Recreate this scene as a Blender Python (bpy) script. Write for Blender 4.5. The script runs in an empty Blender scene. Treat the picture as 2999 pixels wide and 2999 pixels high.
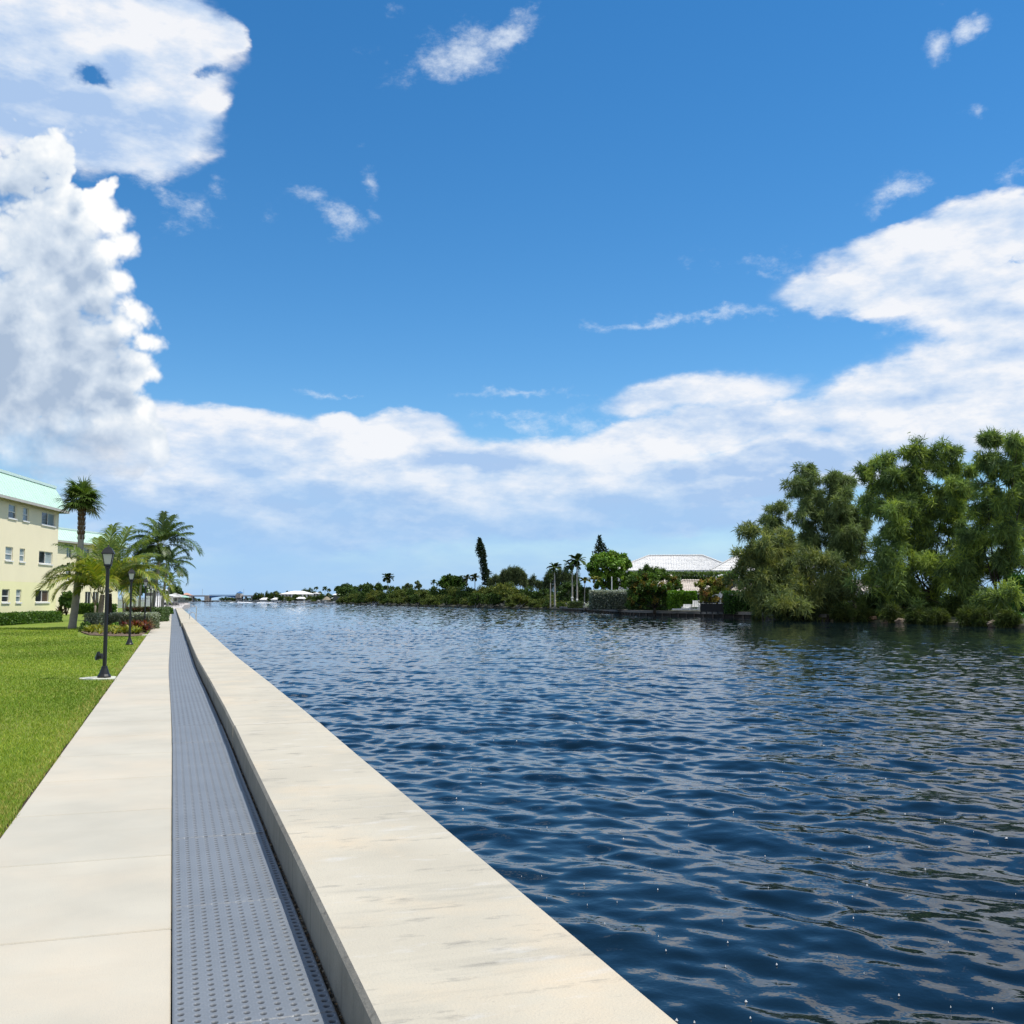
import bpy, math, random
import numpy as np
from mathutils import Vector
PI = math.pi
R_ = math.radians
rng = np.random.default_rng(11)
random.seed(5)
scene = bpy.context.scene
COL = scene.collection

# ------------------------------------------------------------------ camera model
FPX, CXY, HZ = 3004.0, 1499.5, 1757.0
CAMH = 1.65
PITCH = math.atan((HZ - CXY) / FPX)
YAW = R_(18.25)
FH = np.array([math.sin(YAW), math.cos(YAW), 0.0])
RT = np.array([math.cos(YAW), -math.sin(YAW), 0.0])
ZU = np.array([0, 0, 1.0])
FV = math.cos(PITCH) * FH + math.sin(PITCH) * ZU
UV = -math.sin(PITCH) * FH + math.cos(PITCH) * ZU
CAM = np.array([0, 0, CAMH])
WZ = -0.95                                   # water level

def ray(px, py):
    return FPX * FV + (px - CXY) * RT - (py - CXY) * UV
def at(px, py, D):
    r = ray(px, py)
    return CAM + r * (D / r.dot(FH))
def gnd(px, py, z=0.0):
    r = ray(px, py)
    return CAM + r * ((z - CAMH) / r[2])
def G(px, D, z=0.0):
    q = at(px, HZ, D); q[2] = z
    return q
def zat(py, D, px=1500):
    return at(px, py, D)[2]

cam_d = bpy.data.cameras.new("camera")
cam_d.sensor_width = 36; cam_d.lens = 36 * FPX / 2999
cam_d.clip_start = 0.05; cam_d.clip_end = 20000
cam = bpy.data.objects.new("camera", cam_d); COL.objects.link(cam)
cam.location = CAM; cam.rotation_euler = (PI / 2 + PITCH, 0, -YAW)
scene.camera = cam

# ------------------------------------------------------------------ mesh helpers
class MB:
    """collects shapes, then links them as one mesh object"""
    def __init__(s):
        s.v = []; s.f = []; s.t = []
    def add(s, V, Fs, tint=None):
        o = len(s.v)
        s.v.extend([tuple(map(float, q)) for q in V])
        s.f.extend([tuple(int(i) + o for i in q) for q in Fs])
        s.t.extend([tint or (1, 1, 1)] * len(V))
    def quad(s, a, b, c, d, tint=None):
        s.add([a, b, c, d], [(0, 1, 2, 3)], tint)
    def box(s, lo, hi, tint=None, bev=0.0):
        x0, y0, z0 = lo; x1, y1, z1 = hi
        s.obox((0, 0, 0), (1, 0, 0), (0, 1, 0), lo, hi, tint, bev)
    def obox(s, o, ax, ay, lo, hi, tint=None, bev=0.0, az=(0, 0, 1)):
        """box in a local frame o + x*ax + y*ay + z*az"""
        o, ax, ay, az = (np.array(q, float) for q in (o, ax, ay, az))
        x0, y0, z0 = lo; x1, y1, z1 = hi
        P = lambda x, y, z: o + x * ax + y * ay + z * az
        if bev <= 0:
            V = [P(x, y, z) for z in (z0, z1) for (x, y) in ((x0, y0), (x1, y0), (x1, y1), (x0, y1))]
            Fs = [(3, 2, 1, 0), (4, 5, 6, 7), (0, 1, 5, 4), (1, 2, 6, 5), (2, 3, 7, 6), (3, 0, 4, 7)]
        else:
            b = bev
            V = []
            for (z, q) in ((z0, b), (z0 + b, 0), (z1 - b, 0), (z1, b)):
                V += [P(x, y, z) for (x, y) in ((x0 + q, y0 + q), (x1 - q, y0 + q), (x1 - q, y1 - q), (x0 + q, y1 - q))]
            Fs = [(3, 2, 1, 0), (12, 13, 14, 15)]
            for k in range(3):
                for j in range(4):
                    a, c = k * 4 + j, k * 4 + (j + 1) % 4
                    Fs.append((a, c, c + 4, a + 4))
        s.add(V, Fs, tint)
    def tube(s, pts, rad, n=8, tint=None, cap=True):
        pts = [np.array(q, float) for q in pts]
        if not hasattr(rad, '__len__'): rad = [rad] * len(pts)
        V = []; Fs = []
        up = np.array([0.03, 0.02, 1.0])
        for i, q in enumerate(pts):
            d = pts[min(i + 1, len(pts) - 1)] - pts[max(i - 1, 0)]
            d = d / (np.linalg.norm(d) + 1e-9)
            u = np.cross(d, up if abs(d[2]) < 0.95 else np.array([1.0, 0.05, 0]))
            u /= np.linalg.norm(u) + 1e-9
            w = np.cross(d, u)
            if i and np.dot(u, pu) < 0: u, w = -u, -w
            pu = u
            for k in range(n):
                a = 2 * PI * k / n
                V.append(q + rad[i] * (math.cos(a) * u + math.sin(a) * w))
        for i in range(len(pts) - 1):
            for k in range(n):
                k2 = (k + 1) % n
                Fs.append((i * n + k, i * n + k2, (i + 1) * n + k2, (i + 1) * n + k))
        if cap:
            Fs.append(tuple(range(n - 1, -1, -1))); Fs.append(tuple(range((len(pts) - 1) * n, len(pts) * n)))
        s.add(V, Fs, tint)
    def lathe(s, prof, n=16, o=(0, 0, 0), tint=None, sq=0.0):
        V = []; Fs = []
        for (r, z) in prof:
            for k in range(n):
                a = 2 * PI * (k + .5) / n
                V.append((o[0] + r * math.cos(a), o[1] + r * math.sin(a), o[2] + z))
        m = len(prof)
        for i in range(m - 1):
            for k in range(n):
                k2 = (k + 1) % n
                Fs.append((i * n + k, i * n + k2, (i + 1) * n + k2, (i + 1) * n + k))
        Fs.append(tuple(range(n - 1, -1, -1))); Fs.append(tuple(range((m - 1) * n, m * n)))
        s.add(V, Fs, tint)
    def ball(s, c, r, n=10, m=6, tint=None):
        c = np.array(c, float); r = np.array(r if hasattr(r, '__len__') else (r, r, r), float)
        V = [c + r * (0, 0, -1)]
        for i in range(1, m):
            b = -PI / 2 + PI * i / m
            for k in range(n):
                a = 2 * PI * k / n
                V.append(c + r * (math.cos(a) * math.cos(b), math.sin(a) * math.cos(b), math.sin(b)))
        V.append(c + r * (0, 0, 1))
        Fs = []
        for k in range(n):
            k2 = (k + 1) % n
            Fs.append((0, 1 + k2, 1 + k))
            for i in range(m - 2):
                Fs.append((1 + i * n + k, 1 + i * n + k2, 1 + (i + 1) * n + k2, 1 + (i + 1) * n + k))
            Fs.append((1 + (m - 2) * n + k, 1 + (m - 2) * n + k2, len(V) - 1))
        s.add(V, Fs, tint)
    def prism(s, poly, z0, z1, tint=None):
        n = len(poly)
        V = [(x, y, z0) for x, y in poly] + [(x, y, z1) for x, y in poly]
        Fs = [tuple(range(n - 1, -1, -1)), tuple(range(n, 2 * n))] + [(i, (i + 1) % n, n + (i + 1) % n, n + i) for i in range(n)]
        s.add(V, Fs, tint)
    def build(s, name, mat, parent=None, smooth=False, tint=False):
        me = bpy.data.meshes.new(name)
        V = np.array(s.v)
        if parent is not None:
            V = V - np.array(rootloc(parent))
        me.from_pydata([tuple(q) for q in V], [], s.f)
        if smooth: me.polygons.foreach_set('use_smooth', [True] * len(me.polygons))
        if tint:
            at_ = me.attributes.new('tint', 'FLOAT_COLOR', 'POINT')
            at_.data.foreach_set('color', np.c_[np.array(s.t), np.ones(len(s.t))].ravel())
        return link(name, me, mat, parent)

def rootloc(o):
    q = np.zeros(3)
    while o is not None:
        q = q + np.array(o.location); o = o.parent
    return q

def link(name, me, mat, parent):
    for m in (mat if isinstance(mat, (list, tuple)) else [mat]):
        if m: me.materials.append(m)
    o = bpy.data.objects.new(name, me); COL.objects.link(o)
    if parent is not None: o.parent = parent
    return o

def npmesh(name, V, Fa, mat, parent=None, tint=None, smooth=False, world=True, attr=None):
    """big mesh from numpy arrays; Fa is (m,3) or (m,4)"""
    me = bpy.data.meshes.new(name)
    V = np.asarray(V, np.float32)
    if parent is not None and world: V = V - np.array(rootloc(parent), np.float32)
    m, k = Fa.shape
    me.vertices.add(len(V)); me.vertices.foreach_set('co', V.ravel().astype(np.float32))
    me.loops.add(m * k); me.loops.foreach_set('vertex_index', Fa.ravel().astype(np.int32))
    me.polygons.add(m); me.polygons.foreach_set('loop_start', (np.arange(m) * k).astype(np.int32))
    if smooth: me.polygons.foreach_set('use_smooth', np.ones(m, bool))
    if tint is not None:
        a = me.attributes.new('tint', 'FLOAT_COLOR', 'POINT')
        a.data.foreach_set('color', np.c_[tint, np.ones(len(tint))].astype(np.float32).ravel())
    if attr is not None:
        a = me.attributes.new(attr[0], 'FLOAT_VECTOR', 'POINT')
        a.data.foreach_set('vector', attr[1].astype(np.float32).ravel())
    me.update(); me.validate()
    return link(name, me, mat, parent)

def tag(o, label=None, cat=None, group=None, kind=None):
    if label: o['label'] = label
    if cat: o['category'] = cat
    if group: o['group'] = group
    if kind: o['kind'] = kind
    return o
def thing(name, label, cat, loc=(0, 0, 0), rz=0.0, group=None, sc=1.0):
    o = bpy.data.objects.new(name, None); COL.objects.link(o)
    o.empty_display_size = 0.2
    o.location = tuple(float(q) for q in loc); o.rotation_euler = (0, 0, rz); o.scale = (sc,) * 3 if not hasattr(sc, '__len__') else sc
    return tag(o, label, cat, group)
KIDS = {}
def dup(root, name=None, loc=None, rz=None, label=None, group=None, sc=None):
    def cp(o, par):
        c = o.copy(); COL.objects.link(c)
        if par is not None: c.parent = par
        for ch in list(o.children): cp(ch, c)
        return c
    r = cp(root, None)
    if loc is not None: r.location = tuple(float(q) for q in loc)
    if rz is not None: r.rotation_euler = (0, 0, rz)
    if sc is not None: r.scale = (sc,) * 3 if not hasattr(sc, '__len__') else sc
    if label: r['label'] = label
    if group: r['group'] = group
    return r
def struct(o): o['kind'] = 'structure'; return o

# ------------------------------------------------------------------ materials
def newmat(name):
    m = bpy.data.materials.new(name); m.use_nodes = True
    nt = m.node_tree; nt.nodes.clear()
    out = nt.nodes.new('ShaderNodeOutputMaterial')
    return m, nt, out
def nd(nt, typ, **kw):
    n = nt.nodes.new(typ)
    for k, v in kw.items():
        if k.startswith('i_'): n.inputs[k[2:].replace('_', ' ')].default_value = v
        else: setattr(n, k, v)
    return n
def c4(c): return (c[0], c[1], c[2], 1)
def noise(nt, vec, scale, detail=4, rough=.55, stretch=None):
    if stretch:
        mp = nd(nt, 'ShaderNodeMapping'); mp.inputs['Scale'].default_value = stretch
        nt.links.new(vec, mp.inputs['Vector']); vec = mp.outputs['Vector']
    n = nd(nt, 'ShaderNodeTexNoise'); n.inputs['Scale'].default_value = scale
    n.inputs['Detail'].default_value = detail; n.inputs['Roughness'].default_value = rough
    nt.links.new(vec, n.inputs['Vector'])
    return n.outputs['Fac']
def ramp(nt, fac, stops):
    r = nd(nt, 'ShaderNodeValToRGB')
    e = r.color_ramp.elements
    while len(e) < len(stops): e.new(0.5)
    for q, (p, c) in zip(e, stops):
        q.position = p; q.color = c4(c) if hasattr(c, '__len__') else (c, c, c, 1)
    nt.links.new(fac, r.inputs['Fac'])
    return r.outputs['Color']
def mixc(nt, fac, a, b, mode='MIX'):
    m = nd(nt, 'ShaderNodeMix', data_type='RGBA', blend_type=mode)
    for sock, v in ((m.inputs[0], fac), (m.inputs[6], a), (m.inputs[7], b)):
        if hasattr(v, 'is_output'): nt.links.new(v, sock)
        elif hasattr(v, '__len__'): sock.default_value = c4(v)
        else: sock.default_value = v
    return m.outputs[2]
def pmat(name, col, rough=.7, var=0.18, vs=3.0, bump=0.0, bs=40.0, metal=0.0, spec=.4, stains=None, world=True):
    """painted / cast surface with soft colour variation, optional stains [(scale, stretch, lo, hi, colour, amount)]"""
    m, nt, out = newmat(name)
    b = nd(nt, 'ShaderNodeBsdfPrincipled')
    b.inputs['Roughness'].default_value = rough; b.inputs['Metallic'].default_value = metal
    b.inputs['Specular IOR Level'].default_value = spec
    tc = nd(nt, 'ShaderNodeTexCoord'); geo = nd(nt, 'ShaderNodeNewGeometry')
    vec = geo.outputs['Position'] if world else tc.outputs['Object']
    n = noise(nt, vec, vs, 5)
    lo = tuple(q * (1 - var) for q in col); hi = tuple(min(1, q * (1 + var)) for q in col)
    c = ramp(nt, n, [(.25, lo), (.75, hi)])
    for (sc, st, l, h, sc_col, amt) in (stains or []):
        f = noise(nt, vec, sc, 6, .65, st)
        f = ramp(nt, f, [(l, 0.0), (h, amt)])
        c = mixc(nt, f, c, sc_col)
    nt.links.new(c, b.inputs['Base Color'])
    if bump > 0:
        bn = nd(nt, 'ShaderNodeBump'); bn.inputs['Strength'].default_value = bump; bn.inputs['Distance'].default_value = .01
        nt.links.new(noise(nt, vec, bs, 4), bn.inputs['Height']); nt.links.new(bn.outputs['Normal'], b.inputs['Normal'])
    nt.links.new(b.outputs['BSDF'], out.inputs['Surface'])
    return m
def leafmat(name, rough=.55, trans=.3, spec=.25, gain=1.0):
    m, nt, out = newmat(name)
    a = nd(nt, 'ShaderNodeAttribute', attribute_name='tint')
    c = a.outputs['Color']
    b = nd(nt, 'ShaderNodeBsdfPrincipled'); b.inputs['Roughness'].default_value = rough; b.inputs['Specular IOR Level'].default_value = spec
    t = nd(nt, 'ShaderNodeBsdfTranslucent'); mx = nd(nt, 'ShaderNodeMixShader'); mx.inputs[0].default_value = trans
    nt.links.new(c, b.inputs['Base Color']); nt.links.new(mixc(nt, 1.0, c, (1.15, 1.2, .6), 'MULTIPLY'), t.inputs['Color'])
    nt.links.new(b.outputs[0], mx.inputs[1]); nt.links.new(t.outputs[0], mx.inputs[2]); nt.links.new(mx.outputs[0], out.inputs['Surface'])
    return m
# ------------------------------------------------------------------ light
SUN_EL = R_(66)
SUN_AZ = YAW + R_(88)                         # clockwise from +Y
sd = np.array([math.sin(SUN_AZ) * math.cos(SUN_EL), math.cos(SUN_AZ) * math.cos(SUN_EL), math.sin(SUN_EL)])
ld = bpy.data.lights.new('sun', 'SUN'); ld.energy = 4.4; ld.angle = R_(.53); ld.color = (1, .955, .88)
lo = bpy.data.objects.new('sun', ld); COL.objects.link(lo)
lo.rotation_euler = Vector(sd).to_track_quat('Z', 'Y').to_euler()

# ------------------------------------------------------------------ sky: Nishita air plus procedural clouds set at their bearings
world = bpy.data.worlds.new('World'); scene.world = world; world.use_nodes = True
wt = world.node_tree; wt.nodes.clear()
wout = wt.nodes.new('ShaderNodeOutputWorld')
sky = nd(wt, 'ShaderNodeTexSky', sky_type='NISHITA', sun_disc=False)
sky.sun_elevation = SUN_EL; sky.sun_rotation = SUN_AZ
sky.altitude = 0; sky.air_density = 1.0; sky.dust_density = .0; sky.ozone_density = 5.0
skyc = nd(wt, 'ShaderNodeHueSaturation'); skyc.inputs['Saturation'].default_value = 1.27; skyc.inputs['Value'].default_value = 1.0; skyc.inputs['Hue'].default_value = .497
wt.links.new(sky.outputs[0], skyc.inputs['Color'])
bg = nd(wt, 'ShaderNodeBackground'); bg.inputs['Strength'].default_value = 0.132
wt.links.new(skyc.outputs[0], bg.inputs['Color'])

L = wt.links.new
tc = nd(wt, 'ShaderNodeTexCoord')
nrm = nd(wt, 'ShaderNodeVectorMath', operation='NORMALIZE'); L(tc.outputs['Generated'], nrm.inputs[0])
DIR = nrm.outputs[0]
def M(op, a, b=None, c=None, clamp=False, tree=None):
    t = tree or wt
    n = t.nodes.new('ShaderNodeMath'); n.operation = op; n.use_clamp = clamp
    for i, v in enumerate((a, b, c)):
        if v is None: continue
        if hasattr(v, 'is_output'): t.links.new(v, n.inputs[i])
        else: n.inputs[i].default_value = v
    return n.outputs[0]
def sstep(x, lo, hi, tree=None, to=1.0):
    t = tree or wt
    n = t.nodes.new('ShaderNodeMapRange'); n.interpolation_type = 'SMOOTHSTEP'
    n.inputs['From Min'].default_value = lo; n.inputs['From Max'].default_value = hi; n.inputs['To Max'].default_value = to
    t.links.new(x, n.inputs['Value'])
    return n.outputs['Result']
sx = nd(wt, 'ShaderNodeSeparateXYZ'); L(DIR, sx.inputs[0])
AZ = M('ARCTAN2', sx.outputs[0], sx.outputs[1]); EL = M('ARCSINE', sx.outputs[2])
cmb = nd(wt, 'ShaderNodeCombineXYZ'); L(M('MULTIPLY', AZ, 57.2958), cmb.inputs[0]); L(M('MULTIPLY', EL, 57.2958), cmb.inputs[1])
P2 = cmb.outputs[0]                                        # (bearing, elevation) in degrees

def azel(px, py):
    d = ray(px, py); d = d / np.linalg.norm(d)
    return math.degrees(math.atan2(d[0], d[1])), math.degrees(math.asin(d[2]))
K = 2999 / 1932.0
def blob(x, y, rx, ry, rot=0):
    """cloud lump seen in a given direction -> (az, el, raz, rel, rot)"""
    x, y, rx, ry = x * K, y * K, rx * K, ry * K
    a, e = azel(x, y)
    a2, e2 = azel(x + 10, y); a3, e3 = azel(x, y - 10)
    ka = math.hypot(a2 - a, e2 - e) / 10; kb = math.hypot(a3 - a, e3 - e) / 10
    return (a, e, rx * ka, ry * kb, -rot)
def vadd(t, a, b):
    n = t.nodes.new('ShaderNodeVectorMath'); n.operation = 'ADD'
    for i, v in enumerate((a, b)):
        if hasattr(v, 'is_output'): t.links.new(v, n.inputs[i])
        else: n.inputs[i].default_value = v
    return n.outputs[0]
def field_group(name, blobs, holes=(), grow=1.4, k=.12, mode='SMOOTH_MAX'):
    """node group: P (deg) -> smooth union of lumps"""
    g = bpy.data.node_groups.new(name, 'ShaderNodeTree')
    g.interface.new_socket('P', in_out='INPUT', socket_type='NodeSocketVector')
    g.interface.new_socket('Value', in_out='OUTPUT', socket_type='NodeSocketFloat')
    gi = g.nodes.new('NodeGroupInput'); go = g.nodes.new('NodeGroupOutput')
    acc = None
    def one(b, gr):
        mp = g.nodes.new('ShaderNodeMapping'); mp.vector_type = 'TEXTURE'
        mp.inputs['Location'].default_value = (b[0], b[1], 0)
        mp.inputs['Rotation'].default_value = (0, 0, R_(b[4]))
        mp.inputs['Scale'].default_value = (b[2] * gr, b[3] * gr, 1e6)
        g.links.new(gi.outputs[0], mp.inputs['Vector'])
        gr_ = g.nodes.new('ShaderNodeTexGradient'); gr_.gradient_type = 'SPHERICAL'
        g.links.new(mp.outputs[0], gr_.inputs[0])
        return gr_.outputs['Fac']
    for b in blobs:
        v = one(blob(*b[:5]), grow)
        amp = b[5] if len(b) > 5 else 1
        if amp != 1: v = M('MULTIPLY', v, amp, tree=g)
        acc = v if acc is None else M(mode, acc, v, k, tree=g)
    for b in holes:
        v = one(blob(*b), 2.3)
        acc = M('MULTIPLY_ADD', v, -.62, acc, tree=g)
    g.links.new(acc, go.inputs[0])
    return g
def use(g, P):
    n = wt.nodes.new('ShaderNodeGroup'); n.node_tree = g
    L(P, n.inputs[0]); return n.outputs[0]
def wnoise(vec, scale, detail, rough=.55, stretch=(1, 1, 1), col=False, off=(0, 0, 0)):
    mp = nd(wt, 'ShaderNodeMapping'); mp.inputs['Scale'].default_value = stretch; mp.inputs['Location'].default_value = off
    L(vec, mp.inputs['Vector'])
    n = nd(wt, 'ShaderNodeTexNoise'); n.inputs['Scale'].default_value = scale; n.inputs['Detail'].default_value = detail
    n.inputs['Roughness'].default_value = rough
    L(mp.outputs[0], n.inputs['Vector'])
    return n.outputs['Color'] if col else n.outputs['Fac']
def warp(P, vec, scale, detail, amt, stretch=(1, 1, 1), off=(0, 0, 0)):
    c = wnoise(vec, scale, detail, .6, stretch, True, off)
    s = nd(wt, 'ShaderNodeVectorMath', operation='MULTIPLY_ADD')
    L(c, s.inputs[0]); s.inputs[1].default_value = (amt, amt * .8, 0); s.inputs[2].default_value = (-amt / 2, -amt * .4, 0)
    return vadd(wt, P, s.outputs[0])

def nd_dot(v, s):
    d = nd(wt, 'ShaderNodeVectorMath', operation='DOT_PRODUCT'); L(DIR, d.inputs[0]); d.inputs[1].default_value = tuple(np.array(v) * s)
    return d.outputs['Value']
# --- heap cloud (cumulus tower) on the left
CUM = [(185, 590, 75, 60), (130, 800, 75, 60), (0, 480, 120, 110), (0, 570, 140, 110), (80, 290, 85, 55), (20, 330, 110, 80), (205, 345, 20, 40), (190, 390, 52, 55), (222, 425, 46, 44), (245, 465, 46, 44), (200, 480, 60, 50), (150, 430, 80, 90), (60, 430, 110, 110),
       (225, 540, 60, 40), (170, 560, 95, 70), (110, 540, 130, 100), (40, 620, 130, 120), (255, 600, 70, 42, 8), (230, 625, 75, 50), (60, 560, 165, 330, 0, 1.15), (110, 400, 90, 70), (190, 650, 90, 60), (275, 650, 48, 34), (250, 690, 60, 36),
       (230, 715, 70, 36), (275, 712, 40, 30), (50, 740, 100, 70), (190, 770, 95, 70), (262, 780, 44, 46), (100, 850, 140, 90), (20, 850, 90, 90), (225, 850, 80, 60), (150, 690, 120, 80), (290, 845, 40, 50)]
g1 = field_group('heap_cloud', CUM, grow=1.5, k=.2)
P1 = warp(P2, DIR, 13, 5, 2.9)
vor = nd(wt, 'ShaderNodeTexVoronoi', feature='F1'); vor.inputs['Scale'].default_value = 15; vor.inputs['Detail'].default_value = 3.2; vor.inputs['Roughness'].default_value = .62
vor.inputs['Lacunarity'].default_value = 2.3
wv = warp(DIR, DIR, 22, 3, .035)
L(wv, vor.inputs['Vector'])
bil = M('SUBTRACT', 1.0, vor.outputs['Distance'])
n1 = wnoise(DIR, 26, 7, .62)
def f1(P):
    return use(g1, P)
base1 = f1(P1)
SOFF = (1.5, 1.7, 0)
base1o = f1(vadd(wt, P1, SOFF))
dirS = vadd(wt, DIR, (.010 * RT[0], .010 * RT[1], .013))
vor2 = nd(wt, 'ShaderNodeTexVoronoi', feature='F1')
for q in ('Scale', 'Detail', 'Roughness', 'Lacunarity'): vor2.inputs[q].default_value = vor.inputs[q].default_value
L(warp(dirS, dirS, 22, 3, .035), vor2.inputs['Vector'])
h1 = M('ADD', base1, M('MULTIPLY', M('SUBTRACT', bil, .55), .36))
h1 = M('ADD', h1, M('MULTIPLY', M('SUBTRACT', n1, .5), .30))
h1o = M('ADD', base1o, M('MULTIPLY', M('SUBTRACT', M('SUBTRACT', 1.0, vor2.outputs['Distance']), .55), .36))
n1o = wnoise(dirS, 26, 7, .62)
h1o = M('ADD', h1o, M('MULTIPLY', M('SUBTRACT', n1o, .5), .30))
soft1 = wnoise(DIR, 7, 2, .5, off=(3, 1, 2))
edge1 = M('MULTIPLY_ADD', sstep(soft1, .38, .60), .20, .10)
mr = nd(wt, 'ShaderNodeMapRange', interpolation_type='SMOOTHSTEP'); L(h1, mr.inputs['Value']); mr.inputs['From Min'].default_value = .20
L(M('ADD', edge1, .20), mr.inputs['From Max'])
A1 = M('MULTIPLY', mr.outputs['Result'], sstep(M('ADD', M('MULTIPLY', EL, 57.2958), M('MULTIPLY', M('SUBTRACT', n1, .5), 6.0)), azel(300, 1520)[1], azel(300, 1180)[1]))
lit1 = M('MULTIPLY_ADD', M('SUBTRACT', h1, h1o), 1.35, .50)
low1 = wnoise(DIR, 5.5, 4, .55, off=(5, 2, 8))
lit1 = M('ADD', lit1, M('MULTIPLY', M('SUBTRACT', low1, .5), 2.2))
lit1 = M('SUBTRACT', lit1, M('MULTIPLY', sstep(base1, .45, .95), .22), clamp=True)

# --- layer clouds
TOPL = [(140, 40, 230, 110), (300, 85, 140, 110), (60, 130, 150, 90), (330, 190, 105, 100), (270, 265, 100, 60), (150, 215, 180, 95), (400, 220, 42, 26, -10), (0, 200, 130, 90), (432, 72, 32, 42), (330, 30, 90, 50)]
BANK = [(380, 830, 180, 55), (520, 850, 200, 60), (640, 800, 60, 30), (765, 808, 105, 38), (700, 880, 260, 70), (430, 930, 330, 85), (900, 890, 220, 40), (1060, 900, 220, 55),
        (800, 960, 420, 60), (560, 960, 300, 60), (300, 980, 150, 70), (1000, 985, 300, 45, 0, .7), (620, 1010, 420, 45, 0, .62), (330, 1000, 120, 60, 0, .7), (1330, 985, 300, 40, 0, .6), (1250, 830, 220, 42, -14), (1420, 800, 180, 40, -6), (1250, 920, 330, 60), (1560, 870, 250, 60),
        (1720, 770, 190, 90), (1860, 740, 210, 130), (1640, 760, 80, 60), (1350, 735, 190, 48, -6, .62), (1230, 760, 120, 40, -10, .55),
        (1900, 630, 140, 110), (1880, 550, 210, 80), (1800, 500, 200, 60, -8), (1690, 550, 200, 44, 4), (1740, 455, 200, 46, -10), (1860, 405, 130, 42), (1905, 470, 120, 70)]
g2 = field_group('layer_cloud', TOPL + BANK, grow=1.45, k=.16)
P2w = warp(P2, DIR, 7, 6, 5.0, (1, 1, 1.9))
gh = field_group('cloud_gap', [(178, 153, 40, 26, 10), (372, 158, 36, 18, -20), (1925, 498, 46, 10)], grow=1.7, k=.02, mode='MAXIMUM')
Ph = warp(P2w, DIR, 26, 5, 3.4)
b2 = M('SUBTRACT', use(g2, P2w), M('MULTIPLY', use(gh, Ph), .40))
n2 = wnoise(DIR, 11, 7, .60, (1, 1, 2.3))
n2b = wnoise(dirS, 11, 5, .60, (1, 1, 2.3))
h2 = M('ADD', b2, M('MULTIPLY', M('SUBTRACT', n2, .5), .62))
A2 = M('MULTIPLY', sstep(h2, .13, .46), sstep(b2, .13, .27))
lit2 = M('ADD', .73, M('MULTIPLY', M('SUBTRACT', n2, n2b), 2.6))
low2 = wnoise(DIR, 8, 5, .58, (1, 1, 2.6), off=(1, 7, 3))
lit2 = M('ADD', lit2, M('MULTIPLY', M('SUBTRACT', low2, .5), 2.0))
# grey undersides sit in a few bearings: low in the bank, and the base of the top left sheet
gsh = field_group('grey_base', [(60, 60, 120, 60, 0, .45), (330, 230, 80, 60, 0, .5), (180, 250, 120, 50, 0, .6), (60, 190, 190, 60), (230, 130, 60, 50, 0, .5), (1480, 875, 330, 34, -4), (700, 985, 800, 60), (1300, 960, 500, 60), (520, 900, 160, 34, 0, .6), (880, 880, 160, 20, 0, .7)], grow=1.3, k=.1)
sh2 = use(gsh, P2w)
lit2 = M('SUBTRACT', lit2, M('MULTIPLY', sstep(sh2, .05, .55), .62), clamp=True)

# --- thin wisps
WIS = [(860, 95, 75, 34, -12), (960, 58, 62, 16, -16), (700, 92, 45, 34, -20, .7), (730, 30, 26, 24, 0, .55), (634, 402, 26, 30), (690, 342, 16, 40, -20), (600, 365, 40, 16, 0, .6), (300, 365, 50, 22, 35), (345, 405, 50, 28, 20, .7),
       (425, 350, 22, 16, 0, .7), (1762, 85, 22, 44, 22, .9), (1830, 55, 24, 14), (1835, 210, 36, 14, 20, .75), (1705, 345, 50, 22, -30, .75), (1690, 375, 30, 14, 0, .6), (1405, 492, 110, 20, 8, .62), (1300, 599, 170, 8, -2, 1.0), (1200, 603, 90, 6, 0, .7), (1475, 600, 60, 7, 4, .6),
       (985, 738, 80, 7, -3), (612, 750, 34, 6, 8), (655, 747, 14, 4), (945, 778, 40, 8, 0, .7), (1560, 380, 40, 20, 0, .45), (1180, 770, 70, 20, 15, .6), (1030, 800, 140, 26, -4, .55),
       (1920, 335, 30, 20, -20, .8), (1730, 610, 160, 18, 6, .45), (500, 410, 40, 20, -40, .45)]
g3 = field_group('wisp_cloud', WIS, grow=2.5, k=.05, mode='MAXIMUM')
P3 = warp(P2, DIR, 14, 6, 3.4, (1, 1, 1.4), off=(2, 2, 2))
n3 = wnoise(DIR, 17, 7, .68, (1, 1, 1.7), off=(4, 4, 1))
w3 = use(g3, P3)
h3 = M('ADD', w3, M('MULTIPLY', M('SUBTRACT', n3, .5), 3.0))
A3 = M('MULTIPLY', sstep(h3, .38, 1.55, to=.80), sstep(w3, .04, .42))

def cbg(lit, dark, mid, light, st=1.0):
    c = ramp(wt, lit, [(0.0, dark), (.5, mid), (1.0, light)])
    b = nd(wt, 'ShaderNodeBackground'); b.inputs['Strength'].default_value = st
    L(c, b.inputs['Color']); return b.outputs[0]
def mixs(f, a, b):
    m = nd(wt, 'ShaderNodeMixShader'); L(f, m.inputs[0]); L(a, m.inputs[1]); L(b, m.inputs[2]); return m.outputs[0]
S = bg.outputs[0]
S = mixs(M('MULTIPLY', A2, .96), S, cbg(lit2, (.39, .54, .79), (.60, .70, .85), (.86, .87, .90)))
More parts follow.
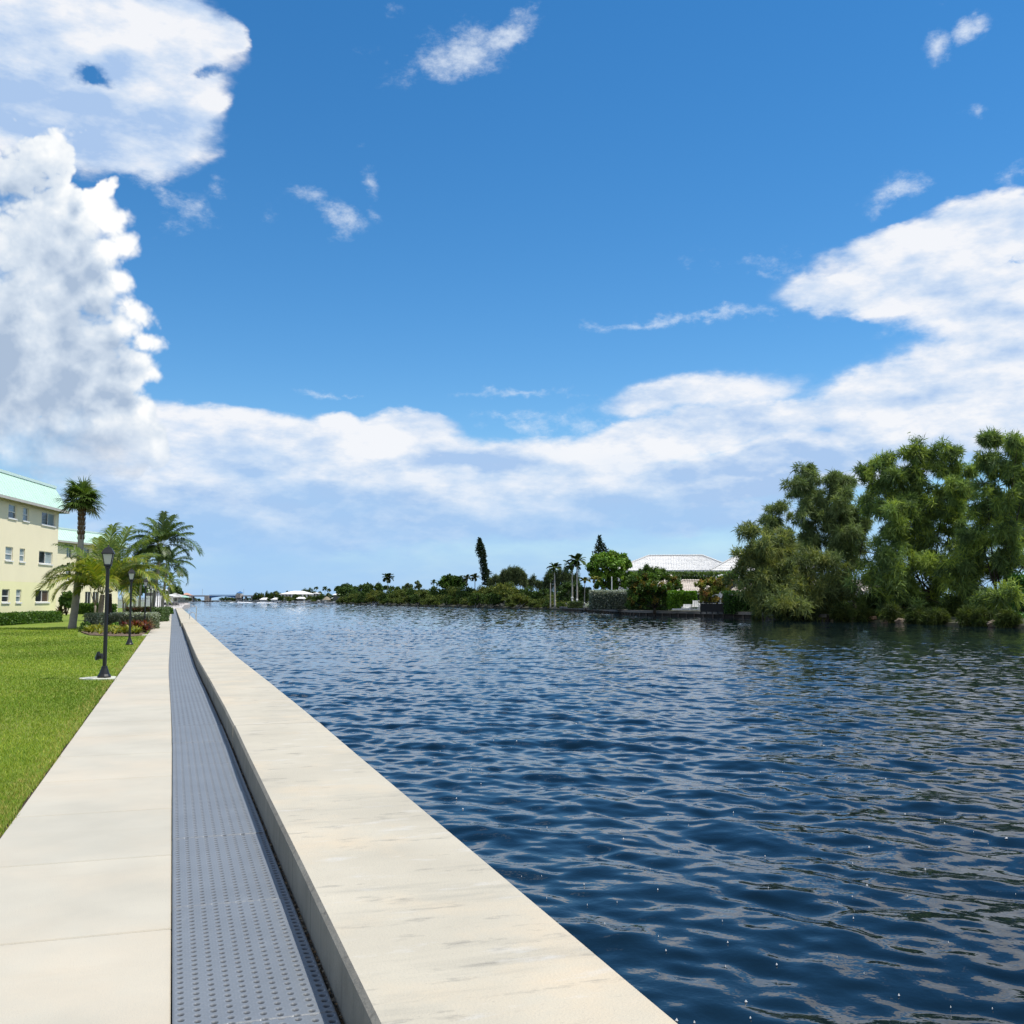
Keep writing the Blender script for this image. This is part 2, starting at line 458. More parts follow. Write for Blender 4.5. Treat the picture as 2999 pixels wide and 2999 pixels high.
# pale blue horizon haze painted over the lowest degrees of the sky by elevation
veil = M('MULTIPLY_ADD', M('SUBTRACT', wnoise(DIR, 7, 5, .55, (1, 1, 3.5), off=(6, 1, 1)), .5), 9.0, M('MULTIPLY', EL, 57.2958))
veil = sstep(M('SUBTRACT', 9.0, veil), .0, 9.0, to=.95)
vb = nd(wt, 'ShaderNodeBackground'); vb.inputs['Color'].default_value = (.33, .55, .84, 1)
S = mixs(veil, S, vb.outputs[0])
wisp = nd(wt, 'ShaderNodeBackground'); wisp.inputs['Color'].default_value = (.80, .86, .93, 1)
S = mixs(A3, S, wisp.outputs[0])
S = mixs(A1, S, cbg(lit1, (.38, .48, .63), (.62, .70, .80), (.93, .94, .94)))
# bright broken cloud added behind the camera, out of view, to whiten the fill light
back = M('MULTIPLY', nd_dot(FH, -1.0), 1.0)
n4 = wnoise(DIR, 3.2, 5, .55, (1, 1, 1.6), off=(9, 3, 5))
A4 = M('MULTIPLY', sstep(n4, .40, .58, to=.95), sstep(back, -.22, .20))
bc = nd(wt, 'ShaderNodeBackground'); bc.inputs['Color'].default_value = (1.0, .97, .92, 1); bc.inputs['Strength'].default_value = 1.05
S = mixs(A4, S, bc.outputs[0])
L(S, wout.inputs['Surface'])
world.cycles.sampling_method = 'MANUAL'; world.cycles.sample_map_resolution = 512

vs = scene.view_settings
scene.display_settings.display_device = 'sRGB'
vs.view_transform = 'Standard'; vs.look = 'None'; vs.gamma = 1; vs.exposure = 0.12
cy = scene.cycles
cy.max_bounces = 6; cy.diffuse_bounces = 2; cy.glossy_bounces = 3; cy.transmission_bounces = 4; cy.transparent_max_bounces = 4
cy.caustics_reflective = False; cy.caustics_refractive = False
# ================================================================== setting: water
def water():
    # fan of rings around the waterfront; steps grow with distance so that wavelets stay resolved
    rs = [.8]
    while rs[-1] < 9000:
        r = rs[-1]
        rs.append(r * (1.03 if r < 3.2 else 1.0044 if r < 90 else 1.008 if r < 400 else 1.03))
    rs = np.array(rs, np.float32)
    az = np.concatenate([np.arange(-60, -8, 2.0), np.arange(-8, 52, .115), np.arange(52, 110, 2.0)]) * PI / 180
    Rg, Ag = np.meshgrid(rs, az, indexing='ij')
    x = (Rg * np.sin(Ag)).astype(np.float32); y = (Rg * np.cos(Ag)).astype(np.float32)
    z = np.zeros_like(x); dx = np.zeros_like(x); dy = np.zeros_like(x)
    g = np.random.default_rng(3)
    n = 96
    lam = np.exp(g.uniform(np.log(.16), np.log(5.5), n))
    head = YAW + R_(24) + g.normal(0, R_(38), n)
    for l, a in zip(lam, head):
        k = 2 * PI / l
        # slope share of each wave: strongest near 0.5-1.2 m chop
        s = .0162 * math.exp(-((math.log(l / .62)) / 1.0) ** 2) + .0034
        A = s / k * 1.35
        ph = (k * (math.sin(a) * x + math.cos(a) * y) + g.uniform(0, 2 * PI)).astype(np.float32)
        c = np.cos(ph); sn = np.sin(ph)
        z += A * c
        dx -= A * k * math.sin(a) * sn; dy -= A * k * math.cos(a) * sn
    # wind patches: chop is livelier in some places than in others
    p = .82 + .22 * np.sin(x * .11 + .7 * np.sin(y * .05)) * np.sin(y * .083 + 1.1 * np.sin(x * .04)) + .12 * np.sin(x * .031 + y * .017)
    # the far right reach lies in the lee of the tall trees and is calmer
    dd_ = x * FH[0] + y * FH[1]; ll_ = (x * RT[0] + y * RT[1]) / np.maximum(dd_, 1)
    ss = lambda v, a, b: (lambda t: t * t * (3 - 2 * t))(np.clip((v - a) / (b - a), 0, 1))
    p *= 1 - .55 * ss(ll_, .06, .26) * ss(dd_, 26, 80)
    z *= p; dx *= p; dy *= p
    fade = np.clip(1.6 - Rg / 260, 0, 1); z *= fade
    nx, ny = rs.size, az.size
    V = np.stack([x, y, z + WZ], -1).reshape(-1, 3)
    N = np.stack([-dx, -dy, np.ones_like(dx)], -1).reshape(-1, 3)
    N /= np.linalg.norm(N, axis=1, keepdims=True)
    i, j = np.meshgrid(np.arange(nx - 1), np.arange(ny - 1), indexing='ij')
    a = (i * ny + j).ravel()
    Fa = np.stack([a, a + ny, a + ny + 1, a + 1], -1)
    m, nt, out = newmat('water')
    b = nd(nt, 'ShaderNodeBsdfPrincipled')
    b.inputs['Roughness'].default_value = .035; b.inputs['IOR'].default_value = 1.333
    at_ = nd(nt, 'ShaderNodeAttribute', attribute_name='wave_normal')
    geo = nd(nt, 'ShaderNodeNewGeometry')
    f = noise(nt, geo.outputs['Position'], .35, 3)
    col = ramp(nt, f, [(.3, (.0025, .0075, .0125)), (.7, (.004, .012, .020))])
    nt.links.new(col, b.inputs['Base Color'])
    bp = nd(nt, 'ShaderNodeBump'); bp.inputs['Strength'].default_value = .30; bp.inputs['Distance'].default_value = .012
    nt.links.new(noise(nt, geo.outputs['Position'], 9, 2), bp.inputs['Height'])
    nt.links.new(at_.outputs['Vector'], bp.inputs['Normal'])
    nt.links.new(bp.outputs['Normal'], b.inputs['Normal'])
    nt.links.new(b.outputs[0], out.inputs['Surface'])
    o = npmesh('water', V, Fa, m, smooth=True, attr=('wave_normal', N))
    struct(o)
    def height(qx, qy):                          # nearest ring and ray of the fan
        r = np.hypot(qx, qy); a = np.arctan2(qx, qy)
        return (z + WZ)[np.clip(np.searchsorted(rs, r), 0, nx - 1), np.clip(np.searchsorted(az, a), 0, ny - 1)]
    return height
wave_z = water()

# ------------------------------------------------------------------ walkway strip
def sh(Y):                                     # the whole strip bends a hand's width landwards after the first cap joint
    t = min(1, max(0, (Y - 12) / 17)); return -.085 * t * t * (3 - 2 * t)
YEND = 190.0
conc = pmat('walk_concrete', (.47, .442, .365), .85, .09, 1.3, .25, 120, stains=[(2.2, (.35, 1.4, 1), .56, .8, (.42, .38, .30), .4), (9, (.35, 2, 1), .64, .8, (.36, .34, .29), .5), (120, (1, 1, 1), .68, .76, (.30, .27, .22), .35), (.35, (1, 1, 1), .45, .7, (.60, .50, .37), .5)])
# every slab was poured from its own batch: the tone steps a little from slab to slab
_nt = conc.node_tree; _b = [q for q in _nt.nodes if q.type == 'BSDF_PRINCIPLED'][0]; _src = _b.inputs['Base Color'].links[0].from_socket
_g = nd(_nt, 'ShaderNodeNewGeometry'); _s = nd(_nt, 'ShaderNodeSeparateXYZ'); _nt.links.new(_g.outputs['Position'], _s.inputs[0])
_f = M('FLOOR', M('DIVIDE', M('SUBTRACT', _s.outputs[1], float(gnd(503, 2719)[1] % 1.58), tree=_nt), 1.58, tree=_nt), tree=_nt)
_w = nd(_nt, 'ShaderNodeTexWhiteNoise', noise_dimensions='1D'); _nt.links.new(_f, _w.inputs['W'])
_nt.links.new(mixc(_nt, 1.0, _src, ramp(_nt, _w.outputs['Value'], [(0, (.955, .955, .955)), (1, (1.02, 1.01, 1.0))]), 'MULTIPLY'), _b.inputs['Base Color'])
dark_soil = pmat('soil', (.055, .042, .03), .95, .5, 30)
mb = MB()
Y = -3.0
y0 = gnd(503, 2719)[1] % 1.58
Y = y0 - 1.58 * 3
while Y < YEND:
    a, b = Y + .008, Y + 1.572
    V = []
    xl, xa, xb = -1.095, sh(a) + .038, sh(b) + .038
    e = .006
    top = [(xl + e, a + e, 0), (xa - e, a + e, 0), (xb - e, b - e, 0), (xl + e, b - e, 0)]
    mid = [(xl, a, -e), (xa, a, -e), (xb, b, -e), (xl, b, -e)]
    bot = [(q[0], q[1], -.12) for q in mid]
    Fs = [(0, 1, 2, 3)] + [(4 + i, 4 + (i + 1) % 4, (i + 1) % 4, i) for i in range(4)] + [(8 + i, 8 + (i + 1) % 4, 4 + (i + 1) % 4, 4 + i) for i in range(4)]
    mb.add(top + mid + bot, Fs)
    Y += 1.58
struct(mb.build('walkway', conc))
# bed under the joints, the trench and the edge of the turf
mb = MB()
mb.add([(-1.26, -4, -.035), (.74, -4, -.035), (.74, YEND, -.035), (-1.26, YEND, -.035)], [(0, 1, 2, 3)])
struct(mb.build('soil_bed', dark_soil))

# ------------------------------------------------------------------ grey dimpled trench panels
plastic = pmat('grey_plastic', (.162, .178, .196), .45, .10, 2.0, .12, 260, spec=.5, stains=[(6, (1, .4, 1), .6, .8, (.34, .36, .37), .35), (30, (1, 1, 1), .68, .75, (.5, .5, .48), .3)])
# the holes are shallow; their deep shade is painted in through the tint attribute
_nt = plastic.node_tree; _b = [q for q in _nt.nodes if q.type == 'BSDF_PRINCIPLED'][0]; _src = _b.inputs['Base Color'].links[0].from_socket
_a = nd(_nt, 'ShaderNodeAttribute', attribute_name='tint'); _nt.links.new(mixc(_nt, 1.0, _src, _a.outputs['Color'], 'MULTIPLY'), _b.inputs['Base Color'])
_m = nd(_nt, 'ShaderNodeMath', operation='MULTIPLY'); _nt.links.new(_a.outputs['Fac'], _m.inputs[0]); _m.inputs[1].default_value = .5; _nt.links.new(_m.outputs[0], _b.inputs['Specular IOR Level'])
PW, PL = .626, 1.66
def panel_mesh(res):
    nx, ny = int(PW / res), int(PL / res)
    xs = np.linspace(0, PW, nx + 1); ys = np.linspace(0, PL - .006, ny + 1)
    X, Yy = np.meshgrid(xs, ys)
    z = np.zeros_like(X)
    px, py = .0625, .0600
    ci = np.round((X - .032) / px); cx = .032 + ci * px
    off = np.where(ci.astype(int) % 2 == 0, 0, .5) * py
    rj = np.round((Yy - .03 - off) / py); cyy = .03 + off + rj * py
    d = np.sqrt(((X - cx) / .0128) ** 2 + ((Yy - cyy) / .0150) ** 2)
    hole = np.clip((1.15 - d) / .35, 0, 1)
    rim = np.exp(-((d - 1.35) / .25) ** 2)
    # little ribs: one across between neighbouring holes and a long one half way between columns
    dxm = np.abs((X - .032) / px - ci) * px
    rib = np.exp(-((Yy - cyy) / .004) ** 2) * (dxm > .014) * .6
    lon = np.exp(-((dxm - px / 2) / .004) ** 2) * .5
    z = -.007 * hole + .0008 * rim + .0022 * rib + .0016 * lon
    edge = np.minimum.reduce([X, PW - X]) < .014
    z = np.where(edge, 0.0, z)
    z[0, :] = -.012; z[-1, :] = -.012; z[:, 0] = -.005; z[:, -1] = -.015
    tn = (1 - .68 * hole + .22 * rim * (1 - hole) + .12 * np.maximum(rib, lon)).reshape(-1)  # tint: hole shade painted dark, rims and ribs a little paler
    V = np.stack([X, Yy, z], -1).reshape(-1, 3)
    i, j = np.meshgrid(np.arange(ny), np.arange(nx), indexing='ij')
    a = (i * (nx + 1) + j).ravel()
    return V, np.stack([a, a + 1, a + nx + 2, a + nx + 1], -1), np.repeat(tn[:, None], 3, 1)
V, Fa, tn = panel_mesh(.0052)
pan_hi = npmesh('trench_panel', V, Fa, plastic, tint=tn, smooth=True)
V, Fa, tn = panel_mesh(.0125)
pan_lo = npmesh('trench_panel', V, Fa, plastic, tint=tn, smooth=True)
ORD = ['first', 'second', 'third', 'fourth', 'fifth', 'sixth', 'seventh', 'eighth', 'ninth', 'tenth', 'eleventh', 'twelfth', 'thirteenth', 'fourteenth', 'fifteenth', 'sixteenth', 'seventeenth', 'eighteenth', 'nineteenth', 'twentieth']
Yp = gnd(504, 2665)[1] - PL * 2
k = 0
first = True
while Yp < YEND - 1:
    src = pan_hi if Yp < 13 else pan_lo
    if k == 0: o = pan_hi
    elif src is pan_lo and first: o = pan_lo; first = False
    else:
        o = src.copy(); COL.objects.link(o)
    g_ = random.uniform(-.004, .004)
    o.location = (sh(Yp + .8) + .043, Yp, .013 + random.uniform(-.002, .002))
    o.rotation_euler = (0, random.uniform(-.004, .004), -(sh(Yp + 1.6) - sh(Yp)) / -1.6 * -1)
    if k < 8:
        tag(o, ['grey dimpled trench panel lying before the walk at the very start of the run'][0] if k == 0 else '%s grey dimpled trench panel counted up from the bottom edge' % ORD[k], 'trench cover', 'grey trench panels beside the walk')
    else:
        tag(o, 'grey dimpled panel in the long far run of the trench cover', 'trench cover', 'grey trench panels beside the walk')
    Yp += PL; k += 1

# litter in the slot between panels and seawall
g = np.random.default_rng(9)
n = 3200
yy = np.minimum(g.exponential(9, n), 60); xx = .648 + np.array([sh(q) for q in yy]) + g.uniform(.012, .045, n)
s = g.uniform(.006, .016, n); a = g.uniform(0, PI, n)
c = np.stack([xx, yy, -.018 + g.uniform(0, .02, n)], -1)
u = np.stack([np.cos(a) * s, np.sin(a) * s, g.uniform(-.004, .004, n)], -1); v = np.stack([-np.sin(a) * s * .5, np.cos(a) * s * .5, g.uniform(-.004, .004, n)], -1)
V = np.stack([c - u, c - v, c + u, c + v], 1).reshape(-1, 3); Fa = np.arange(4 * n).reshape(-1, 4)
pal = np.array([(.10, .07, .04), (.20, .14, .08), (.06, .05, .035), (.28, .24, .17), (.13, .12, .10)])
t = np.repeat(pal[g.integers(0, 5, n)], 4, 0)
tag(npmesh('leaf_litter', V, Fa, leafmat('litter', .9, .05), tint=t), 'brown leaf litter and grit in the slot along the seawall', 'litter', kind='stuff')

# ------------------------------------------------------------------ seawall
wallc = pmat('seawall_concrete', (.475, .435, .345), .86, .12, 1.1, .35, 90,
             stains=[(.9, (1, 1, 1), .5, .72, (.62, .49, .33), .55), (1.3, (.35, 2.6, 1), .56, .72, (.27, .26, .22), .5), (6, (.55, 1.7, 1), .585, .73, (.20, .19, .165), .7), (26, (.7, 1.4, 1), .64, .76, (.17, .16, .14), .45), (5, (.5, 1.4, 1), .58, .75, (.56, .55, .52), .6), (70, (1, 1, .2), .66, .76, (.25, .23, .19), .4)])
wallf = pmat('seawall_face', (.225, .212, .180), .9, .25, 2.5, .5, 60, stains=[(3, (6, 6, .25), .55, .75, (.07, .065, .055), .8), (14, (3, 3, .3), .62, .8, (.08, .075, .06), .6)])  # base darker than the cap to deepen the face's shade; streaks are stains
WT = .23
def wall_section(mb, a, b, xin, xout, c=.02):
    """one cast length of cap between y=a and y=b"""
    n = max(1, int((b - a) / 2.0))
    g = random.Random(int(a * 10))
    prev = None
    for i in range(n + 1):
        y = a + (b - a) * i / n
        s_ = sh(y)
        w = g.uniform(-.006, .006)
        prof = [(xin + s_ + w, -.2), (xin + s_ + w, WT - c), (xin + s_ + c + w, WT), (xout + s_ + w - .015, WT), (xout + s_ + w, WT - .015), (xout + s_ + w, -2.2)]
        row = [(x, y, z) for x, z in prof]
        if prev is not None:
            V = prev + row
            Fs = [(k, k + 1, 6 + k + 1, 6 + k) for k in range(5)]
            mb.add(V, [f[::-1] for f in Fs])
            if i == n: mb.add(row, [tuple(range(5, -1, -1))])
        else:
            mb.add(row, [tuple(range(6))])
        prev = row
def seawall(name, label, ys, xin, xout):
    mb = MB()
    for a, b in zip(ys[:-1], ys[1:]): wall_section(mb, a + .007, b - .007, xin, xout)
    o = mb.build(name, [wallc, wallf])
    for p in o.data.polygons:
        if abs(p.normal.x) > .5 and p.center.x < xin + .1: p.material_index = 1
    return tag(o, label, 'seawall')
YJ = gnd(690, 2124, WT)[1]
YK = 66.5
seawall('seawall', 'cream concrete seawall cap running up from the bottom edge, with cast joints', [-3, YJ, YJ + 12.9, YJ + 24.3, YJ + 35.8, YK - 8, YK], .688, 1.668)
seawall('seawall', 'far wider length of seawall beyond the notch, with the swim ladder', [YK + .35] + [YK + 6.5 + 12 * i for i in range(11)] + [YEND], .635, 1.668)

# ------------------------------------------------------------------ lawn
def lawn_z(x, y):
    d = x * FH[0] + y * FH[1]
    t = np.clip((d - 80) / 40, 0, 1); s = np.clip((-x - 12) / 15, 0, 1)
    return -.014 + .42 * t * t * (3 - 2 * t) * s + .012 * np.sin(x * .9 + 1) * np.sin(y * .37)* np.clip((-x - 1.3) / 1.5, 0, 1)
m, nt, out = newmat('lawn')
b = nd(nt, 'ShaderNodeBsdfPrincipled'); b.inputs['Roughness'].default_value = .9; b.inputs['Specular IOR Level'].default_value = .1
geo = nd(nt, 'ShaderNodeNewGeometry'); P = geo.outputs['Position']
fine = noise(nt, P, 38, 6, .7); mid = noise(nt, P, 2.2, 5, .6, (.7, 1.2, 1)); big = noise(nt, P, .32, 4, .6, (.5, 1.4, 1))
c = ramp(nt, fine, [(.28, (.075, .125, .012)), (.5, (.15, .225, .028)), (.75, (.26, .33, .070))])
c = mixc(nt, ramp(nt, mid, [(.42, 0.0), (.68, .7)]), c, (.24, .29, .055))
c = mixc(nt, ramp(nt, big, [(.45, 0.0), (.72, .45)]), c, (.27, .25, .09))
c = mixc(nt, ramp(nt, big, [(.28, .5), (.45, 0.0)]), c, (.09, .17, .016))
nt.links.new(c, b.inputs['Base Color'])
bn = nd(nt, 'ShaderNodeBump'); bn.inputs['Strength'].default_value = .9; bn.inputs['Distance'].default_value = .03
nt.links.new(fine, bn.inputs['Height']); nt.links.new(bn.outputs[0], b.inputs['Normal']); nt.links.new(b.outputs[0], out.inputs['Surface'])
LAWN = m
xs = np.concatenate([[-1.122], -np.linspace(1.3, 12, 40), -np.linspace(12.5, 60, 60), [-120, -400]])
ys = np.concatenate([np.linspace(-12, 60, 80), np.linspace(61, 190, 90), [230, 400, 900]])
X, Yy = np.meshgrid(xs, ys)
Z = lawn_z(X, Yy)
V = np.stack([X, Yy, Z], -1).reshape(-1, 3)
nx = xs.size
i, j = np.meshgrid(np.arange(ys.size - 1), np.arange(nx - 1), indexing='ij'); a = (i * nx + j).ravel()
struct(npmesh('lawn', V, np.stack([a, a + nx, a + nx + 1, a + 1], -1), LAWN, smooth=True))

# grass blades near the walk
PAD = gnd(305, 1984, .01)
def grass():
    g = np.random.default_rng(21)
    pts = []
    tot = 230000
    # sample by bearing and distance inside the visible wedge
    d = 2.2 * np.exp(g.uniform(0, math.log(62 / 2.2), tot * 2))
    lat = g.uniform(-.62, -.10, tot * 2)
    q = d[:, None] * FH[:2] + (lat * d)[:, None] * RT[:2]
    ok = (q[:, 0] < -1.102 + .02 * np.sin(q[:, 1] * 3.1) * np.sin(q[:, 1] * .9)) & (q[:, 1] > -1) & (lat > -.60)
    # keep the flower bed free
    u_ = 1499.5 + lat * FPX; v_ = HZ + CAMH * FPX / d
    ok &= ~((u_ > 236) & (u_ < 446) & (v_ < 1863) & (v_ > 1818) & (v_ > 1818 + (u_ < 262) * (262 - u_) * .7))
    ok &= ~((np.hypot(q[:, 0] - PAD[0], q[:, 1] - PAD[1]) < .5) | ((q[:, 0] > PAD[0]) & (np.abs(q[:, 1] - PAD[1] - .05) < .2)))
    q = q[ok][:tot]; d = d[ok][:tot]; n = len(q)
    h = g.uniform(.018, .038, n) * (1 + .15 * np.log(np.maximum(d, 3) / 3))
    w = np.maximum(.0028, d * .00042) * g.uniform(.7, 1.4, n)
    a = g.uniform(0, 2 * PI, n); lean = g.uniform(.1, 1.1, n)
    la = g.uniform(0, 2 * PI, n)
    base = np.c_[q, lawn_z(q[:, 0], q[:, 1]) - .004]
    side = np.c_[np.cos(a), np.sin(a), np.zeros(n)] * w[:, None]
    tip = base + np.c_[np.cos(la) * lean * h, np.sin(la) * lean * h, h]
    V = np.stack([base - side, base + side, tip], 1).reshape(-1, 3)
    pal = np.array([(.10, .19, .014), (.14, .235, .022), (.20, .27, .035), (.06, .125, .010), (.27, .26, .08), (.115, .20, .018)])
    f = .5 + .5 * np.sin(q[:, 0] * .8 + 1.3 * np.sin(q[:, 1] * .25)) * np.sin(q[:, 1] * .42 + .8 * np.sin(q[:, 0] * .5))
    idx = g.choice(6, n, p=[.26, .24, .14, .2, .06, .1])
    idx = np.where((g.uniform(0, 1, n) < .45 * f) & (f > .55), 2, idx); idx = np.where((g.uniform(0, 1, n) < .5 * (1 - f)) & (f < .4), 3, idx)
    edge = (q[:, 0] > -1.32) & (g.uniform(0, 1, n) < .35)
    idx = np.where(edge, 4, idx)
    t = (pal[idx] * .78 + .22 * np.array([.14, .21, .022])) * (.86 + .28 * f[:, None]) * g.uniform(.85, 1.15, (n, 1)) * np.array([1.75, 1.5, 1.5])
    tag(npmesh('grass', V, np.arange(3 * n).reshape(-1, 3), leafmat('grass_blade', .6, .3, .2), tint=np.repeat(t, 3, 0)), 'short sunlit turf grass beside the walk', 'grass', kind='stuff')
grass()
# ================================================================== buildings on the left bank
stucco = pmat('cream_stucco', (.87, .785, .555), .9, .03, .6, .15, 30, stains=[(.9, (1, 1, .35), .55, .8, (.80, .72, .50), .5)])
stucco_y = pmat('yellow_stucco', (.85, .80, .47), .9, .04, .6, .15, 30)
white_paint = pmat('white_paint', (.78, .77, .74), .5, .04, 2)
grey_trim = pmat('grey_trim', (.45, .44, .40), .7, .06, 2)
mint = pmat('mint_metal', (.54, .74, .59), .42, .05, .8, metal=.0, spec=.5)
mint_dk = pmat('mint_seam', (.42, .62, .53), .5, .05, .8)
def glassmat(name, col, rough=.06):
    return pmat(name, col, rough, .25, 1.2, spec=.7)
glass_dk = glassmat('dark_glass', (.018, .022, .026)); glass_bl = glassmat('blind_glass', (.20, .26, .28), .12)
glass_br = glassmat('curtain_glass', (.10, .065, .045), .12); glass_lt = glassmat('pale_glass', (.34, .40, .40), .15)

class Facade:
    """upright frame: o = ground corner, a = unit vector along the wall, n = outward normal"""
    def __init__(s, p0, p1, side=1):
        s.o = np.array([p0[0], p0[1], 0.0]); d = np.array([p1[0] - p0[0], p1[1] - p0[1], 0.0])
        s.len = np.linalg.norm(d); s.a = d / s.len
        s.n = np.array([s.a[1], -s.a[0], 0]) * side
    def s_of(s, px):
        r = ray(px, HZ); A = np.array([[s.a[0], -r[0]], [s.a[1], -r[1]]]); b = CAM[:2] - s.o[:2]
        return np.linalg.solve(A, b)[0]
    def z_of(s, px, py):
        sv = s.s_of(px); q = s.o + sv * s.a; D = q.dot(FH)
        return at(px, py, D)[2]
    def P(s, sv, z, out=0.0):
        q = s.o + sv * s.a + out * s.n; q = q.copy(); q[2] = z; return q

def holed_wall(mb, F, s0, s1, z0, z1, holes, depth=.16, out=0.0):
    ss = sorted({s0, s1, *[q for h in holes for q in (h[0], h[1])]}); zs = sorted({z0, z1, *[q for h in holes for q in (h[2], h[3])]})
    for a, b in zip(ss[:-1], ss[1:]):
        for c, d in zip(zs[:-1], zs[1:]):
            m_, k_ = (a + b) / 2, (c + d) / 2
            if any(h[0] < m_ < h[1] and h[2] < k_ < h[3] for h in holes): continue
            mb.quad(F.P(a, c, out), F.P(b, c, out), F.P(b, d, out), F.P(a, d, out))
    for a, b, c, d in holes:
        i = out - depth
        mb.quad(F.P(a, c, out), F.P(a, d, out), F.P(a, d, i), F.P(a, c, i)); mb.quad(F.P(b, c, out), F.P(b, c, i), F.P(b, d, i), F.P(b, d, out))
        mb.quad(F.P(a, c, out), F.P(a, c, i), F.P(b, c, i), F.P(b, c, out)); mb.quad(F.P(a, d, out), F.P(b, d, out), F.P(b, d, i), F.P(a, d, i))

def window(F, parent, h, kind, panes, sill=True, dep=.12, fw=.055, fm=None):
    """kind 'hung' = sash over sash, 'slide' = side by side. h = (s0,s1,z0,z1)"""
    a, b, c, d = h
    mb = MB(); o, ax = F.o, F.a
    ay = F.n
    def bar(x0, x1, zz0, zz1, y0=-dep, y1=-dep + .05): mb.obox(o, ax, ay, (x0, y0, zz0), (x1, y1, zz1))
    bar(a, a + fw, c, d); bar(b - fw, b, c, d); bar(a + fw, b - fw, c, c + fw); bar(a + fw, b - fw, d - fw, d)
    if kind == 'hung':
        m_ = c + (d - c) * .47; bar(a + fw, b - fw, m_ - .035, m_ + .035, -dep + .005, -dep + .06)
        cells = [(a + fw, b - fw, m_ + .035, d - fw), (a + fw, b - fw, c + fw, m_ - .035)]
    else:
        m_ = a + (b - a) * .5; bar(m_ - .04, m_ + .04, c + fw, d - fw, -dep + .005, -dep + .06)
        cells = [(m_ + .04, b - fw, c + fw, d - fw), (a + fw, m_ - .04, c + fw, d - fw)]
    fr = mb.build('window', fm or white_paint, parent)
    if sill:
        q = MB(); q.obox(o, ax, ay, (a - .08, -dep + .06, c - .10), (b + .08, .07, c - .002)); q.build('sill', white_paint, fr)
    for (x0, x1, z0, z1), gm in zip(cells, panes):
        q = MB(); q.quad(F.P(x0, z0, -dep + .02), F.P(x1, z0, -dep + .02), F.P(x1, z1, -dep + .02), F.P(x0, z1, -dep + .02)); q.build('pane', gm, fr)
    return fr

def seam_roof(F, parent, s0, s1, e_out, e_z, t_out, t_z, step=.56, top_back=8):
    q = MB()
    A = lambda sv, t: F.P(sv, e_z + (t_z - e_z) * t, e_out + (t_out - e_out) * t)
    q.quad(A(s0, 0), A(s1, 0), A(s1, 1), A(s0, 1))
    nn = np.cross(A(s1, 0) - A(s0, 0), A(s0, 1) - A(s0, 0)); nn /= np.linalg.norm(nn)
    if nn.dot(F.n) < 0: nn = -nn
    # gable cheeks and the flat roof behind
    q.quad(A(s0, 0), A(s0, 1), F.P(s0, t_z, t_out - top_back), F.P(s0, e_z, t_out - top_back)); q.quad(A(s1, 0), A(s1, 1), F.P(s1, t_z, t_out - top_back), F.P(s1, e_z, t_out - top_back))
    q.quad(A(s0, 1), A(s1, 1), F.P(s1, t_z, t_out - top_back), F.P(s0, t_z, t_out - top_back))
    rf = q.build('roof', mint, parent)
    r = MB(); sv = s0 + .1
    while sv < s1:
        a0, a1 = A(sv, .0), A(sv, .985)
        r.add([a0 - F.a * .02 + nn * .003, a0 + F.a * .02 + nn * .003, a0 + nn * .025, a1 - F.a * .02 + nn * .003, a1 + F.a * .02 + nn * .003, a1 + nn * .025], [(0, 2, 5, 3), (2, 1, 4, 5), (0, 1, 2), (3, 5, 4)])
        sv += step
    r.build('seam', mint_dk, rf)
    c = MB(); c.obox(F.o, F.a, F.n, (s0 - .05, t_out - .5, t_z - .10), (s1 + .05, t_out + .14, t_z + .10)); c.build('ridge_cap', pmat('cap_metal', (.60, .76, .69), .4, .03, 1), rf)
    return rf

# --- first block: three storeys, its flank turned to the walk
C0 = at(161, 1818.5, 80.6); C1 = at(0, 1757, 70.0)
F1 = Facade(C0, C1, side=-1)
if F1.n.dot(RT) < 0: F1.n = -F1.n
bld = thing('apartment_building', 'cream three storey apartment block with mint metal mansard roof, at the left edge', 'building', F1.o)
Zr = lambda px, py: F1.z_of(px, py)
def hole(px0, px1, ya, yb):
    s_ = sorted((F1.s_of(px0), F1.s_of(px1))); m_ = (px0 + px1) / 2
    return (s_[0], s_[1], Zr(m_, yb), Zr(m_, ya))
# storey heights from the middle column so each row lines up
WN = [('hung', 14, 37.5, 1480, 1520), ('hung', 57.5, 74, 1487, 1525), ('slide', 113, 153, 1500, 1537),
      ('hung', 10, 32, 1604, 1642), ('hung', 52, 67.5, 1607, 1645), ('slide', 109, 149, 1613, 1650.5),
      ('hung', 5, 27, 1725.5, 1764), ('hung', 46.5, 61.5, 1726.5, 1764), ('slide', 103.5, 143.5, 1728, 1763)]
holes = []
for (k_, a, b, c, d) in WN: holes.append(hole(a + 9, b + 9, c, d) if False else hole(a, b, c, d))
for r in range(3):
    zz0 = np.mean([h[2] for h in holes[3 * r:3 * r + 3]]); zz1 = np.mean([h[3] for h in holes[3 * r:3 * r + 3]])
    holes[3 * r:3 * r + 3] = [(h[0], h[1], zz0, zz1) for h in holes[3 * r:3 * r + 3]]
EZ = at(212, 1497, 81.2)[2]; TZ = at(170, 1428, 81.3)[2]
extra = []
mb = MB()
zmid = holes[6][3] + .55
holed_wall(mb, F1, 0, 22, zmid, EZ + .3, holes[:6]); w_up = mb.build('wall', stucco, bld)
mb = MB(); holed_wall(mb, F1, 0, 22, -.3, zmid, holes[6:]); mb.build('wall', stucco_y, bld)['label'] = 'yellower ground storey wall'
mb = MB()
for (a, b, c, d) in ((0, 0, 0, -11), (22, 22, 0, -11)):
    mb.quad(F1.P(a, -.3, 0), F1.P(a, -.3, -11), F1.P(a, EZ + .3, -11), F1.P(a, EZ + .3, 0))
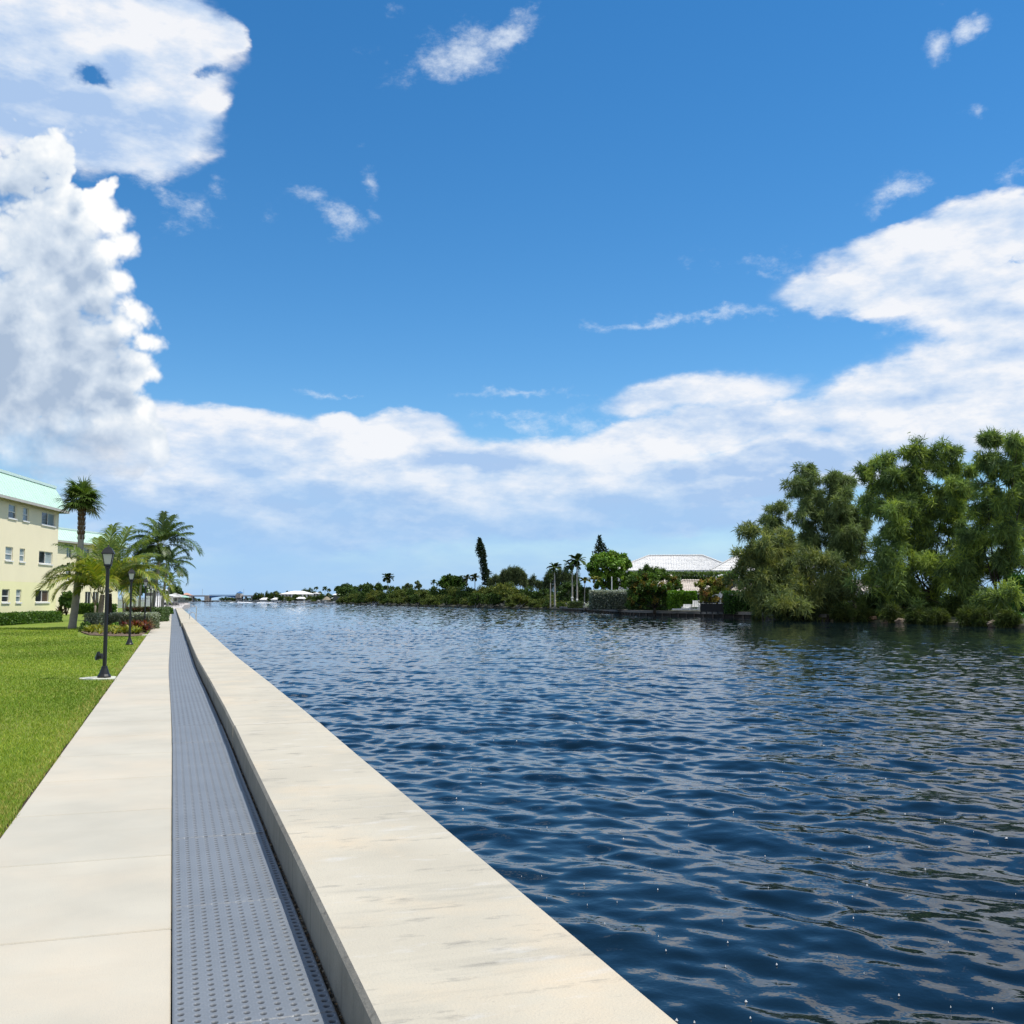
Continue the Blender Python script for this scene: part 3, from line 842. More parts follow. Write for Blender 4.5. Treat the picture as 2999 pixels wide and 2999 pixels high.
mb.quad(F1.P(0, -.3, -11), F1.P(22, -.3, -11), F1.P(22, EZ + .3, -11), F1.P(0, EZ + .3, -11))
# dim rooms behind the windows
mb.quad(F1.P(.1, 0, -.6), F1.P(21.9, 0, -.6), F1.P(21.9, EZ, -.6), F1.P(.1, EZ, -.6))
mb.build('end_wall', stucco, bld)
PANES = [(glass_bl, glass_dk), (glass_bl, glass_bl), (glass_dk, glass_bl), (glass_lt, glass_bl), (glass_lt, glass_bl), (glass_dk, glass_lt), (glass_dk, glass_dk), (glass_lt, glass_bl), (glass_dk, glass_br)]
for (k_, *_), h, pn in zip(WN, holes, PANES): window(F1, bld, h, k_, pn[::1] if k_ == 'hung' else pn)
seam_roof(F1, bld, -.70, 22.5, .54, EZ, -.65, TZ)
mb = MB(); mb.obox(F1.o, F1.a, F1.n, (-.65, .0, EZ - .04), (22.4, .50, EZ - .01)); mb.obox(F1.o, F1.a, F1.n, (-.65, -11, EZ - .04), (-.0, 0, EZ - .01)); mb.obox(F1.o, F1.a, F1.n, (-.71, .50, EZ - .20), (22.5, .58, EZ - .005)); mb.obox(F1.o, F1.a, F1.n, (-.71, -11, EZ - .20), (-.65, .50, EZ - .005))
mb.build('eaves', grey_trim, bld)
mb = MB(); mb.tube([F1.P(-.06, .1, -.2), F1.P(-.06, 3.9, -.2)], .04, 6); mb.tube([F1.P(-.06, .1, -1.2), F1.P(-.06, 3.9, -1.2)], .03, 6)
mb.build('drainpipe', white_paint, bld)

# --- second wing behind, turned to the lawn
Q0 = at(168, HZ, 118); Q1 = at(345, HZ, 132.5)
F2 = Facade(Q0, Q1, side=1)
if F2.n.dot(FH) > 0: F2.n = -F2.n
b2_ = thing('apartment_building', 'second cream block with mint roof and sliding doors, behind the palms', 'building', F2.o)
gz = .38
EZ2 = F2.z_of(180, 1584)
doors = []
for (a, b) in ((249, 266), (271, 290), (222, 235)):
    s_ = sorted((F2.s_of(a), F2.s_of(b))); doors.append((s_[0], s_[1], gz + .25, F2.z_of(270, 1733)))
s_ = sorted((F2.s_of(181), F2.s_of(203))); doors.append((s_[0], s_[1], F2.z_of(190, 1754), F2.z_of(190, 1734)))
ups = []
for (a, b) in ((190, 205), (240, 258), (285, 303), (318, 332)):
    s_ = sorted((F2.s_of(a), F2.s_of(b)))
    ups += [(s_[0], s_[1], 3.9, 5.2), (s_[0], s_[1], 6.6, 7.9)]
mb = MB(); holed_wall(mb, F2, -3, F2.len, gz - .6, EZ2 + .2, doors + ups)
mb.quad(F2.P(F2.len, gz - .6, 0), F2.P(F2.len, gz - .6, -11), F2.P(F2.len, EZ2 + .2, -11), F2.P(F2.len, EZ2 + .2, 0)); mb.quad(F2.P(-3, 0, -.7), F2.P(F2.len, 0, -.7), F2.P(F2.len, EZ2, -.7), F2.P(-3, EZ2, -.7))
mb.build('wall', stucco, b2_)
for h in doors: window(F2, b2_, h, 'slide', (glass_dk, glass_dk), sill=False)
for h in ups: window(F2, b2_, h, 'slide', (glass_dk, glass_bl), sill=False)
seam_roof(F2, b2_, -3.5, F2.len + 1, .54, EZ2, -.6, F2.z_of(200, 1549))
mb = MB(); mb.obox(F2.o, F2.a, F2.n, (-3.4, 0, EZ2 - .04), (F2.len + .9, .50, EZ2 - .01)); mb.obox(F2.o, F2.a, F2.n, (-3.5, .50, EZ2 - .22), (F2.len + 1, .58, EZ2 - .005)); mb.build('eaves', grey_trim, b2_)
# low end wall with a lit return beyond the coconut palms
# --- far buildings past the end of the walk
def simple_house(name, label, cat, px0, px1, D, z0, ze, zr, depth, wallm, roofm, nwin=0, over=.5, hip=.3, group=None, wz=None, D1=None, winm=None, ww=1.2, post=0):
    """box house facing the camera with a hipped roof; px0..px1 is its front at depth D"""
    a, b = G(px0, D), G(px1, D1 or D)
    F = Facade(a, b)
    if F.n.dot(FH) > 0: F.n = -F.n
    t = thing(name, label, cat, (F.o[0], F.o[1], z0), group=group)
    wins = []
    if nwin:
        w0, w1 = wz or (z0 + .9, ze - .4)
        for k in range(nwin):
            c = F.len * (k + .5) / nwin
            wins.append((c - ww / 2, c + ww / 2, w0, w1))
    mb = MB(); holed_wall(mb, F, 0, F.len, z0 - .8, ze, wins, .15)
    for sv in (0, F.len): mb.quad(F.P(sv, z0 - .8, 0), F.P(sv, z0 - .8, -depth), F.P(sv, ze, -depth), F.P(sv, ze, 0))
    mb.quad(F.P(0, z0 - .8, -depth), F.P(F.len, z0 - .8, -depth), F.P(F.len, ze, -depth), F.P(0, ze, -depth))
    mb.build('wall', wallm, t)
    for h in wins:
        q = MB(); q.quad(F.P(h[0], h[2], -.14), F.P(h[1], h[2], -.14), F.P(h[1], h[3], -.14), F.P(h[0], h[3], -.14)); q.build('window', winm or glass_dk, t)
    o_ = over; h_ = hip * depth
    P = F.P
    e = [P(-o_, ze, o_), P(F.len + o_, ze, o_), P(F.len + o_, ze, -depth - o_), P(-o_, ze, -depth - o_)]
    r0, r1 = P(h_, zr, -depth / 2), P(F.len - h_, zr, -depth / 2)
    lo_ = [q - np.array([0, 0, .18]) for q in e]
    mb = MB(); mb.add(e + [r0, r1] + lo_, [(0, 1, 5, 4), (1, 2, 5), (2, 3, 4, 5), (3, 0, 4), (6, 7, 1, 0), (7, 8, 2, 1), (8, 9, 3, 2), (9, 6, 0, 3), (9, 8, 7, 6)])
    mb.build('roof', roofm, t)
    if post:
        for k in range(post):
            q = MB(); c = F.len * (k + .5) / post; q.tube([P(c, z0, o_ * .8), P(c, ze, o_ * .8)], .12, 6); q.build('post', wallm, t)
    return t, F
wht = pmat('white_render', (.74, .735, .71), .8, .05, .5); gry = pmat('grey_roof', (.46, .46, .43), .8, .08, 1.2); gryw = pmat('grey_wall', (.40, .41, .39), .8, .06, .6)
wroof = pmat('white_roof', (.80, .79, .76), .7, .04, .5)
simple_house('villa', 'white two storey house with balcony behind the grey garden fence', 'house', 426, 452, 300, -.1, zat(1727, 300), zat(1719, 300), 10, wht, wroof, 3, .7, .12, wz=(zat(1745, 300), zat(1736, 300)), ww=1.0)
simple_house('clubhouse', 'low grey clubhouse with hipped roof at the end of the walk', 'clubhouse', 482, 521, 400, .3, zat(1748.5, 400), zat(1736.5, 400), 9, gryw, gry, 3, 1.8, .35, ww=1.1)
t_, F_ = simple_house('clubhouse', 'white low annex at the left of the grey clubhouse', 'clubhouse', 452, 484, 360, .2, zat(1744, 360), zat(1737, 360), 8, wht, wroof, 3, 1.0, .2)
# grey board fence along the pool garden
def board_fence(name, label, pa, pb, z0, z1, mat_, nposts, solid=False):
    F = Facade(pa, pb); t = thing(name, label, 'fence', (pa[0], pa[1], z0))
    mb = MB(); z = z0
    while z < z1 - .05:
        mb.obox(F.o, F.a, F.n, (0, -.02, z + .02), (F.len, .02, min(z + .26, z1))); z += .30
    mb.build('board_panel', mat_, t)
    if solid:
        q = MB(); q.obox(F.o, F.a, F.n, (0, .021, z0), (F.len, .03, z1)); q.build('screen', mat_, t)
    for k in range(nposts):
        q = MB(); s_ = F.len * k / (nposts - 1); q.obox(F.o, F.a, F.n, (s_ - .08, -.10, z0 - .3), (s_ + .08, -.021, z1 + .12)); q.build('post', mat_, t)
    mb = MB(); mb.obox(F.o, F.a, F.n, (-.1, -.16, z1 + .121), (F.len + .1, .08, z1 + .2)); mb.build('coping', mat_, t)
    return t
fence_m = pmat('fence_grey', (.40, .42, .44), .8, .12, 1.5)
pool_d = pmat('pool_deck', (.50, .46, .42), .85, .08, 1)
board_fence('garden_fence', 'pale grey board fence round the pool garden behind the leaning palm trunks', G(346, 210), G(442, 215), 0, zat(1753, 210), fence_m, 9)

# pool deck, quay and its clutter
mb = MB(); a = G(440, 181); mb.prism([(1.55, YEND + .05), (1.55, YEND + 12), (G(541, 330)[0], G(541, 330)[1]), (G(556, 385)[0], G(556, 385)[1]), (G(553, 402)[0], G(553, 402)[1]), (G(470, 420)[0], G(470, 420)[1]), (G(440, 300)[0], G(440, 300)[1]), (-2.2, YEND + .05)], -1.6, .02)
struct(mb.build('pool_deck', pool_d))
mb = MB(); q = [G(500, 392), G(541, 385), G(557, 396), G(553, 409), G(528, 414), G(500, 416)]
mb.prism([(p[0], p[1]) for p in q], -1.4, .52); tag(mb.build('quay', pmat('quay_concrete', (.60, .55, .52), .8, .06, .7)), 'pale concrete quay with a rounded nose before the clubhouse', 'quay')
# loungers
chrm = pmat('lounger_dark', (.035, .035, .04), .6, .1, 2); chrw = pmat('lounger_white', (.7, .7, .68), .6, .05, 2)
def lounger(label, loc, rz, group):
    t = thing('sun_lounger', label, 'lounger', loc, rz, group)
    def p(n_, m_, *boxes):
        b_ = MB()
        for q in boxes: b_.obox((0, 0, 0), (1, 0, 0), (0, 1, 0), *q)
        o = b_.build(n_, m_); o.parent = t; return o
    p('frame', chrw, ((-.36, -1.0, .28), (-.32, .9, .34)), ((.32, -1.0, .28), (.36, .9, .34)))
    p('seat', chrm, ((-.32, -1.0, .30), (.32, .25, .36)))
    b_ = MB(); b_.obox((0, .25, .33), (1, 0, 0), (0, .62, .78), (-.32, 0, -.03), (.32, .85, .03), az=(0, -.78, .62)); o = b_.build('backrest', chrm); o.parent = t
    for x in (-.34, .34):
        for y in (-.85, .75): p('leg', chrw, ((x - .03, y - .03, 0), (x + .03, y + .03, .28)))
    return t
base = None
for k in range(11):
    px = 485 + k * 3.9; q = G(px, 262); q[2] = .02
    lb = 'dark sling sun lounger in the row facing the canal beyond the walk'
    if base is None: base = lounger(lb, q, YAW + .1, 'sun loungers on the pool deck')
    else: dup(base, loc=q, rz=YAW + random.uniform(-.2, .3))
# patio umbrella by the clubhouse
def patio_umbrella(label, loc, colr):
    t = thing('patio_umbrella', label, 'umbrella', loc)
    mb = MB(); mb.tube([loc, np.array(loc) + (0, 0, 2.6)], .04, 6); mb.build('pole', grey_trim, t)
    mb = MB(); n = 10
    V = [np.array(loc) + (0, 0, 2.9)] + [np.array(loc) + (1.6 * math.cos(2 * PI * k / n), 1.6 * math.sin(2 * PI * k / n), 2.2) for k in range(n)] + [np.array(loc) + (1.6 * math.cos(2 * PI * k / n), 1.6 * math.sin(2 * PI * k / n), 2.0) for k in range(n)]
    mb.add(V, [(0, 1 + k, 1 + (k + 1) % n) for k in range(n)] + [(1 + k, 11 + k, 11 + (k + 1) % n, 1 + (k + 1) % n) for k in range(n)])
    mb.build('canopy', pmat('umbrella_cloth', colr, .8, .08, 2), t)
patio_umbrella('pale green patio umbrella on the quay right of the clubhouse', np.append(G(541, 401)[:2], .52), (.30, .52, .42))
board_fence('quay_railing', 'dark railing on the quay below the green umbrella', G(527, 398), G(551, 396), .52, 1.6, pmat('rail_dark', (.08, .10, .10), .6, .1, 2), 6)

# ------------------------------------------------------------------ street lamps
blk = pmat('black_iron', (.007, .008, .010), .42, .2, 4, .1, 90, spec=.5)
def frosted():
    m, nt, out = newmat('lamp_glass')
    b = nd(nt, 'ShaderNodeBsdfPrincipled'); b.inputs['Base Color'].default_value = (.80, .81, .78, 1); b.inputs['Roughness'].default_value = .25
    t = nd(nt, 'ShaderNodeBsdfTranslucent'); t.inputs['Color'].default_value = (.75, .77, .74, 1)
    mx = nd(nt, 'ShaderNodeMixShader'); mx.inputs[0].default_value = .45
    nt.links.new(b.outputs[0], mx.inputs[1]); nt.links.new(t.outputs[0], mx.inputs[2]); nt.links.new(mx.outputs[0], out.inputs['Surface'])
    return m
lampg = frosted()
def lamp(label, loc):
    t = thing('street_lamp', label, 'street lamp', loc, 0, 'black post lamps along the walk')
    def pt(n_, m_, fn, par=None, sm=False):
        b_ = MB(); fn(b_); o = b_.build(n_, m_, None, sm); o.parent = par or t; return o
    pt('base', blk, lambda b: b.lathe([(.135, .0), (.14, .03), (.13, .045), (.11, .075), (.085, .15), (.07, .19), (.065, .21), (.06, .235), (.048, .24)], 20), sm=False)
    pt('post', blk, lambda b: b.lathe([(.042, .236), (.040, 1.2), (.037, 2.30), (.060, 2.31), (.060, 2.35), (.045, 2.36)], 16), sm=False)
    def head(b):
        w0, w1, z0, z1 = .066, .105, 2.40, 2.62
        b.box((-.075, -.075, 2.361), (.075, .075, 2.40))
        for sx_, sy_ in ((1, 1), (1, -1), (-1, 1), (-1, -1)):
            b.tube([(sx_ * w0, sy_ * w0, z0), (sx_ * w1, sy_ * w1, z1)], .011, 5)
        b.box((-.128, -.128, 2.62), (.128, .128, 2.64))
        b.add([(-.128, -.128, 2.64), (.128, -.128, 2.64), (.128, .128, 2.64), (-.128, .128, 2.64), (-.07, -.07, 2.745), (.07, -.07, 2.745), (.07, .07, 2.745), (-.07, .07, 2.745)], [(0, 1, 5, 4), (1, 2, 6, 5), (2, 3, 7, 6), (3, 0, 4, 7), (4, 5, 6, 7)])
        b.lathe([(.06, 2.745), (.06, 2.76), (.025, 2.77), (.015, 2.79), (.02, 2.805), (.002, 2.82)], 10)
    lt = pt('lantern', blk, head)
    def gl(b):
        w0, w1, z0, z1 = .065, .103, 2.402, 2.618
        V = [(sx_ * w, sy_ * w, z) for (w, z) in ((w0, z0), (w1, z1)) for sx_, sy_ in ((-1, -1), (1, -1), (1, 1), (-1, 1))]
        b.add(V, [(0, 1, 5, 4), (1, 2, 6, 5), (2, 3, 7, 6), (3, 0, 4, 7)])
    pt('lamp_glass', lampg, gl, lt)
    pt('bulb', lampg, lambda b: b.ball((0, 0, 2.50), (.035, .035, .05)), lt)
    return t
LP = [(305, 21.7), (383, 38.0), (425.5, 56.0), (441.5, 70), (451, 84), (461.5, 101), (468.5, 121), (472.5, 138)]
LLAB = ['nearest black post lamp, with a small floodlight clamped low on its post', 'black post lamp standing in front of the crotons and yellow bed', 'black post lamp rising from the dark red bed behind the silver hedge',
        'black post lamp at the corner of the silver hedge beside the leaning trunk', 'black post lamp by the round green hedge next to the walk', 'black post lamp standing between the two leaning grey palm trunks', 'black post lamp just right of the last leaning palm trunk', 'farthest black post lamp, in front of the grey clubhouse']
lamp0 = None
for (px, D), lb in zip(LP, LLAB):
    q = G(px, D); q[2] = lawn_z(q[0], q[1]) + .02
    if lamp0 is None:
        q = gnd(305, 1984, .01); lamp0 = lamp(lb, q); 
    else: dup(lamp0, loc=q, rz=0, label=lb)
lamp0.rotation_euler = (0, 0, -YAW + .25)
L0 = np.array(lamp0.location)
mb = MB(); mb.prism([(max(-2.2, L0[0] + .5 * math.cos(a)) if math.cos(a) < .3 else -1.108, L0[1] + .42 * math.sin(a)) for a in np.linspace(-1.2, 2 * PI - 1.9, 12)], -.09, L0[2] - .002)
tag(mb.build('concrete_pad', pmat('pad_concrete', (.55, .55, .46), .9, .12, 6)), 'pale concrete footing pad under the nearest lamp post', 'footing')
# floodlight on its knuckle
fp = at(290, 1921, 21.7)
t = thing('floodlight', 'small black floodlight clamped to the nearest lamp post near the grass', 'floodlight', fp)
mb = MB(); r_ = RT
mb.add([fp - .09 * r_ + np.array([0, 0, -.03]), fp - .045 * r_ + .07 * FH + np.array([0, 0, -.09]), fp - .045 * r_ - .07 * FH + np.array([0, 0, -.09]), fp - .01 * r_ + .07 * FH + np.array([0, 0, .09]), fp - .01 * r_ - .07 * FH + np.array([0, 0, .09]), fp + .0 * r_ + .07 * FH + np.array([0, 0, -.07]), fp + .0 * r_ - .07 * FH + np.array([0, 0, -.07])],
       [(0, 3, 4), (0, 1, 3), (0, 4, 2), (0, 2, 1), (1, 5, 3), (2, 4, 6), (3, 5, 6, 4), (1, 2, 6, 5)])
mb.build('housing', blk, t)
mb = MB(); mb.tube([fp + .0 * r_ - np.array([0, 0, .005]), fp + .07 * r_ - np.array([0, 0, .005])], .062, 10); mb.build('junction_box', blk, t)
# white valve box cover in the turf and a paver by the bed
q = gnd(-8, 2437, .0)
mb = MB(); mb.obox(q, RT, FH, (-.32, -.09, -.05), (-.075, .10, .022), None, .012); tag(mb.build('valve_box', pmat('valve_white', (.68, .69, .66), .5, .05, 8)), 'white valve box cover set in the turf at the left edge', 'valve cover')
q = gnd(425, 1860, .0)
mb = MB(); mb.obox(q, (1, 0, 0), (0, 1, 0), (-.55, -.45, -.05), (.25, .4, .02), None, .01); tag(mb.build('paving_slab', conc), 'single pale paving slab between the flower bed and the walk', 'slab')
# sprinkler riser at the building corner
q = G(164, 80.0); mb = MB(); mb.lathe([(.13, 0), (.13, .10), (.07, .12), (.06, .35), (.09, .36), (.09, .44), (.03, .5)], 10, q); tag(mb.build('sprinkler_riser', white_paint, smooth=False), 'white pipe riser standing at the corner of the nearer block', 'sprinkler')

# ------------------------------------------------------------------ swim ladder on the wall
steel = pmat('steel', (.62, .64, .66), .3, .06, 6, metal=.7)
qb = gnd(571, 1815, WT); qa = gnd(556, 1813, WT); YL = (qa[1] + qb[1]) / 2 + .2
t = thing('swim_ladder', 'steel swim ladder hooked over the seawall above the water', 'ladder', (1.5, YL, WT))
mb = MB(); Yl0 = YL - .1
mb.tube([(1.22, Yl0, WT - .02), (1.22, Yl0, WT + .34), (1.27, Yl0, WT + .47), (1.38, Yl0, WT + .53), (1.52, Yl0, WT + .50), (1.64, Yl0, WT + .34), (1.66, Yl0, WT + .1), (1.66, Yl0, WT - 1.6)], .028, 8)
mb.build('handrail', steel, t)
mb = MB(); mb.tube([(1.35, YL + .45, WT + .97), (1.66, YL + .45, WT + .97), (1.70, YL + .45, WT + .93), (1.70, YL + .45, WT - 1.6)], .034, 8); mb.build('grab_pole', steel, t)
for k in range(4):
    mb = MB(); mb.tube([(1.68, YL - .1, WT - .25 - .3 * k), (1.68, YL + .45, WT - .25 - .3 * k)], .022, 6); mb.build('rung', steel, t)
# ================================================================== vegetation helpers
bark = pmat('bark', (.22, .18, .135), .95, .35, 3.5, .6, 30, stains=[(6, (1, 1, .3), .5, .75, (.34, .31, .27), .6), (9, (1, 1, 2.5), .55, .75, (.06, .045, .03), .6)])
bark_dk = pmat('dark_bark', (.05, .04, .03), .95, .35, 3.5, .6, 30)
bark_gr = pmat('grey_bark', (.30, .28, .25), .9, .25, 2.5, .5, 30, stains=[(8, (.3, .3, 4), .55, .7, (.14, .12, .10), .6)])
leaf_m = leafmat('foliage', .5, .28, .3); frond_m = leafmat('frond', .42, .33, .4); needle_m = leafmat('needle_foliage', .6, .35, .15); far_m = leafmat('far_foliage', .6, .2, .15)

def unit(v): return v / (np.linalg.norm(v, axis=-1, keepdims=True) + 1e-9)
def rand_dir(g, n): return unit(g.normal(size=(n, 3)))
def quads(C, d, L_, W_, g):
    n = len(C); s = unit(np.cross(d, rand_dir(g, n)))
    L_ = np.asarray(L_).reshape(-1, 1); W_ = np.asarray(W_).reshape(-1, 1)
    V = np.stack([C - d * L_ / 2, C + s * W_ / 2, C + d * L_ / 2, C - s * W_ / 2], 1).reshape(-1, 3)
    return V, np.arange(4 * n).reshape(-1, 4)
def crown_pts(g, puffs, nclump, nleaf, spread=.2, shell=.45, flat=1.0):
    """leaf positions gathered in clumps through each puff"""
    C = []; O = []; K_ = []; cl = []
    for (c, r) in puffs:
        r = np.array(r if hasattr(r, '__len__') else (r, r, r))
        u = rand_dir(g, nclump); u[:, 2] = np.where(u[:, 2] < -.35, -u[:, 2], u[:, 2])
        rad = shell + (1 - shell) * g.uniform(0, 1, (nclump, 1)) ** .6
        cc = c + u * rad * r
        cl.append(cc)
        for j in range(nclump):
            p = cc[j] + g.normal(size=(nleaf, 3)) * r * spread * np.array([1, 1, flat])
            C.append(p); O.append(unit(p - c)); K_.append(np.full(nleaf, len(K_)))
    return np.concatenate(C), np.concatenate(O), np.concatenate(K_), cl
def colours(g, k, pal, jit=.18):
    pal = np.array(pal); nk = int(k.max()) + 1
    base = pal[g.integers(0, len(pal), nk)] * g.uniform(.8, 1.2, (nk, 1)) * 1.4
    return base[k] * g.uniform(1 - jit, 1 + jit, (len(k), 1))
def crown_mesh(g, puffs, nclump, nleaf, size, pal, style='leaf', spread=.2, shell=.45, flat=1.0):
    C, O, K_, cl = crown_pts(g, puffs, nclump, nleaf, spread, shell, flat)
    n = len(C); t = colours(g, K_, pal)
    if style == 'leaf':
        d = unit(rand_dir(g, n) + O * .3 + np.array([0, 0, -.25])); L_ = size * g.uniform(.7, 1.4, n)
        V, Fa = quads(C, d, L_, L_ * .62, g); return V, Fa, np.repeat(t, 4, 0), cl
    # needle: thin drooping strands
    up = g.uniform(0, 1, (n, 1)) < .35
    d = unit(O * .7 + rand_dir(g, n) * .65 + np.where(up, np.array([[0, 0, .55]]), np.array([[0, 0, -.55]])))
    L_ = size * g.uniform(.6, 1.5, (n, 1)); s = unit(np.cross(d, rand_dir(g, n))) * size * .075
    droop = np.array([0, 0, -.18]) * L_
    V = np.stack([C - s, C + s, C + d * L_ * .55 + s * .7 + droop * .3, C + d * L_ + droop], 1).reshape(-1, 3)
    return V, np.arange(4 * n).reshape(-1, 4), np.repeat(t, 4, 0), cl
def limb_path(a, b, g, sag=.12, n=5, rise=.35):
    a, b = np.array(a, float), np.array(b, float); L_ = np.linalg.norm(b - a)
    c = a + (b - a) * .45 + np.array([0, 0, rise * .25 * L_]) + g.normal(size=3) * sag * L_ * .5
    t = np.linspace(0, 1, n)[:, None]
    return list((1 - t) ** 2 * a + 2 * t * (1 - t) * c + t ** 2 * b)
def pf(px, py, rpx, D, g=None, sp=0, flat=1.0):
    c = at(px, py, D)
    if g is not None and sp: c = c + FH * g.normal() * sp
    r = rpx * D / FPX
    return (c, (r, r, r * flat))
def tree(name, label, base, puffs, nclump, nleaf, size, pal, trunk_r, style='leaf', group=None, cat='tree', fork=.35, barkm=None, leafm=None, seed=1, spread=.2, shell=.45, flat=1.0, twigs=3, stems=1, limb_r=.4, limbs=None):
    g = np.random.default_rng(seed)
    t = thing(name, label, cat, base, group=group)
    V, Fa, tc_, cl = crown_mesh(g, puffs, nclump, nleaf, size, pal, style, spread, shell, flat)
    npmesh('crown', V, Fa, leafm or (needle_m if style == 'needle' else leaf_m), t, tint=tc_)
    base = np.array(base, float); cen = np.mean([p[0] for p in puffs], 0)
    mb = MB()
    roots = []
    for s_ in range(stems):
        off = np.array([g.normal() * .35, g.normal() * .35, 0]) * (stems > 1)
        b0 = base + off; f = b0 + (cen - b0) * fork + np.array([g.normal(), g.normal(), 0]) * .04 * np.linalg.norm(cen - b0)
        pts = limb_path(b0 - np.array([0, 0, .3]), f, g, .06, 5, .1); mb.tube(pts, list(np.linspace(trunk_r, trunk_r * .72, 5)), 8); roots.append(f)
    joints = []
    for c in (limbs or []):                              # main limbs, then short shoots from them to each spray
        f = min(roots, key=lambda q: np.linalg.norm(q - c)); pts = limb_path(f, c, g, .12, 8); rr = trunk_r * limb_r * g.uniform(.7, 1.15)
        mb.tube(pts, list(np.linspace(rr, rr * .18, 8)), 6); joints += pts[3:]
    J = np.array(joints) if joints else None
    for i, (c, r) in enumerate(puffs):
        if J is not None:
            f = J[np.argmin(np.linalg.norm(J - c, axis=1) + .25 * np.maximum(0, J[:, 2] - c[2]))]
            mb.tube(limb_path(f, c, g, .1, 4), [trunk_r * .09, trunk_r * .07, trunk_r * .05, trunk_r * .025], 4); continue
        f = min(roots, key=lambda q: np.linalg.norm(q - c))
        pts = limb_path(f, c, g, .15, 6); rr = trunk_r * limb_r * g.uniform(.7, 1.1)
        mb.tube(pts, list(np.linspace(rr, rr * .25, 6)), 6)
        for j in range(min(twigs, len(cl[i]))):
            mb.tube(limb_path(pts[3], cl[i][j], g, .15, 4), list(np.linspace(rr * .35, rr * .08, 4)), 4)
    mb.build('trunk', barkm or bark, t, True)
    return t

# ------------------------------------------------------------------ palms
def frond(g, p0, az, el, length, droop, ll, n=34, pal=((.08, .14, .02),), w=.035, hang=.35, stem=.22, tw=0.0, rr=.022, rcol=(.30, .30, .06)):
    """pinnate frond: arching midrib with two rows of leaflets. returns V, F(quads), tint"""
    N = 16; s = np.linspace(0, 1, N)
    e = el - droop * s ** 1.35
    st = np.c_[np.cos(e) * math.cos(az), np.cos(e) * math.sin(az), np.sin(e)] * (length / (N - 1))
    rib = np.array(p0) + np.concatenate([[np.zeros(3)], np.cumsum(st[:-1], 0)])
    side = np.array([-math.sin(az), math.cos(az), 0]); tan = unit(st); upv = unit(np.cross(tan, side))
    upv = np.where(upv[:, 2:3] < 0, -upv, upv)
    V = []; Fa = []; T = []
    rad = rr * (1 - .85 * s)
    for i in range(N):                                  # three sided midrib
        V += [rib[i] + side * rad[i], rib[i] - side * rad[i], rib[i] + upv[i] * rad[i]]
        T += [rcol] * 3
    for i in range(N - 1):
        a = 3 * i
        Fa += [(a, a + 1, a + 4, a + 3), (a + 1, a + 2, a + 5, a + 4), (a + 2, a, a + 3, a + 5)]
    pal = np.array(pal)
    for k in range(n):
        u = stem + (1 - stem) * (k + .5) / n; x = u * (N - 1); i = min(int(x), N - 2); f = x - i
        b = rib[i] * (1 - f) + rib[i + 1] * f
        l = ll * (math.sin(PI * (.12 + .80 * (u - stem) / (1 - stem))) ** .7) * g.uniform(.85, 1.1)
        fw = .35 + .75 * u
        for sg in (1, -1):
            d = unit(side * sg * 1.0 + tan[i] * fw + upv[i] * (.35 + tw * sg) + g.normal(size=3) * .07)
            d2 = unit(d + np.array([0, 0, -hang * g.uniform(.6, 1.5)]))
            q = unit(np.cross(d, upv[i])) * w
            m_ = b + d * l * .5; tip = m_ + d2 * l * .5
            o = len(V); c = pal[g.integers(len(pal))] * g.uniform(.8, 1.2)
            V += [b - q * .5, b + q * .5, m_ + q, m_ - q, tip + q * .15, tip - q * .15]; T += [tuple(c)] * 6
            Fa += [(o, o + 1, o + 2, o + 3), (o + 3, o + 2, o + 4, o + 5)]
    return np.array(V), np.array(Fa), np.array(T)
def trunk_tube(mb, pts, r0, r1, n=10, rings=0, g=None, bulge=1.35):
    pts = [np.array(p, float) for p in pts]
    m_ = 28 if rings else 10
    t = np.linspace(0, 1, m_)
    # quadratic through three points
    P = [(1 - q) ** 2 * pts[0] + 2 * q * (1 - q) * (2 * pts[1] - (pts[0] + pts[2]) / 2) + q * q * pts[2] for q in t]
    r = [(r0 + (r1 - r0) * q) * (1 + (bulge - 1) * math.exp(-q * 12)) * (1 + (.05 if i % 2 else -.03) * bool(rings)) for i, q in enumerate(t)]
    mb.tube(P, r, n)
    return P
COCO = ((.12, .19, .02), (.155, .225, .025), (.20, .25, .03), (.09, .15, .02)); COCO_Y = ((.23, .28, .026), (.17, .24, .022), (.34, .33, .035), (.12, .19, .02)); COCO_D = ((.06, .105, .025), (.08, .135, .028), (.115, .175, .038))
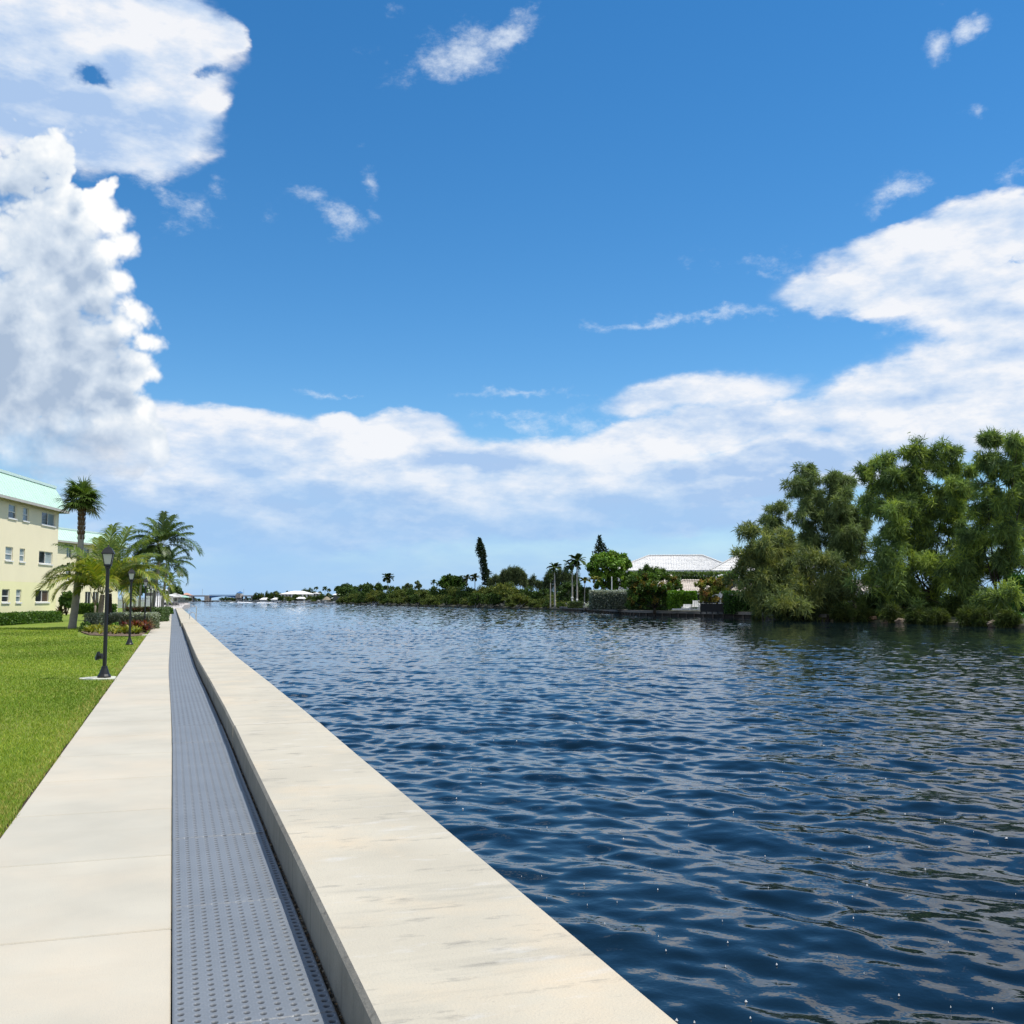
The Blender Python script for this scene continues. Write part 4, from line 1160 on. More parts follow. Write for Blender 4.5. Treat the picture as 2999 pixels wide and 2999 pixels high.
def palm(name, label, base, top, fr, pal, seed, r0=.14, r1=.10, group=None, barkm=None, sep=True, mid=None, ll=.75, n=34, w=.035, hang=.4, nuts=0, crownshaft=False, rr=.022, rings=True):
    """fr = list of (az, el, length, droop) per frond; sep -> one child per frond, else one crown"""
    g = np.random.default_rng(seed); t = thing(name, label, 'palm tree', base, group=group)
    base, top = np.array(base, float), np.array(top, float)
    mb = MB(); trunk_tube(mb, [base - (0, 0, .2), (base + top) / 2 + (0, 0, 0) if mid is None else np.array(mid), top], r0, r1, 10, rings, g)
    mb.build('trunk', barkm or bark, t, True)
    if crownshaft:
        mb = MB(); mb.lathe([(r1 * 1.15, -.1), (r1 * 1.35, .25), (r1 * .8, 1.3), (r1 * .4, 1.6)], 8, top); mb.build('crownshaft', pmat('crownshaft', (.13, .22, .05), .5, .1, 2), t, True); top = top + (0, 0, 1.1)
    Vs, Fs, Ts, o = [], [], [], 0
    for (az, el, ln, dr) in fr:
        p = pal if not callable(pal) else pal(el)
        V, Fa, T = frond(g, top + np.array([math.cos(az), math.sin(az), .6]) * .06, az, el, ln, dr, ll * ln / 4.0, n, p, w, hang, tw=g.uniform(-.3, .3), rr=rr)
        if sep: npmesh('frond', V, Fa, frond_m, t, tint=T)
        else: Vs.append(V); Fs.append(Fa + o); Ts.append(T); o += len(V)
    if not sep: npmesh('crown', np.concatenate(Vs), np.concatenate(Fs), frond_m, t, tint=np.concatenate(Ts))
    for k in range(nuts):
        a = k * 2.4; mb = MB(); mb.ball(top + np.array([math.cos(a) * .2, math.sin(a) * .2, -.18 - .05 * (k % 2)]), (.11, .11, .14), 8, 6); mb.build('coconut', pmat('coconut', (.16, .17, .03), .5, .2, 4), t, True)
    return t
def ring(g, n, ln, els=(1.35, .9, .45, .05), dr=1.3):
    out = []
    for k in range(n):
        f = k / n; el = np.interp(f, np.linspace(0, 1, len(els)), els) + g.normal() * .08
        out.append((k * 2.399 + g.normal() * .12, el, ln * g.uniform(.85, 1.1) * (1 if f > .12 else .8), dr * g.uniform(.8, 1.2) * (.45 + .75 * f)))
    return out
AZR = math.atan2(RT[1], RT[0])               # math azimuth of "to the right as seen from the walk"
def vaz(deg): return AZR + R_(deg)           # 0 = right, 90 = away, 180 = left, -90 = towards the viewer

def sabal(name, label, base, top, seed, leaf=.92, n=52, group=None):
    g = np.random.default_rng(seed); t = thing(name, label, 'palm tree', base, group=group)
    base, top = np.array(base, float), np.array(top, float)
    mb = MB(); P = trunk_tube(mb, [base - (0, 0, .2), base + (top - base) * .5 + RT * .14, top], .215, .15, 12, True, g, 1.12)
    mb.build('trunk', bark_gr, t, True)
    mb = MB()                                            # old leaf bases below the crown
    for k in range(90):
        f = .72 + .28 * (k / 90); q = P[min(int(f * (len(P) - 1)), len(P) - 1)]; a = k * 2.4
        u = np.array([math.cos(a), math.sin(a), 0]); v = np.array([-math.sin(a), math.cos(a), 0]); q = q + u * (.13 + .06 * f)
        z = np.array([0, 0, 1.0]); L_ = .26
        mb.add([q - v * .06 - z * .08, q + v * .06 - z * .08, q + v * .03 + z * L_ * .7 + u * .05, q - v * .03 + z * L_ * .7 + u * .05, q + u * .05], [(0, 1, 4), (1, 2, 4), (2, 3, 4), (3, 0, 4)])
    mb.build('leaf_bases', pmat('leaf_base', (.115, .07, .04), .9, .35, 6), t)
    for k in range(n):
        f = (k + .5) / n; el = math.asin(1 - 1.62 * f) + g.normal() * .22; az = k * 2.399 + g.normal() * .2
        d = np.array([math.cos(el) * math.cos(az), math.cos(el) * math.sin(az), math.sin(el)])
        p0 = top + np.array([0, 0, .1]); pl = g.uniform(.3, .85); p1 = p0 + d * pl + np.array([0, 0, -.05 * (1.5 - el)])
        d1 = unit(d + np.array([0, 0, -.35])); sd_ = unit(np.cross(d1, [0.01, 0, 1])); nn = np.cross(sd_, d1)
        V = []; Fa = []; T = []
        V += [p0 - sd_ * .025, p0 + sd_ * .025, p1 + sd_ * .012, p1 - sd_ * .012]; T += [(.12, .16, .04)] * 4; Fa.append((0, 1, 2, 3))
        nb = 26; pal = np.array(((.075, .125, .022), (.10, .16, .028), (.14, .19, .045)) if el > -.25 else ((.09, .11, .03), (.06, .09, .02)))
        c0 = pal[g.integers(len(pal))]
        for j in range(nb):
            a = (j / (nb - 1) - .5) * 3.9
            e = unit(d1 * math.cos(a) + sd_ * math.sin(a) + nn * (.22 * math.cos(a * 2) + .18))
            ln = leaf * (1 - .22 * abs(a) / 1.95) * g.uniform(.9, 1.08)
            s2 = unit(np.cross(e, nn)); b = p1; m_ = b + e * ln * .58; tp = m_ + unit(e + np.array([0, 0, -g.uniform(.3, 1.0)])) * ln * .42
            o = len(V); c = c0 * g.uniform(.8, 1.25)
            V += [b - s2 * .006, b + s2 * .006, m_ + s2 * .036, m_ - s2 * .036, tp + s2 * .003, tp - s2 * .003]; T += [tuple(c)] * 6
            Fa += [(o, o + 1, o + 2, o + 3), (o + 3, o + 2, o + 4, o + 5)]
        npmesh('frond', np.array(V), np.array(Fa), frond_m, t, tint=np.array(T))
    return t

# ------------------------------------------------------------------ clipped hedges and shrubs
def hedge(name, label, o, a, b, h, size, pal, seed, n=2600, cat='hedge', rough=.10, z0=None, group=None, top_pal=None, stem=True):
    """clipped box hedge: o corner on the ground, a and b its two ground edges, h height; leaves set through a shell"""
    g = np.random.default_rng(seed); o = np.array(o, float); a = np.array(a, float); b = np.array(b, float)
    t = thing(name, label, cat, o, group=group)
    la, lb = np.linalg.norm(a), np.linalg.norm(b)
    A_ = np.array([la * lb, la * h, la * h, lb * h, lb * h]); f = g.choice(5, n, p=A_ / A_.sum())
    u, v = g.uniform(0, 1, n), g.uniform(0, 1, n)
    U = np.where(np.isin(f, [0, 1, 2]), u, np.where(f == 3, 0, 1)); W = np.where(f == 0, v, np.where(f == 1, 0, np.where(f == 2, 1, u)))
    H = np.where(f == 0, 1.0, v)
    # rounded shoulders
    P = o + U[:, None] * a + W[:, None] * b; P[:, 2] = o[2] + H * h
    lump = .5 + .5 * np.sin(P[:, 0] * 2.3 + 1.7 * np.sin(P[:, 1] * 1.9)) * np.sin(P[:, 2] * 3.1 + P[:, 1] * 2.2)
    cen = o + a / 2 + b / 2 + np.array([0, 0, h * .5])
    P = P + unit(cen - P) * (rough * h * (.9 * lump + g.exponential(.5, n)))[:, None] + g.normal(size=(n, 3)) * size * .35
    P[:, 2] = np.maximum(P[:, 2], o[2] + .02)
    out = unit(P - cen); d = unit(rand_dir(g, n) + out * .5 + np.array([0, 0, .2])); L_ = size * g.uniform(.7, 1.4, n)
    V, Fa = quads(P, d, L_, L_ * .6, g)
    pal = np.array(pal); c = pal[g.integers(0, len(pal), n)]
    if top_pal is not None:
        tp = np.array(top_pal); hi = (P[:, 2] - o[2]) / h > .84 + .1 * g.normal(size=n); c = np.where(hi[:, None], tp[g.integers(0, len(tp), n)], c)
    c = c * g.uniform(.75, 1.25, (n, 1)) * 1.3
    npmesh('foliage', V, Fa, leaf_m, t, tint=np.repeat(c, 4, 0))
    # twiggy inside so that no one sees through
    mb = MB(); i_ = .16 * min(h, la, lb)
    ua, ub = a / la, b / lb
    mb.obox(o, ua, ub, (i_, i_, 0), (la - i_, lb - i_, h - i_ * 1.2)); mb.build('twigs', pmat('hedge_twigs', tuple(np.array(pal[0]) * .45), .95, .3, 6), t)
    return t
def shrub(name, label, puffs, nclump, nleaf, size, pal, seed, cat='shrub', group=None, style='leaf', base=None, stem_r=.04, spread=.22, shell=.3, flat=1.0, barkm=None, leafm=None):
    g = np.random.default_rng(seed)
    base = np.array(puffs[0][0], float) if base is None else np.array(base, float)
    t = thing(name, label, cat, base, group=group)
    V, Fa, tc_, cl = crown_mesh(g, puffs, nclump, nleaf, size, pal, style, spread, shell, flat)
    npmesh('foliage', V, Fa, leafm or (needle_m if style == 'needle' else leaf_m), t, tint=tc_)
    mb = MB()
    for (c, r), k in zip(puffs, cl):
        b = np.array(base); b[2] -= .1
        for q in list(k[:3]) + [c]: mb.tube(limb_path(b, q, g, .1, 4), [stem_r, stem_r * .8, stem_r * .5, stem_r * .25], 5)
    mb.build('stem', barkm or bark_dk, t)
    return t
def blades(name, label, spots, size, pal, seed, per=26, wid=.05, cat='plant', up=.9, group=None):
    """rosette / strap leaved plants: one thing made of long arching leaves at several stems"""
    g = np.random.default_rng(seed); spots = np.array(spots, float); base = spots.mean(0)
    t = thing(name, label, cat, base, group=group)
    V = []; Fa = []; T = []; pal = np.array(pal)
    mb = MB()
    for q in spots:
        mb.tube([q - (0, 0, .05), q + (0, 0, size * .25)], .02, 5)
        for k in range(per):
            a = g.uniform(0, 2 * PI); e = g.uniform(.35, 1.4) * up; L_ = size * g.uniform(.6, 1.15)
            d = np.array([math.cos(a) * math.cos(e), math.sin(a) * math.cos(e), math.sin(e)]); s = np.array([-math.sin(a), math.cos(a), 0]) * wid * g.uniform(.7, 1.2)
            b = q + (0, 0, size * .2 * g.uniform()); m_ = b + d * L_ * .6; tp = m_ + unit(d + np.array([0, 0, -.7])) * L_ * .4
            o = len(V); c = pal[g.integers(len(pal))] * g.uniform(.75, 1.25)
            V += [b - s * .4, b + s * .4, m_ + s, m_ - s, tp + s * .1, tp - s * .1]; T += [tuple(c)] * 6; Fa += [(o, o + 1, o + 2, o + 3), (o + 3, o + 2, o + 4, o + 5)]
    npmesh('leaves', np.array(V), np.array(Fa), leaf_m, t, tint=np.array(T))
    mb.build('stem', bark_dk, t)
    return t
# ================================================================== planting on the left bank
GL = lambda px, D: (lambda q: np.array([q[0], q[1], lawn_z(q[0], q[1])]))(G(px, D))
# cabbage palm
b_ = gnd(210, 1840, 0); tp = at(240, 1468, b_.dot(FH) + .2)
sabal('cabbage_palm', 'tall cabbage palm with a round head of fan leaves, before the nearer block', b_, tp, 4)
# young coconut palms
bA = gnd(289, 1841, 0); DA = bA.dot(FH); tA = at(300, 1742, DA - .2)
bB = gnd(319, 1838, 0); DB = bB.dot(FH); tB = at(320, 1738, DB)
fA = [(vaz(186), .78, 4.3, 2.05), (vaz(172), 1.05, 4.2, 1.95), (vaz(200), 1.12, 3.6, 2.2), (vaz(150), 1.22, 4.0, 1.5), (vaz(120), 1.25, 4.3, .8), (vaz(95), 1.38, 4.4, .45), (vaz(-100), 1.2, 3.6, 1.7), (vaz(-140), .9, 3.4, 2.0), (vaz(225), .75, 3.3, 2.2),
      (vaz(60), 1.05, 4.0, 1.5), (vaz(20), 1.3, 4.2, 1.0), (vaz(-60), .9, 3.2, 2.0), (vaz(178), 1.3, 4.2, 1.25), (vaz(-20), 1.2, 3.9, 1.6)]
palm('coconut_palm', 'young coconut palm with a smooth ringed trunk in the flower bed', bA, tA, fA, lambda el: COCO_Y if el < 1.26 else COCO, 6, .20, .13, sep=True, ll=1.1, n=64, w=.030, hang=.75, barkm=bark)
fB = [(vaz(4), .80, 4.3, 1.95), (vaz(-8), .55, 4.2, 1.75), (vaz(20), 1.05, 4.1, 1.9), (vaz(-25), 1.0, 3.9, 1.9), (vaz(50), 1.15, 4.2, 1.3), (vaz(80), 1.35, 4.5, .55), (vaz(110), 1.25, 4.3, .9), (vaz(10), 1.28, 4.5, .75), (vaz(-70), 1.05, 3.3, 1.9),
      (vaz(140), 1.15, 3.8, 1.6), (vaz(-110), .8, 3.0, 2.1), (vaz(35), .7, 3.8, 2.0), (vaz(-45), .6, 3.4, 2.0), (vaz(170), .85, 3.4, 2.0)]
palm('coconut_palm', 'young coconut palm with a shaggy brown trunk, arching over the crotons', bB, tB, fB, lambda el: COCO_Y if el < 1.1 else COCO, 7, .21, .15, sep=True, ll=1.1, n=64, w=.030, hang=.75, barkm=bark_dk)
# taller coconut palms along the hedge
g = np.random.default_rng(31)
bC = GL(444, 95); tC = at(473, 1600, 94)
fC = [(vaz(95), 1.5, 3.2, .25), (vaz(60), 1.35, 3.3, .6), (vaz(150), 1.3, 3.2, .8), (vaz(170), .95, 3.3, 1.3), (vaz(190), .7, 3.3, 1.4), (vaz(205), .35, 3.2, 1.5), (vaz(165), .1, 3.0, 1.3), (vaz(200), -.35, 2.8, .9), (vaz(20), .95, 3.2, .8), (vaz(8), .72, 3.0, .8), (vaz(-10), .50, 4.3, 1.75), (vaz(-30), .85, 3.1, 1.4), (vaz(35), .5, 3.0, 1.5),
      (vaz(-80), 1.0, 2.8, 1.7), (vaz(-110), .6, 2.6, 1.9), (vaz(-60), .2, 2.6, 1.6), (vaz(-140), .3, 2.8, 1.6), (vaz(120), .7, 3.0, 1.4), (vaz(240), 1.15, 3.0, 1.1), (vaz(-75), -.3, 2.4, 1.0), (vaz(-120), -.4, 2.4, .9), (vaz(185), -.1, 3.0, 1.2), (vaz(215), .7, 3.0, 1.4), (vaz(160), .55, 3.1, 1.5), (vaz(-100), .1, 2.6, 1.5), (vaz(-50), -.2, 2.6, 1.2), (vaz(230), .0, 2.8, 1.3), (vaz(80), .9, 3.0, 1.2), (vaz(130), .3, 2.8, 1.5), (vaz(-15), 1.2, 3.0, 1.0), (vaz(0), .2, 2.8, 1.4)]
palm('coconut_palm', 'tall dark coconut palm leaning towards the walk, highest crown of the left bank group', bC, tC, fC, COCO_D, 8, .19, .14, sep=True, ll=1.3, n=56, w=.036, hang=.95, nuts=5, barkm=bark_gr)
bD = GL(474, 112); tD = at(489, 1655, 111)
fD = ring(g, 22, 3.0, (1.3, .9, .5, .1, -.3), 1.35)
palm('coconut_palm', 'dark coconut palm with drooping fronds, just right of and below the tallest crown', bD, tD, fD, COCO_D, 9, .17, .12, sep=True, ll=1.25, n=50, w=.036, hang=.95, barkm=bark_gr)
bE = GL(488, 165); tE = at(497, 1702, 165)
palm('coconut_palm', 'small distant coconut palm showing under the drooping fronds by the water', bE, tE, ring(g, 14, 2.6, (1.2, .6, .1, -.2), 1.3), COCO_D, 10, .14, .1, sep=False, ll=1.0, n=20, w=.06, barkm=bark_gr)
bF = GL(493, 260); tF = at(496, 1712, 260)
palm('palm_tree', 'thin pale trunked palm before the round dark tree by the clubhouse', bF, tF, ring(g, 12, 2.8, (1.2, .6, .1, -.2), 1.3), COCO_D, 12, .16, .12, sep=False, ll=1.0, n=16, w=.09, barkm=white_paint if False else bark_gr)
for k, (px, D, pyt, lb) in enumerate(((370, 96, 1690, 'grey trunked palm at the near end of the garden fence'), (394, 104, 1680, 'dark trunked palm standing behind the second lamp post'), (408, 118, 1700, 'slim palm before the garden fence, left of the white villa'))):
    b0 = GL(px, D); palm('palm_tree', lb, b0, at(px + 5, pyt, D), ring(g, 14, 2.4, (1.2, .6, .1, -.2), 1.3), COCO_D, 40 + k, .16, .12, sep=False, ll=1.0, n=24, w=.045, barkm=bark_gr)
# broadleaf trees behind the young palms
GRN = ((.03, .065, .012), (.045, .09, .016), (.06, .115, .018), (.085, .14, .022))
b0 = GL(280, 82); tree('broadleaf_tree', 'dense dark green broadleaf tree behind the front coconut palm', b0, [pf(272, 1675, 24, 82), pf(295, 1690, 22, 82), pf(262, 1700, 20, 82), pf(285, 1712, 20, 82), pf(310, 1680, 22, 83)], 16, 70, .24, GRN, .11, seed=51)
b0 = GL(365, 92); tree('broadleaf_tree', 'dense dark green broadleaf tree behind the second lamp', b0, [pf(345, 1690, 26, 92), pf(375, 1675, 26, 92), pf(395, 1700, 22, 93), pf(360, 1715, 22, 92)], 16, 70, .26, GRN, .11, seed=52)
b0 = GL(412, 190); tree('broadleaf_tree', 'leafy tree showing between the lamp posts left of the white villa', b0, [pf(405, 1722, 14, 190), pf(416, 1734, 13, 190), pf(396, 1738, 13, 190)], 14, 60, .4, GRN, .14, seed=53)
b0 = G(512, 430, .2); tree('broadleaf_tree', 'round dark tree behind the grey clubhouse roof', b0, [pf(505, 1730, 13, 430), pf(517, 1731, 12, 430), pf(497, 1738, 11, 430), pf(526, 1740, 9, 430)], 20, 50, .8, ((.02, .05, .012), (.035, .07, .015), (.05, .09, .02)), .3, seed=54)
# hedges
HG = ((.045, .10, .012), (.065, .13, .016), (.095, .17, .022), (.03, .07, .010))
SIL = ((.13, .17, .115), (.19, .22, .16), (.09, .13, .075), (.27, .30, .23)); SILT = ((.30, .33, .26), (.36, .38, .31), (.22, .26, .18))
def hedge_px(name, label, px0, px1, D, depth, ytop, **k):
    o = GL(px0, D); e = GL(px1, D); zt = at((px0 + px1) / 2, ytop, D)[2]
    return hedge(name, label, o, np.array([e[0] - o[0], e[1] - o[1], 0]), np.append(FH[:2] * depth, 0), zt - o[2], **k)
_s0 = F1.s_of(124); _o = F1.P(_s0, 0, .25); _zt = F1.z_of(120, 1792.5) - .02
hedge('clipped_hedge', 'clipped green box hedge before the wall of the nearer block', _o, F1.a * (19 - _s0), F1.n * 1.25, _zt, size=.13, pal=HG, seed=61, n=14000)
hedge_px('clipped_hedge', 'low green hedge under the sliding doors of the second block', 226, 291, 119, 1.0, 1768, size=.17, pal=HG, seed=62, n=3500)
hedge_px('clipped_hedge', 'short green hedge stub right of the shaggy palm trunk', 323, 334, 121, 1.0, 1770, size=.17, pal=HG, seed=63, n=800)
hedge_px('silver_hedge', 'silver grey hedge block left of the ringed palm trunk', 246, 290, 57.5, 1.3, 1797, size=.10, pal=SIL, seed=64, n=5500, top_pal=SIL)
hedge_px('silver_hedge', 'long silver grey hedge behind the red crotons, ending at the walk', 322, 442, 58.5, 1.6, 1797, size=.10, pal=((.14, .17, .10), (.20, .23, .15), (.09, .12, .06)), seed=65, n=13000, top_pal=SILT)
hedge_px('clipped_hedge', 'dark hedge with red leaves behind the long silver hedge', 367, 438, 84, 1.5, 1780, size=.13, pal=((.05, .06, .02), (.10, .03, .025), (.035, .06, .015)), seed=66, n=5000)
hedge_px('clipped_hedge', 'rounded green hedge on the turf between lamp posts beside the walk', 445, 471, 78, 2.2, 1780, size=.14, pal=((.06, .11, .03), (.09, .14, .05), (.12, .17, .08)), seed=67, n=4500, rough=.16)
hedge_px('clipped_hedge', 'small green hedge farthest along the walk, below the last lamp posts', 470, 482, 118, 3, 1781, size=.2, pal=HG, seed=68, n=1600, rough=.16)
# flower bed
YEL = ((.25, .26, .02), (.19, .22, .022), (.11, .17, .02), (.30, .28, .03)); RED = ((.07, .014, .010), (.13, .022, .012), (.04, .02, .012), (.05, .06, .018), (.16, .06, .016))
q0 = G(335, 53.5)
mb = MB(); pts = [(gnd(x, y, 0)[0], gnd(x, y, 0)[1]) for x, y in ((238, 1852), (262, 1860), (320, 1863), (380, 1864), (415, 1861), (428, 1853), (443, 1832), (440, 1822), (330, 1822), (240, 1838))]
mb.prism(pts, -.06, .03); struct(mb.build('flower_bed', pmat('mulch', (.16, .11, .075), .95, .4, 14, .8, 40)))
g = np.random.default_rng(77)
def spots(px0, px1, y0, y1, n, z=.02): return [gnd(g.uniform(px0, px1), g.uniform(y0, y1), z) for _ in range(n)]
for k, (a, b, lb) in enumerate(((252, 298, 'yellow green groundcover plant at the left front of the flower bed'), (308, 352, 'brightest yellow groundcover plant in the middle front of the flower bed'), (352, 384, 'sparser yellow groundcover plant left of the second lamp post'), (386, 410, 'yellow groundcover plant right of the second lamp post'))):
    blades('yellow_plant', lb, spots(a, b, 1846 + (k > 1) * 4, 1858, 16 - 2 * k), .42, YEL, 80 + k, 22, .04, 'groundcover plant', group='yellow groundcover in the flower bed')
blades('croton', 'dark red croton left of the second lamp post', spots(358, 382, 1838, 1850, 15), .62, RED, 85, 26, .045, 'croton', group='red crotons in the flower bed')
blades('croton', 'orange red croton right of the second lamp post against the silver hedge', spots(388, 434, 1838, 1854, 24), .66, RED + ((.26, .11, .018), (.18, .04, .015)), 86, 26, .045, 'croton', group='red crotons in the flower bed')
shrub('dark_shrub', 'dark green low shrub at the left end of the flower bed', [pf(250, 1838, 13, 55), pf(243, 1845, 9, 54), pf(262, 1842, 10, 54)], 10, 60, .13, ((.03, .07, .012), (.05, .10, .016)), 87)
shrub('green_shrub', 'bright green leafy shrub between shaggy trunk and crotons', [pf(336, 1840, 12, 54.5), pf(346, 1846, 8, 54)], 10, 50, .14, ((.08, .15, .02), (.12, .20, .03)), 88)
blades('cordyline', 'red cordyline tuft poking above the hedge of the nearer block', [GL(43, 78.6) + (0, 0, .7), GL(48, 78.8) + (0, 0, .7), GL(36, 78.6) + (0, 0, .68)], .45, RED, 89, 26, .06, 'plant')
blades('cordyline', 'small red cordyline at the left of the bigger tuft above the hedge', [GL(20, 78.6) + (0, 0, .65)], .32, RED, 90, 20, .05, 'plant')
b0 = GL(196, 112); shrub('glossy_shrub', 'tall glossy shrub against the second block, left of the cabbage palm trunk', [pf(196, 1752, 15, 112), pf(190, 1765, 12, 112), pf(202, 1772, 13, 112), pf(186, 1757, 9, 112)], 14, 50, .32, GRN, 91, base=b0)
blades('dracaena', 'pair of spiky dracaenas at the foot of the second block', [GL(178, 112), GL(181, 112.5)], 1.4, ((.10, .07, .03), (.05, .07, .02), (.14, .06, .03)), 92, 30, .09, 'plant')
# ================================================================== right bank
SH = [(700, 1762.0), (760, 1762.6), (820, 1763.6), (900, 1765.4), (990, 1767.6), (1100, 1770.8), (1240, 1774.8), (1400, 1779), (1560, 1783), (1640, 1785.6), (1695, 1790.5), (1860, 1801.5), (2040, 1806), (2200, 1810), (2300, 1815.5), (2600, 1824), (2999, 1840), (3400, 1852)]
def yw(px): return float(np.interp(px, [q[0] for q in SH], [q[1] for q in SH]))
def Ds(px): return (CAMH - WZ) * FPX / (yw(px) - HZ)
soil_g = pmat('bank_soil', (.045, .045, .025), .95, .5, .7, .5, 4)
pxs = list(range(700, 3401, 50)); pts = [G(p, Ds(p) + .4) for p in pxs]
V = []; Fa = []
for p, q in zip(pxs, pts):
    f = unit(np.array([math.sin(math.atan2(*q[:2])), math.cos(math.atan2(*q[:2])), 0])); d = np.linalg.norm(q[:2])
    V += [(q[0], q[1], WZ - .6), (q[0] + f[0] * .8, q[1] + f[1] * .8, WZ + .25), (q[0] + f[0] * 6, q[1] + f[1] * 6, -.25), (q[0] + f[0] * 900, q[1] + f[1] * 900, .6)]
for i in range(len(pxs) - 1):
    for k in range(3): Fa.append((4 * i + k, 4 * i + k + 1, 4 * i + 4 + k + 1, 4 * i + 4 + k))
mb = MB(); mb.add(V, Fa); struct(mb.build('far_bank', soil_g))
# low shore behind the bridge
mb = MB(); a, b = G(330, 1560), G(760, 1560); e, f = G(760, 2600), G(330, 2600)
for q, z in ((a, WZ - .5), (b, WZ - .5), (e, .6), (f, .6)): q[2] = z
mb.add([a, b, b + FH * 14 + (0, 0, 1.6), a + FH * 14 + (0, 0, 1.6), e, f], [(0, 1, 2, 3), (3, 2, 4, 5)]); struct(mb.build('far_bank', soil_g))

# ------------------------------------------------------------------ timber bulkhead
tim = pmat('weathered_timber', (.20, .185, .165), .9, .22, 1.4, .4, 20, world=True, stains=[(2, (1, 1, 3), .5, .75, (.10, .085, .07), .7), (.5, (1, 1, 1), .6, .75, (.34, .22, .15), .5)])
tim_p = pmat('pile_timber', (.12, .10, .085), .9, .3, 2)
tim_d = pmat('dark_timber', (.045, .038, .032), .9, .3, 2)
def bulkhead(name, label, pxa, pxb, top, step, seed, dz=.0):
    g = np.random.default_rng(seed)
    t = thing(name, label, 'bulkhead', G(pxa, Ds(pxa)))
    P = [G(p, Ds(p)) for p in np.linspace(pxa, pxb, 24)]
    cap, face, back = MB(), MB(), MB()
    for a, b in zip(P[:-1], P[1:]):
        F = Facade(a, b)
        if F.n.dot(FH) > 0: F.n = -F.n
        j = g.uniform(-.025, .025)
        cap.obox(F.o, F.a, F.n, (.01, -.55, top - .09 + j), (F.len - .01, .12, top + j)); face.obox(F.o, F.a, F.n, (.01, .02, top - .40 + j), (F.len - .01, .10, top - .10 + j))
        back.obox(F.o, F.a, F.n, (0, -.35, WZ - .8), (F.len, -.22, top - .10))
    cap.build('cap', tim, t); face.build('waler', tim, t); back.build('sheeting', tim_d, t)
    L_ = 0; s = 0
    for a, b in zip(P[:-1], P[1:]):
        l = np.linalg.norm(b[:2] - a[:2]); F = Facade(a, b)
        if F.n.dot(FH) > 0: F.n = -F.n
        while s < L_ + l:
            q = F.P(s - L_, 0, -.02); m_ = MB(); m_.tube([q + (0, 0, WZ - .8), q + np.array([0, 0, top - .41])], .075 + g.uniform(0, .03), 7); m_.build('pile', tim_p, t)
            s += step * g.uniform(.9, 1.1)
        L_ += l
    return t
bulkhead('timber_bulkhead', 'long grey timber bulkhead with short piles along the garden shore', 1694, 2420, -.10, 2.3, 5)
t_ = bulkhead('timber_bulkhead', 'short dark timber bulkhead set back at the left of the long one', 1638, 1692, -.12, 2.4, 6)

# ------------------------------------------------------------------ mangroves
def bush_mesh(seed, n_p, ncl, nlf, size, pal):
    """unit bush: radius 1, height 1"""
    g = np.random.default_rng(seed); P = []
    for k in range(n_p):
        a = g.uniform(0, 2 * PI); r = g.uniform(.1, .72); z = g.uniform(.20, .78) * (1.1 - .45 * r)
        P.append((np.array([math.cos(a) * r, math.sin(a) * r, z]), (.34, .34, .20)))
    V, Fa, T, cl = crown_mesh(g, P, ncl, nlf, size, pal, 'leaf', .22, .45)
    V[:, 2] = np.maximum(V[:, 2], .02)
    return V, Fa, T, P
MAN = ((.060, .085, .018), (.080, .105, .022), (.045, .068, .016), (.105, .125, .026))
MAN2 = ((.085, .105, .02), (.115, .13, .024), (.06, .085, .018), (.145, .15, .028)); MAN3 = ((.038, .068, .014), (.052, .09, .018), (.03, .052, .012))
MV = []
for k, pl in enumerate((MAN, MAN2, MAN3, MAN, MAN3)):
    V, Fa, T, P = bush_mesh(200 + k, 17, 9, 26, .085, pl)
    t = thing('mangrove', 'x', 'mangrove')
    npmesh('crown', V, Fa, far_m, t, tint=T)
    g = np.random.default_rng(k); mb = MB()
    for (c, r) in P[:9]:
        a = g.uniform(0, 2 * PI); q = np.array([.35 * math.cos(a), .35 * math.sin(a), -.12])
        mb.tube(limb_path(q, c, g, .12, 4), [.03, .024, .018, .01], 4)
    mb.build('trunk', bark_gr, t)
    MV.append([t, False])
def put_bush(v, px, D, z, R, H, label, group, name='mangrove', cat='mangrove', az=None):
    q = G(px, D); q[2] = z; az = random.uniform(0, 6.28) if az is None else az
    t, used = MV[v]
    if not used:
        MV[v][1] = True; t.location = tuple(q); t.rotation_euler = (0, 0, az); t.scale = (R, R, H); o = t
    else: o = dup(t, loc=q, rz=az, sc=(R, R, H))
    o.name = name; o['label'] = label; o['category'] = cat; o['group'] = group
    return o
TOPY = [(985, 1750), (1040, 1738), (1090, 1727), (1240, 1722), (1320, 1717), (1420, 1715), (1500, 1708), (1560, 1722), (1600, 1732), (1650, 1750)]
def topy(px): return float(np.interp(px, [q[0] for q in TOPY], [q[1] for q in TOPY]))
LM = [(1136, 'the lone royal palm'), (1412, 'the leaning pine'), (1503, 'the domed casuarina clump'), (1640, 'the short timber bulkhead')]
def near_lm(px):
    return min(LM, key=lambda q: abs(q[0] - px))
r2 = random.Random(4)
rows = {}
spec = []
px = 998
while px < 1640:                                       # back row: full height
    D = Ds(px) + 14; H = (D / FPX) * (yw(px) - topy(px)) * r2.uniform(.92, 1.08); R = H * r2.uniform(.62, .8)
    spec.append((px, D, H, R, 'b')); px += R * FPX / D * .95
px = 992
while px < 1655:                                       # front row: lower, over the water
    D = Ds(px) + 3.5; H = (D / FPX) * (yw(px) - topy(px)) * r2.uniform(.5, .72); R = H * r2.uniform(.75, 1.0)
    spec.append((px, D, H, R, 'f')); px += R * FPX / D * 1.05
cnt = {}
